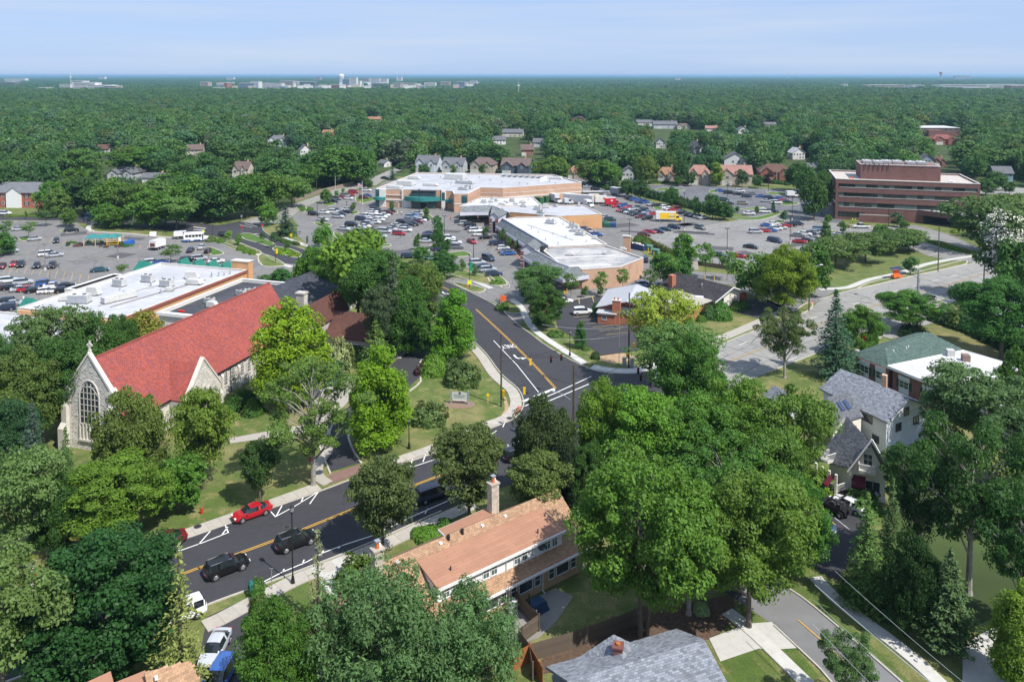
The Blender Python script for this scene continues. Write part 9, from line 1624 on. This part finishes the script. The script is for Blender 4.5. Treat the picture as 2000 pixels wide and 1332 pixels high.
t=thing('covered_grill','navy covered patio table and folded umbrella on the right-hand patio','patio table',G(1048,1192),R(38));MB().add([(-1.1,-.8,0),(1.1,-.8,0),(1.1,.8,0),(-1.1,.8,0),(-.8,-.55,1.0),(.8,-.55,1.0),(.8,.55,1.0),(-.8,.55,1.0)],[(0,1,5,4),(1,2,6,5),(2,3,7,6),(3,0,4,7),(4,5,6,7)]).obj('cover',mat('cover_navy',(.02,.045,.10),rough=.7),t);MB().tube((-1.3,-.4,0),(-1.3,-.4,2.5),.04,.04,6).tube((-1.3,-.4,1.2),(-1.3,-.4,2.5),.16,.05,8).obj('umbrella',M_trim,t)
t=thing('plant_rack','small white wire rack on the left-hand patio','rack',G(1002,1198),R(38));s=MB();[s.box(-.4,.4,-.2,.2,z,z+.05)for z in(.2,.7,1.2)];[s.box(x,x+.05,y,y+.05,0,1.4)for x in(-.4,.35)for y in(-.2,.15)];s.obj('rack',M_frame,t)
t=thing('concrete_stairs','flight of concrete stairs climbing to the office lot between trees','stairs',G(1356,522),R(80));[MB().box(-3+i*.5,-2.5+i*.5,-1,1,0,.16*(i+1)).obj('step',M_walk,t)for i in range(9)]
# ================================================================ the woods (last, so that they keep clear of everything)
EXB=[(min(p[0]for p in e),max(p[0]for p in e),min(p[1]for p in e),max(p[1]for p in e),e)for e in EXC]
def blocked(x,y,r):
 for x0,x1,y0,y1,e in EXB:
  if x0-r<x<x1+r and y0-r<y<y1+r:
   if inside((x,y),e)or any(inside((x+dx*r,y+dy*r),e)for dx,dy in((1,0),(-1,0),(0,1),(0,-1))):return True
 return False
edge=wp
wild=[];sp=11.2;yy=300.
while yy<2300:
 st=sp*(1 if yy<900 else 1.25);lim=.70*yy+40;xx=-lim
 while xx<lim:
  x=xx+rnd.uniform(-.45,.45)*st;y=yy+rnd.uniform(-.45,.45)*st;xx+=st
  r=rnd.uniform(4.8,9.6);h=rnd.uniform(10,15)+r*.35
  if y<700:
   e=np.interp(x,[p[0]for p in edge],[p[1]for p in edge])
   if y<e+3:continue
   if any((x-l[0])**2+(y-l[1])**2<(l[1]and(r*.75+3))**2 and False for l in LAND):continue
  if y<900 and(blocked(x,y,r*.6)or not clear_of_view(x,y,h,r)):continue
  if rnd.random()<(.10 if y<700 else .04):continue
  wild.append((y,x,r,h))
 yy+=st
wild.sort()
pal=[(.034,.078,.020),(.040,.088,.022),(.026,.068,.020),(.044,.092,.022),(.030,.070,.028),(.050,.095,.024),(.022,.058,.020),(.038,.076,.034)]
nmn=['mid-green','fresh green','deep green','light green','bluish green','yellowish green','dark green','grey-green']
NEAR=max(0,296-TN[0]);vis=[t for t in wild if abs(t[1])<.655*t[0]+10];near=set(id(t)for t in vis[:NEAR])
WL=[]
for t in vis[:NEAR]:
 y,x,r,h=t;k=rnd.choice(kinds);ci=rnd.randrange(8);c=pal[ci]
 if rnd.random()<.03:c=(.13,.15,.02);cn='golden green'
 elif rnd.random()<.02:c=(.035,.02,.022);cn='dark purple'
 else:cn=nmn[ci]
 lm=min(LAND,key=lambda q:(q[0]-x)**2+(q[1]-y)**2)if LAND else(0,0,'the shops')
 dx,dy=x-lm[0],y-lm[1];dr=('behind' if dy>0 else 'in front of')if abs(dy)>abs(dx)*.6 else('right of' if dx>0 else 'left of')
 shp={'m_round':'rounded','m_round2':'broad','m_vase':'spreading','m_tall':'upright','m_flat':'flat-topped','m_spruce':'spire-shaped'}[k]
 WL.append((x/y,(k,(x,y),h*(1.15 if k in('m_tall','m_spruce')else 1),2*r*(.7 if k in('m_tall','m_spruce')else 1),c),f'{cn} {shp} tree {dr} {lm[2]}'))
for lb,q in zip(ordlabels([(q[0],q[2])for q in WL]),WL):tree(*q[1],lb,name='tree',group='garden trees behind the shops')
rest=[t for t in wild if id(t)not in near]
pc=bpy.data.collections.new('tree_kinds');plist=[]
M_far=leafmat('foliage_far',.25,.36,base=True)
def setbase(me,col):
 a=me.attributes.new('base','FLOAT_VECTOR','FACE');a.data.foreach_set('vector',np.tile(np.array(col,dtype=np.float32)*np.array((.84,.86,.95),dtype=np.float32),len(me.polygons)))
def far_proto(i,shape,h,r,base,clumps,per,cr,leaf,col,flat=.7):
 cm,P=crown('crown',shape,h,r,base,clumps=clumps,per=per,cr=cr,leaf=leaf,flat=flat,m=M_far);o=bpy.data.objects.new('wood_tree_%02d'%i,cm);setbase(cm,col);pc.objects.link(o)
sh=['round','round','vase','column','flat','round']
for i in range(16):
 c=pal[i%8]if i<14 else((.075,.10,.022)if i==14 else(.055,.08,.04));v=rnd.uniform(.85,1.25)
 far_proto(i,sh[i%6],rnd.uniform(11,15),rnd.uniform(4.6,6.6),.15,34,58,2.3,.52,tuple(q*v for q in c),.7 if i%6!=4 else .45)
pp=bpy.data.collections.new('wood_patches')
for i in range(6):
 Cs=[];Ns=[];Ss=[];Ts=[]
 for a in range(8):
  for b in range(8):
   cx,cy=(a-3.5)*12.6+NR.uniform(-5,5),(b-3.5)*12.6+NR.uniform(-5,5);hh=NR.uniform(8,15);rr=NR.uniform(5,9.5);n=60;d=unit(n);d[:,2]=np.abs(d[:,2])**.8
   Cs.append(np.array([cx,cy,hh-rr*.8])+d*np.array([rr,rr,rr*.8]));Ns.append(d+unit(n)*.35);Ss.append(np.full(n,1.7)*NR.uniform(.8,1.2,n));Ts.append(np.full(n,NR.uniform(.05,.95))*.8+.2*NR.random(n))
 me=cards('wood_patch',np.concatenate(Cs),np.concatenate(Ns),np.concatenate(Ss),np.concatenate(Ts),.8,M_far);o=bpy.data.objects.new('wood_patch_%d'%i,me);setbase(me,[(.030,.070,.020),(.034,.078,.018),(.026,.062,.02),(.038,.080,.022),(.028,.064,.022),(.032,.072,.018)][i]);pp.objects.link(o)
def scatter(name,pts,rot,scl,coll,sclz=None):
 me=bpy.data.meshes.new(name);n=len(pts);me.vertices.add(n);me.vertices.foreach_set('co',np.array(pts,dtype=np.float32).ravel())
 a=me.attributes.new('rot','FLOAT','POINT');a.data.foreach_set('value',np.array(rot,dtype=np.float32));a=me.attributes.new('scl','FLOAT_VECTOR','POINT');a.data.foreach_set('vector',np.array(scl,dtype=np.float32).ravel())
 o=ob(name,me,kind='stuff');ng=bpy.data.node_groups.new(name,'GeometryNodeTree');ng.interface.new_socket('Geometry',in_out='INPUT',socket_type='NodeSocketGeometry');ng.interface.new_socket('Geometry',in_out='OUTPUT',socket_type='NodeSocketGeometry')
 N=ng.nodes;l=ng.links.new;gi=N.new('NodeGroupInput');go=N.new('NodeGroupOutput');ip=N.new('GeometryNodeInstanceOnPoints');ci=N.new('GeometryNodeCollectionInfo');ci.inputs[0].default_value=coll;ci.inputs['Separate Children'].default_value=True;ci.inputs['Reset Children'].default_value=True
 ra=N.new('GeometryNodeInputNamedAttribute');ra.data_type='FLOAT';ra.inputs[0].default_value='rot';cx=N.new('ShaderNodeCombineXYZ');sa=N.new('GeometryNodeInputNamedAttribute');sa.data_type='FLOAT_VECTOR';sa.inputs[0].default_value='scl'
 ri=N.new('FunctionNodeRandomValue');ri.data_type='INT';ri.inputs[4].default_value=0;ri.inputs[5].default_value=200
 l(gi.outputs[0],ip.inputs['Points']);l(ci.outputs[0],ip.inputs['Instance']);ip.inputs['Pick Instance'].default_value=True;l(ri.outputs[2],ip.inputs['Instance Index']);l(ra.outputs[0],cx.inputs[2]);l(cx.outputs[0],ip.inputs['Rotation']);l(sa.outputs[0],ip.inputs['Scale']);l(ip.outputs[0],go.inputs[0])
 md=o.modifiers.new('scatter','NODES');md.node_group=ng;return o
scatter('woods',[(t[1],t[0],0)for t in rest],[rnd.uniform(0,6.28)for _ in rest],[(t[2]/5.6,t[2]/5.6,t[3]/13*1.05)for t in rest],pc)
pts=[];yy=2300+50
while yy<32000:
 st=100 if yy<8000 else(190 if yy<15000 else 320);lim=.72*yy;xx=-lim
 while xx<lim:
  if not any(a<1000+F*xx/yy<b and c<yy<d for a,b,c,d in CLEARINGS):pts.append((xx+rnd.uniform(-9,9),yy+rnd.uniform(-9,9),0,st/100))
  xx+=st
 yy+=st
scatter('distant_woods',[p[:3]for p in pts],[rnd.choice([0,1.57,3.14,4.71])+rnd.uniform(-.1,.1)for _ in pts],[(p[3]*1.04,p[3]*1.04,rnd.uniform(.85,1.25))for p in pts],pp)
me=MB().box(-40000,40000,-250,62000,-1.5,62).mesh('haze',[MATS['bark']]);hz=ob('haze',me,kind='stuff')
m=bpy.data.materials.new('haze');m.use_nodes=True;m.node_tree.nodes.remove(m.node_tree.nodes['Principled BSDF']);pv=m.node_tree.nodes.new('ShaderNodeVolumePrincipled')
pv.inputs['Color'].default_value=(.44,.72,1,1);pv.inputs['Density'].default_value=HAZE;pv.inputs['Anisotropy'].default_value=.3
m.node_tree.links.new(pv.outputs[0],m.node_tree.nodes['Material Output'].inputs['Volume']);me.materials.clear();me.materials.append(m)
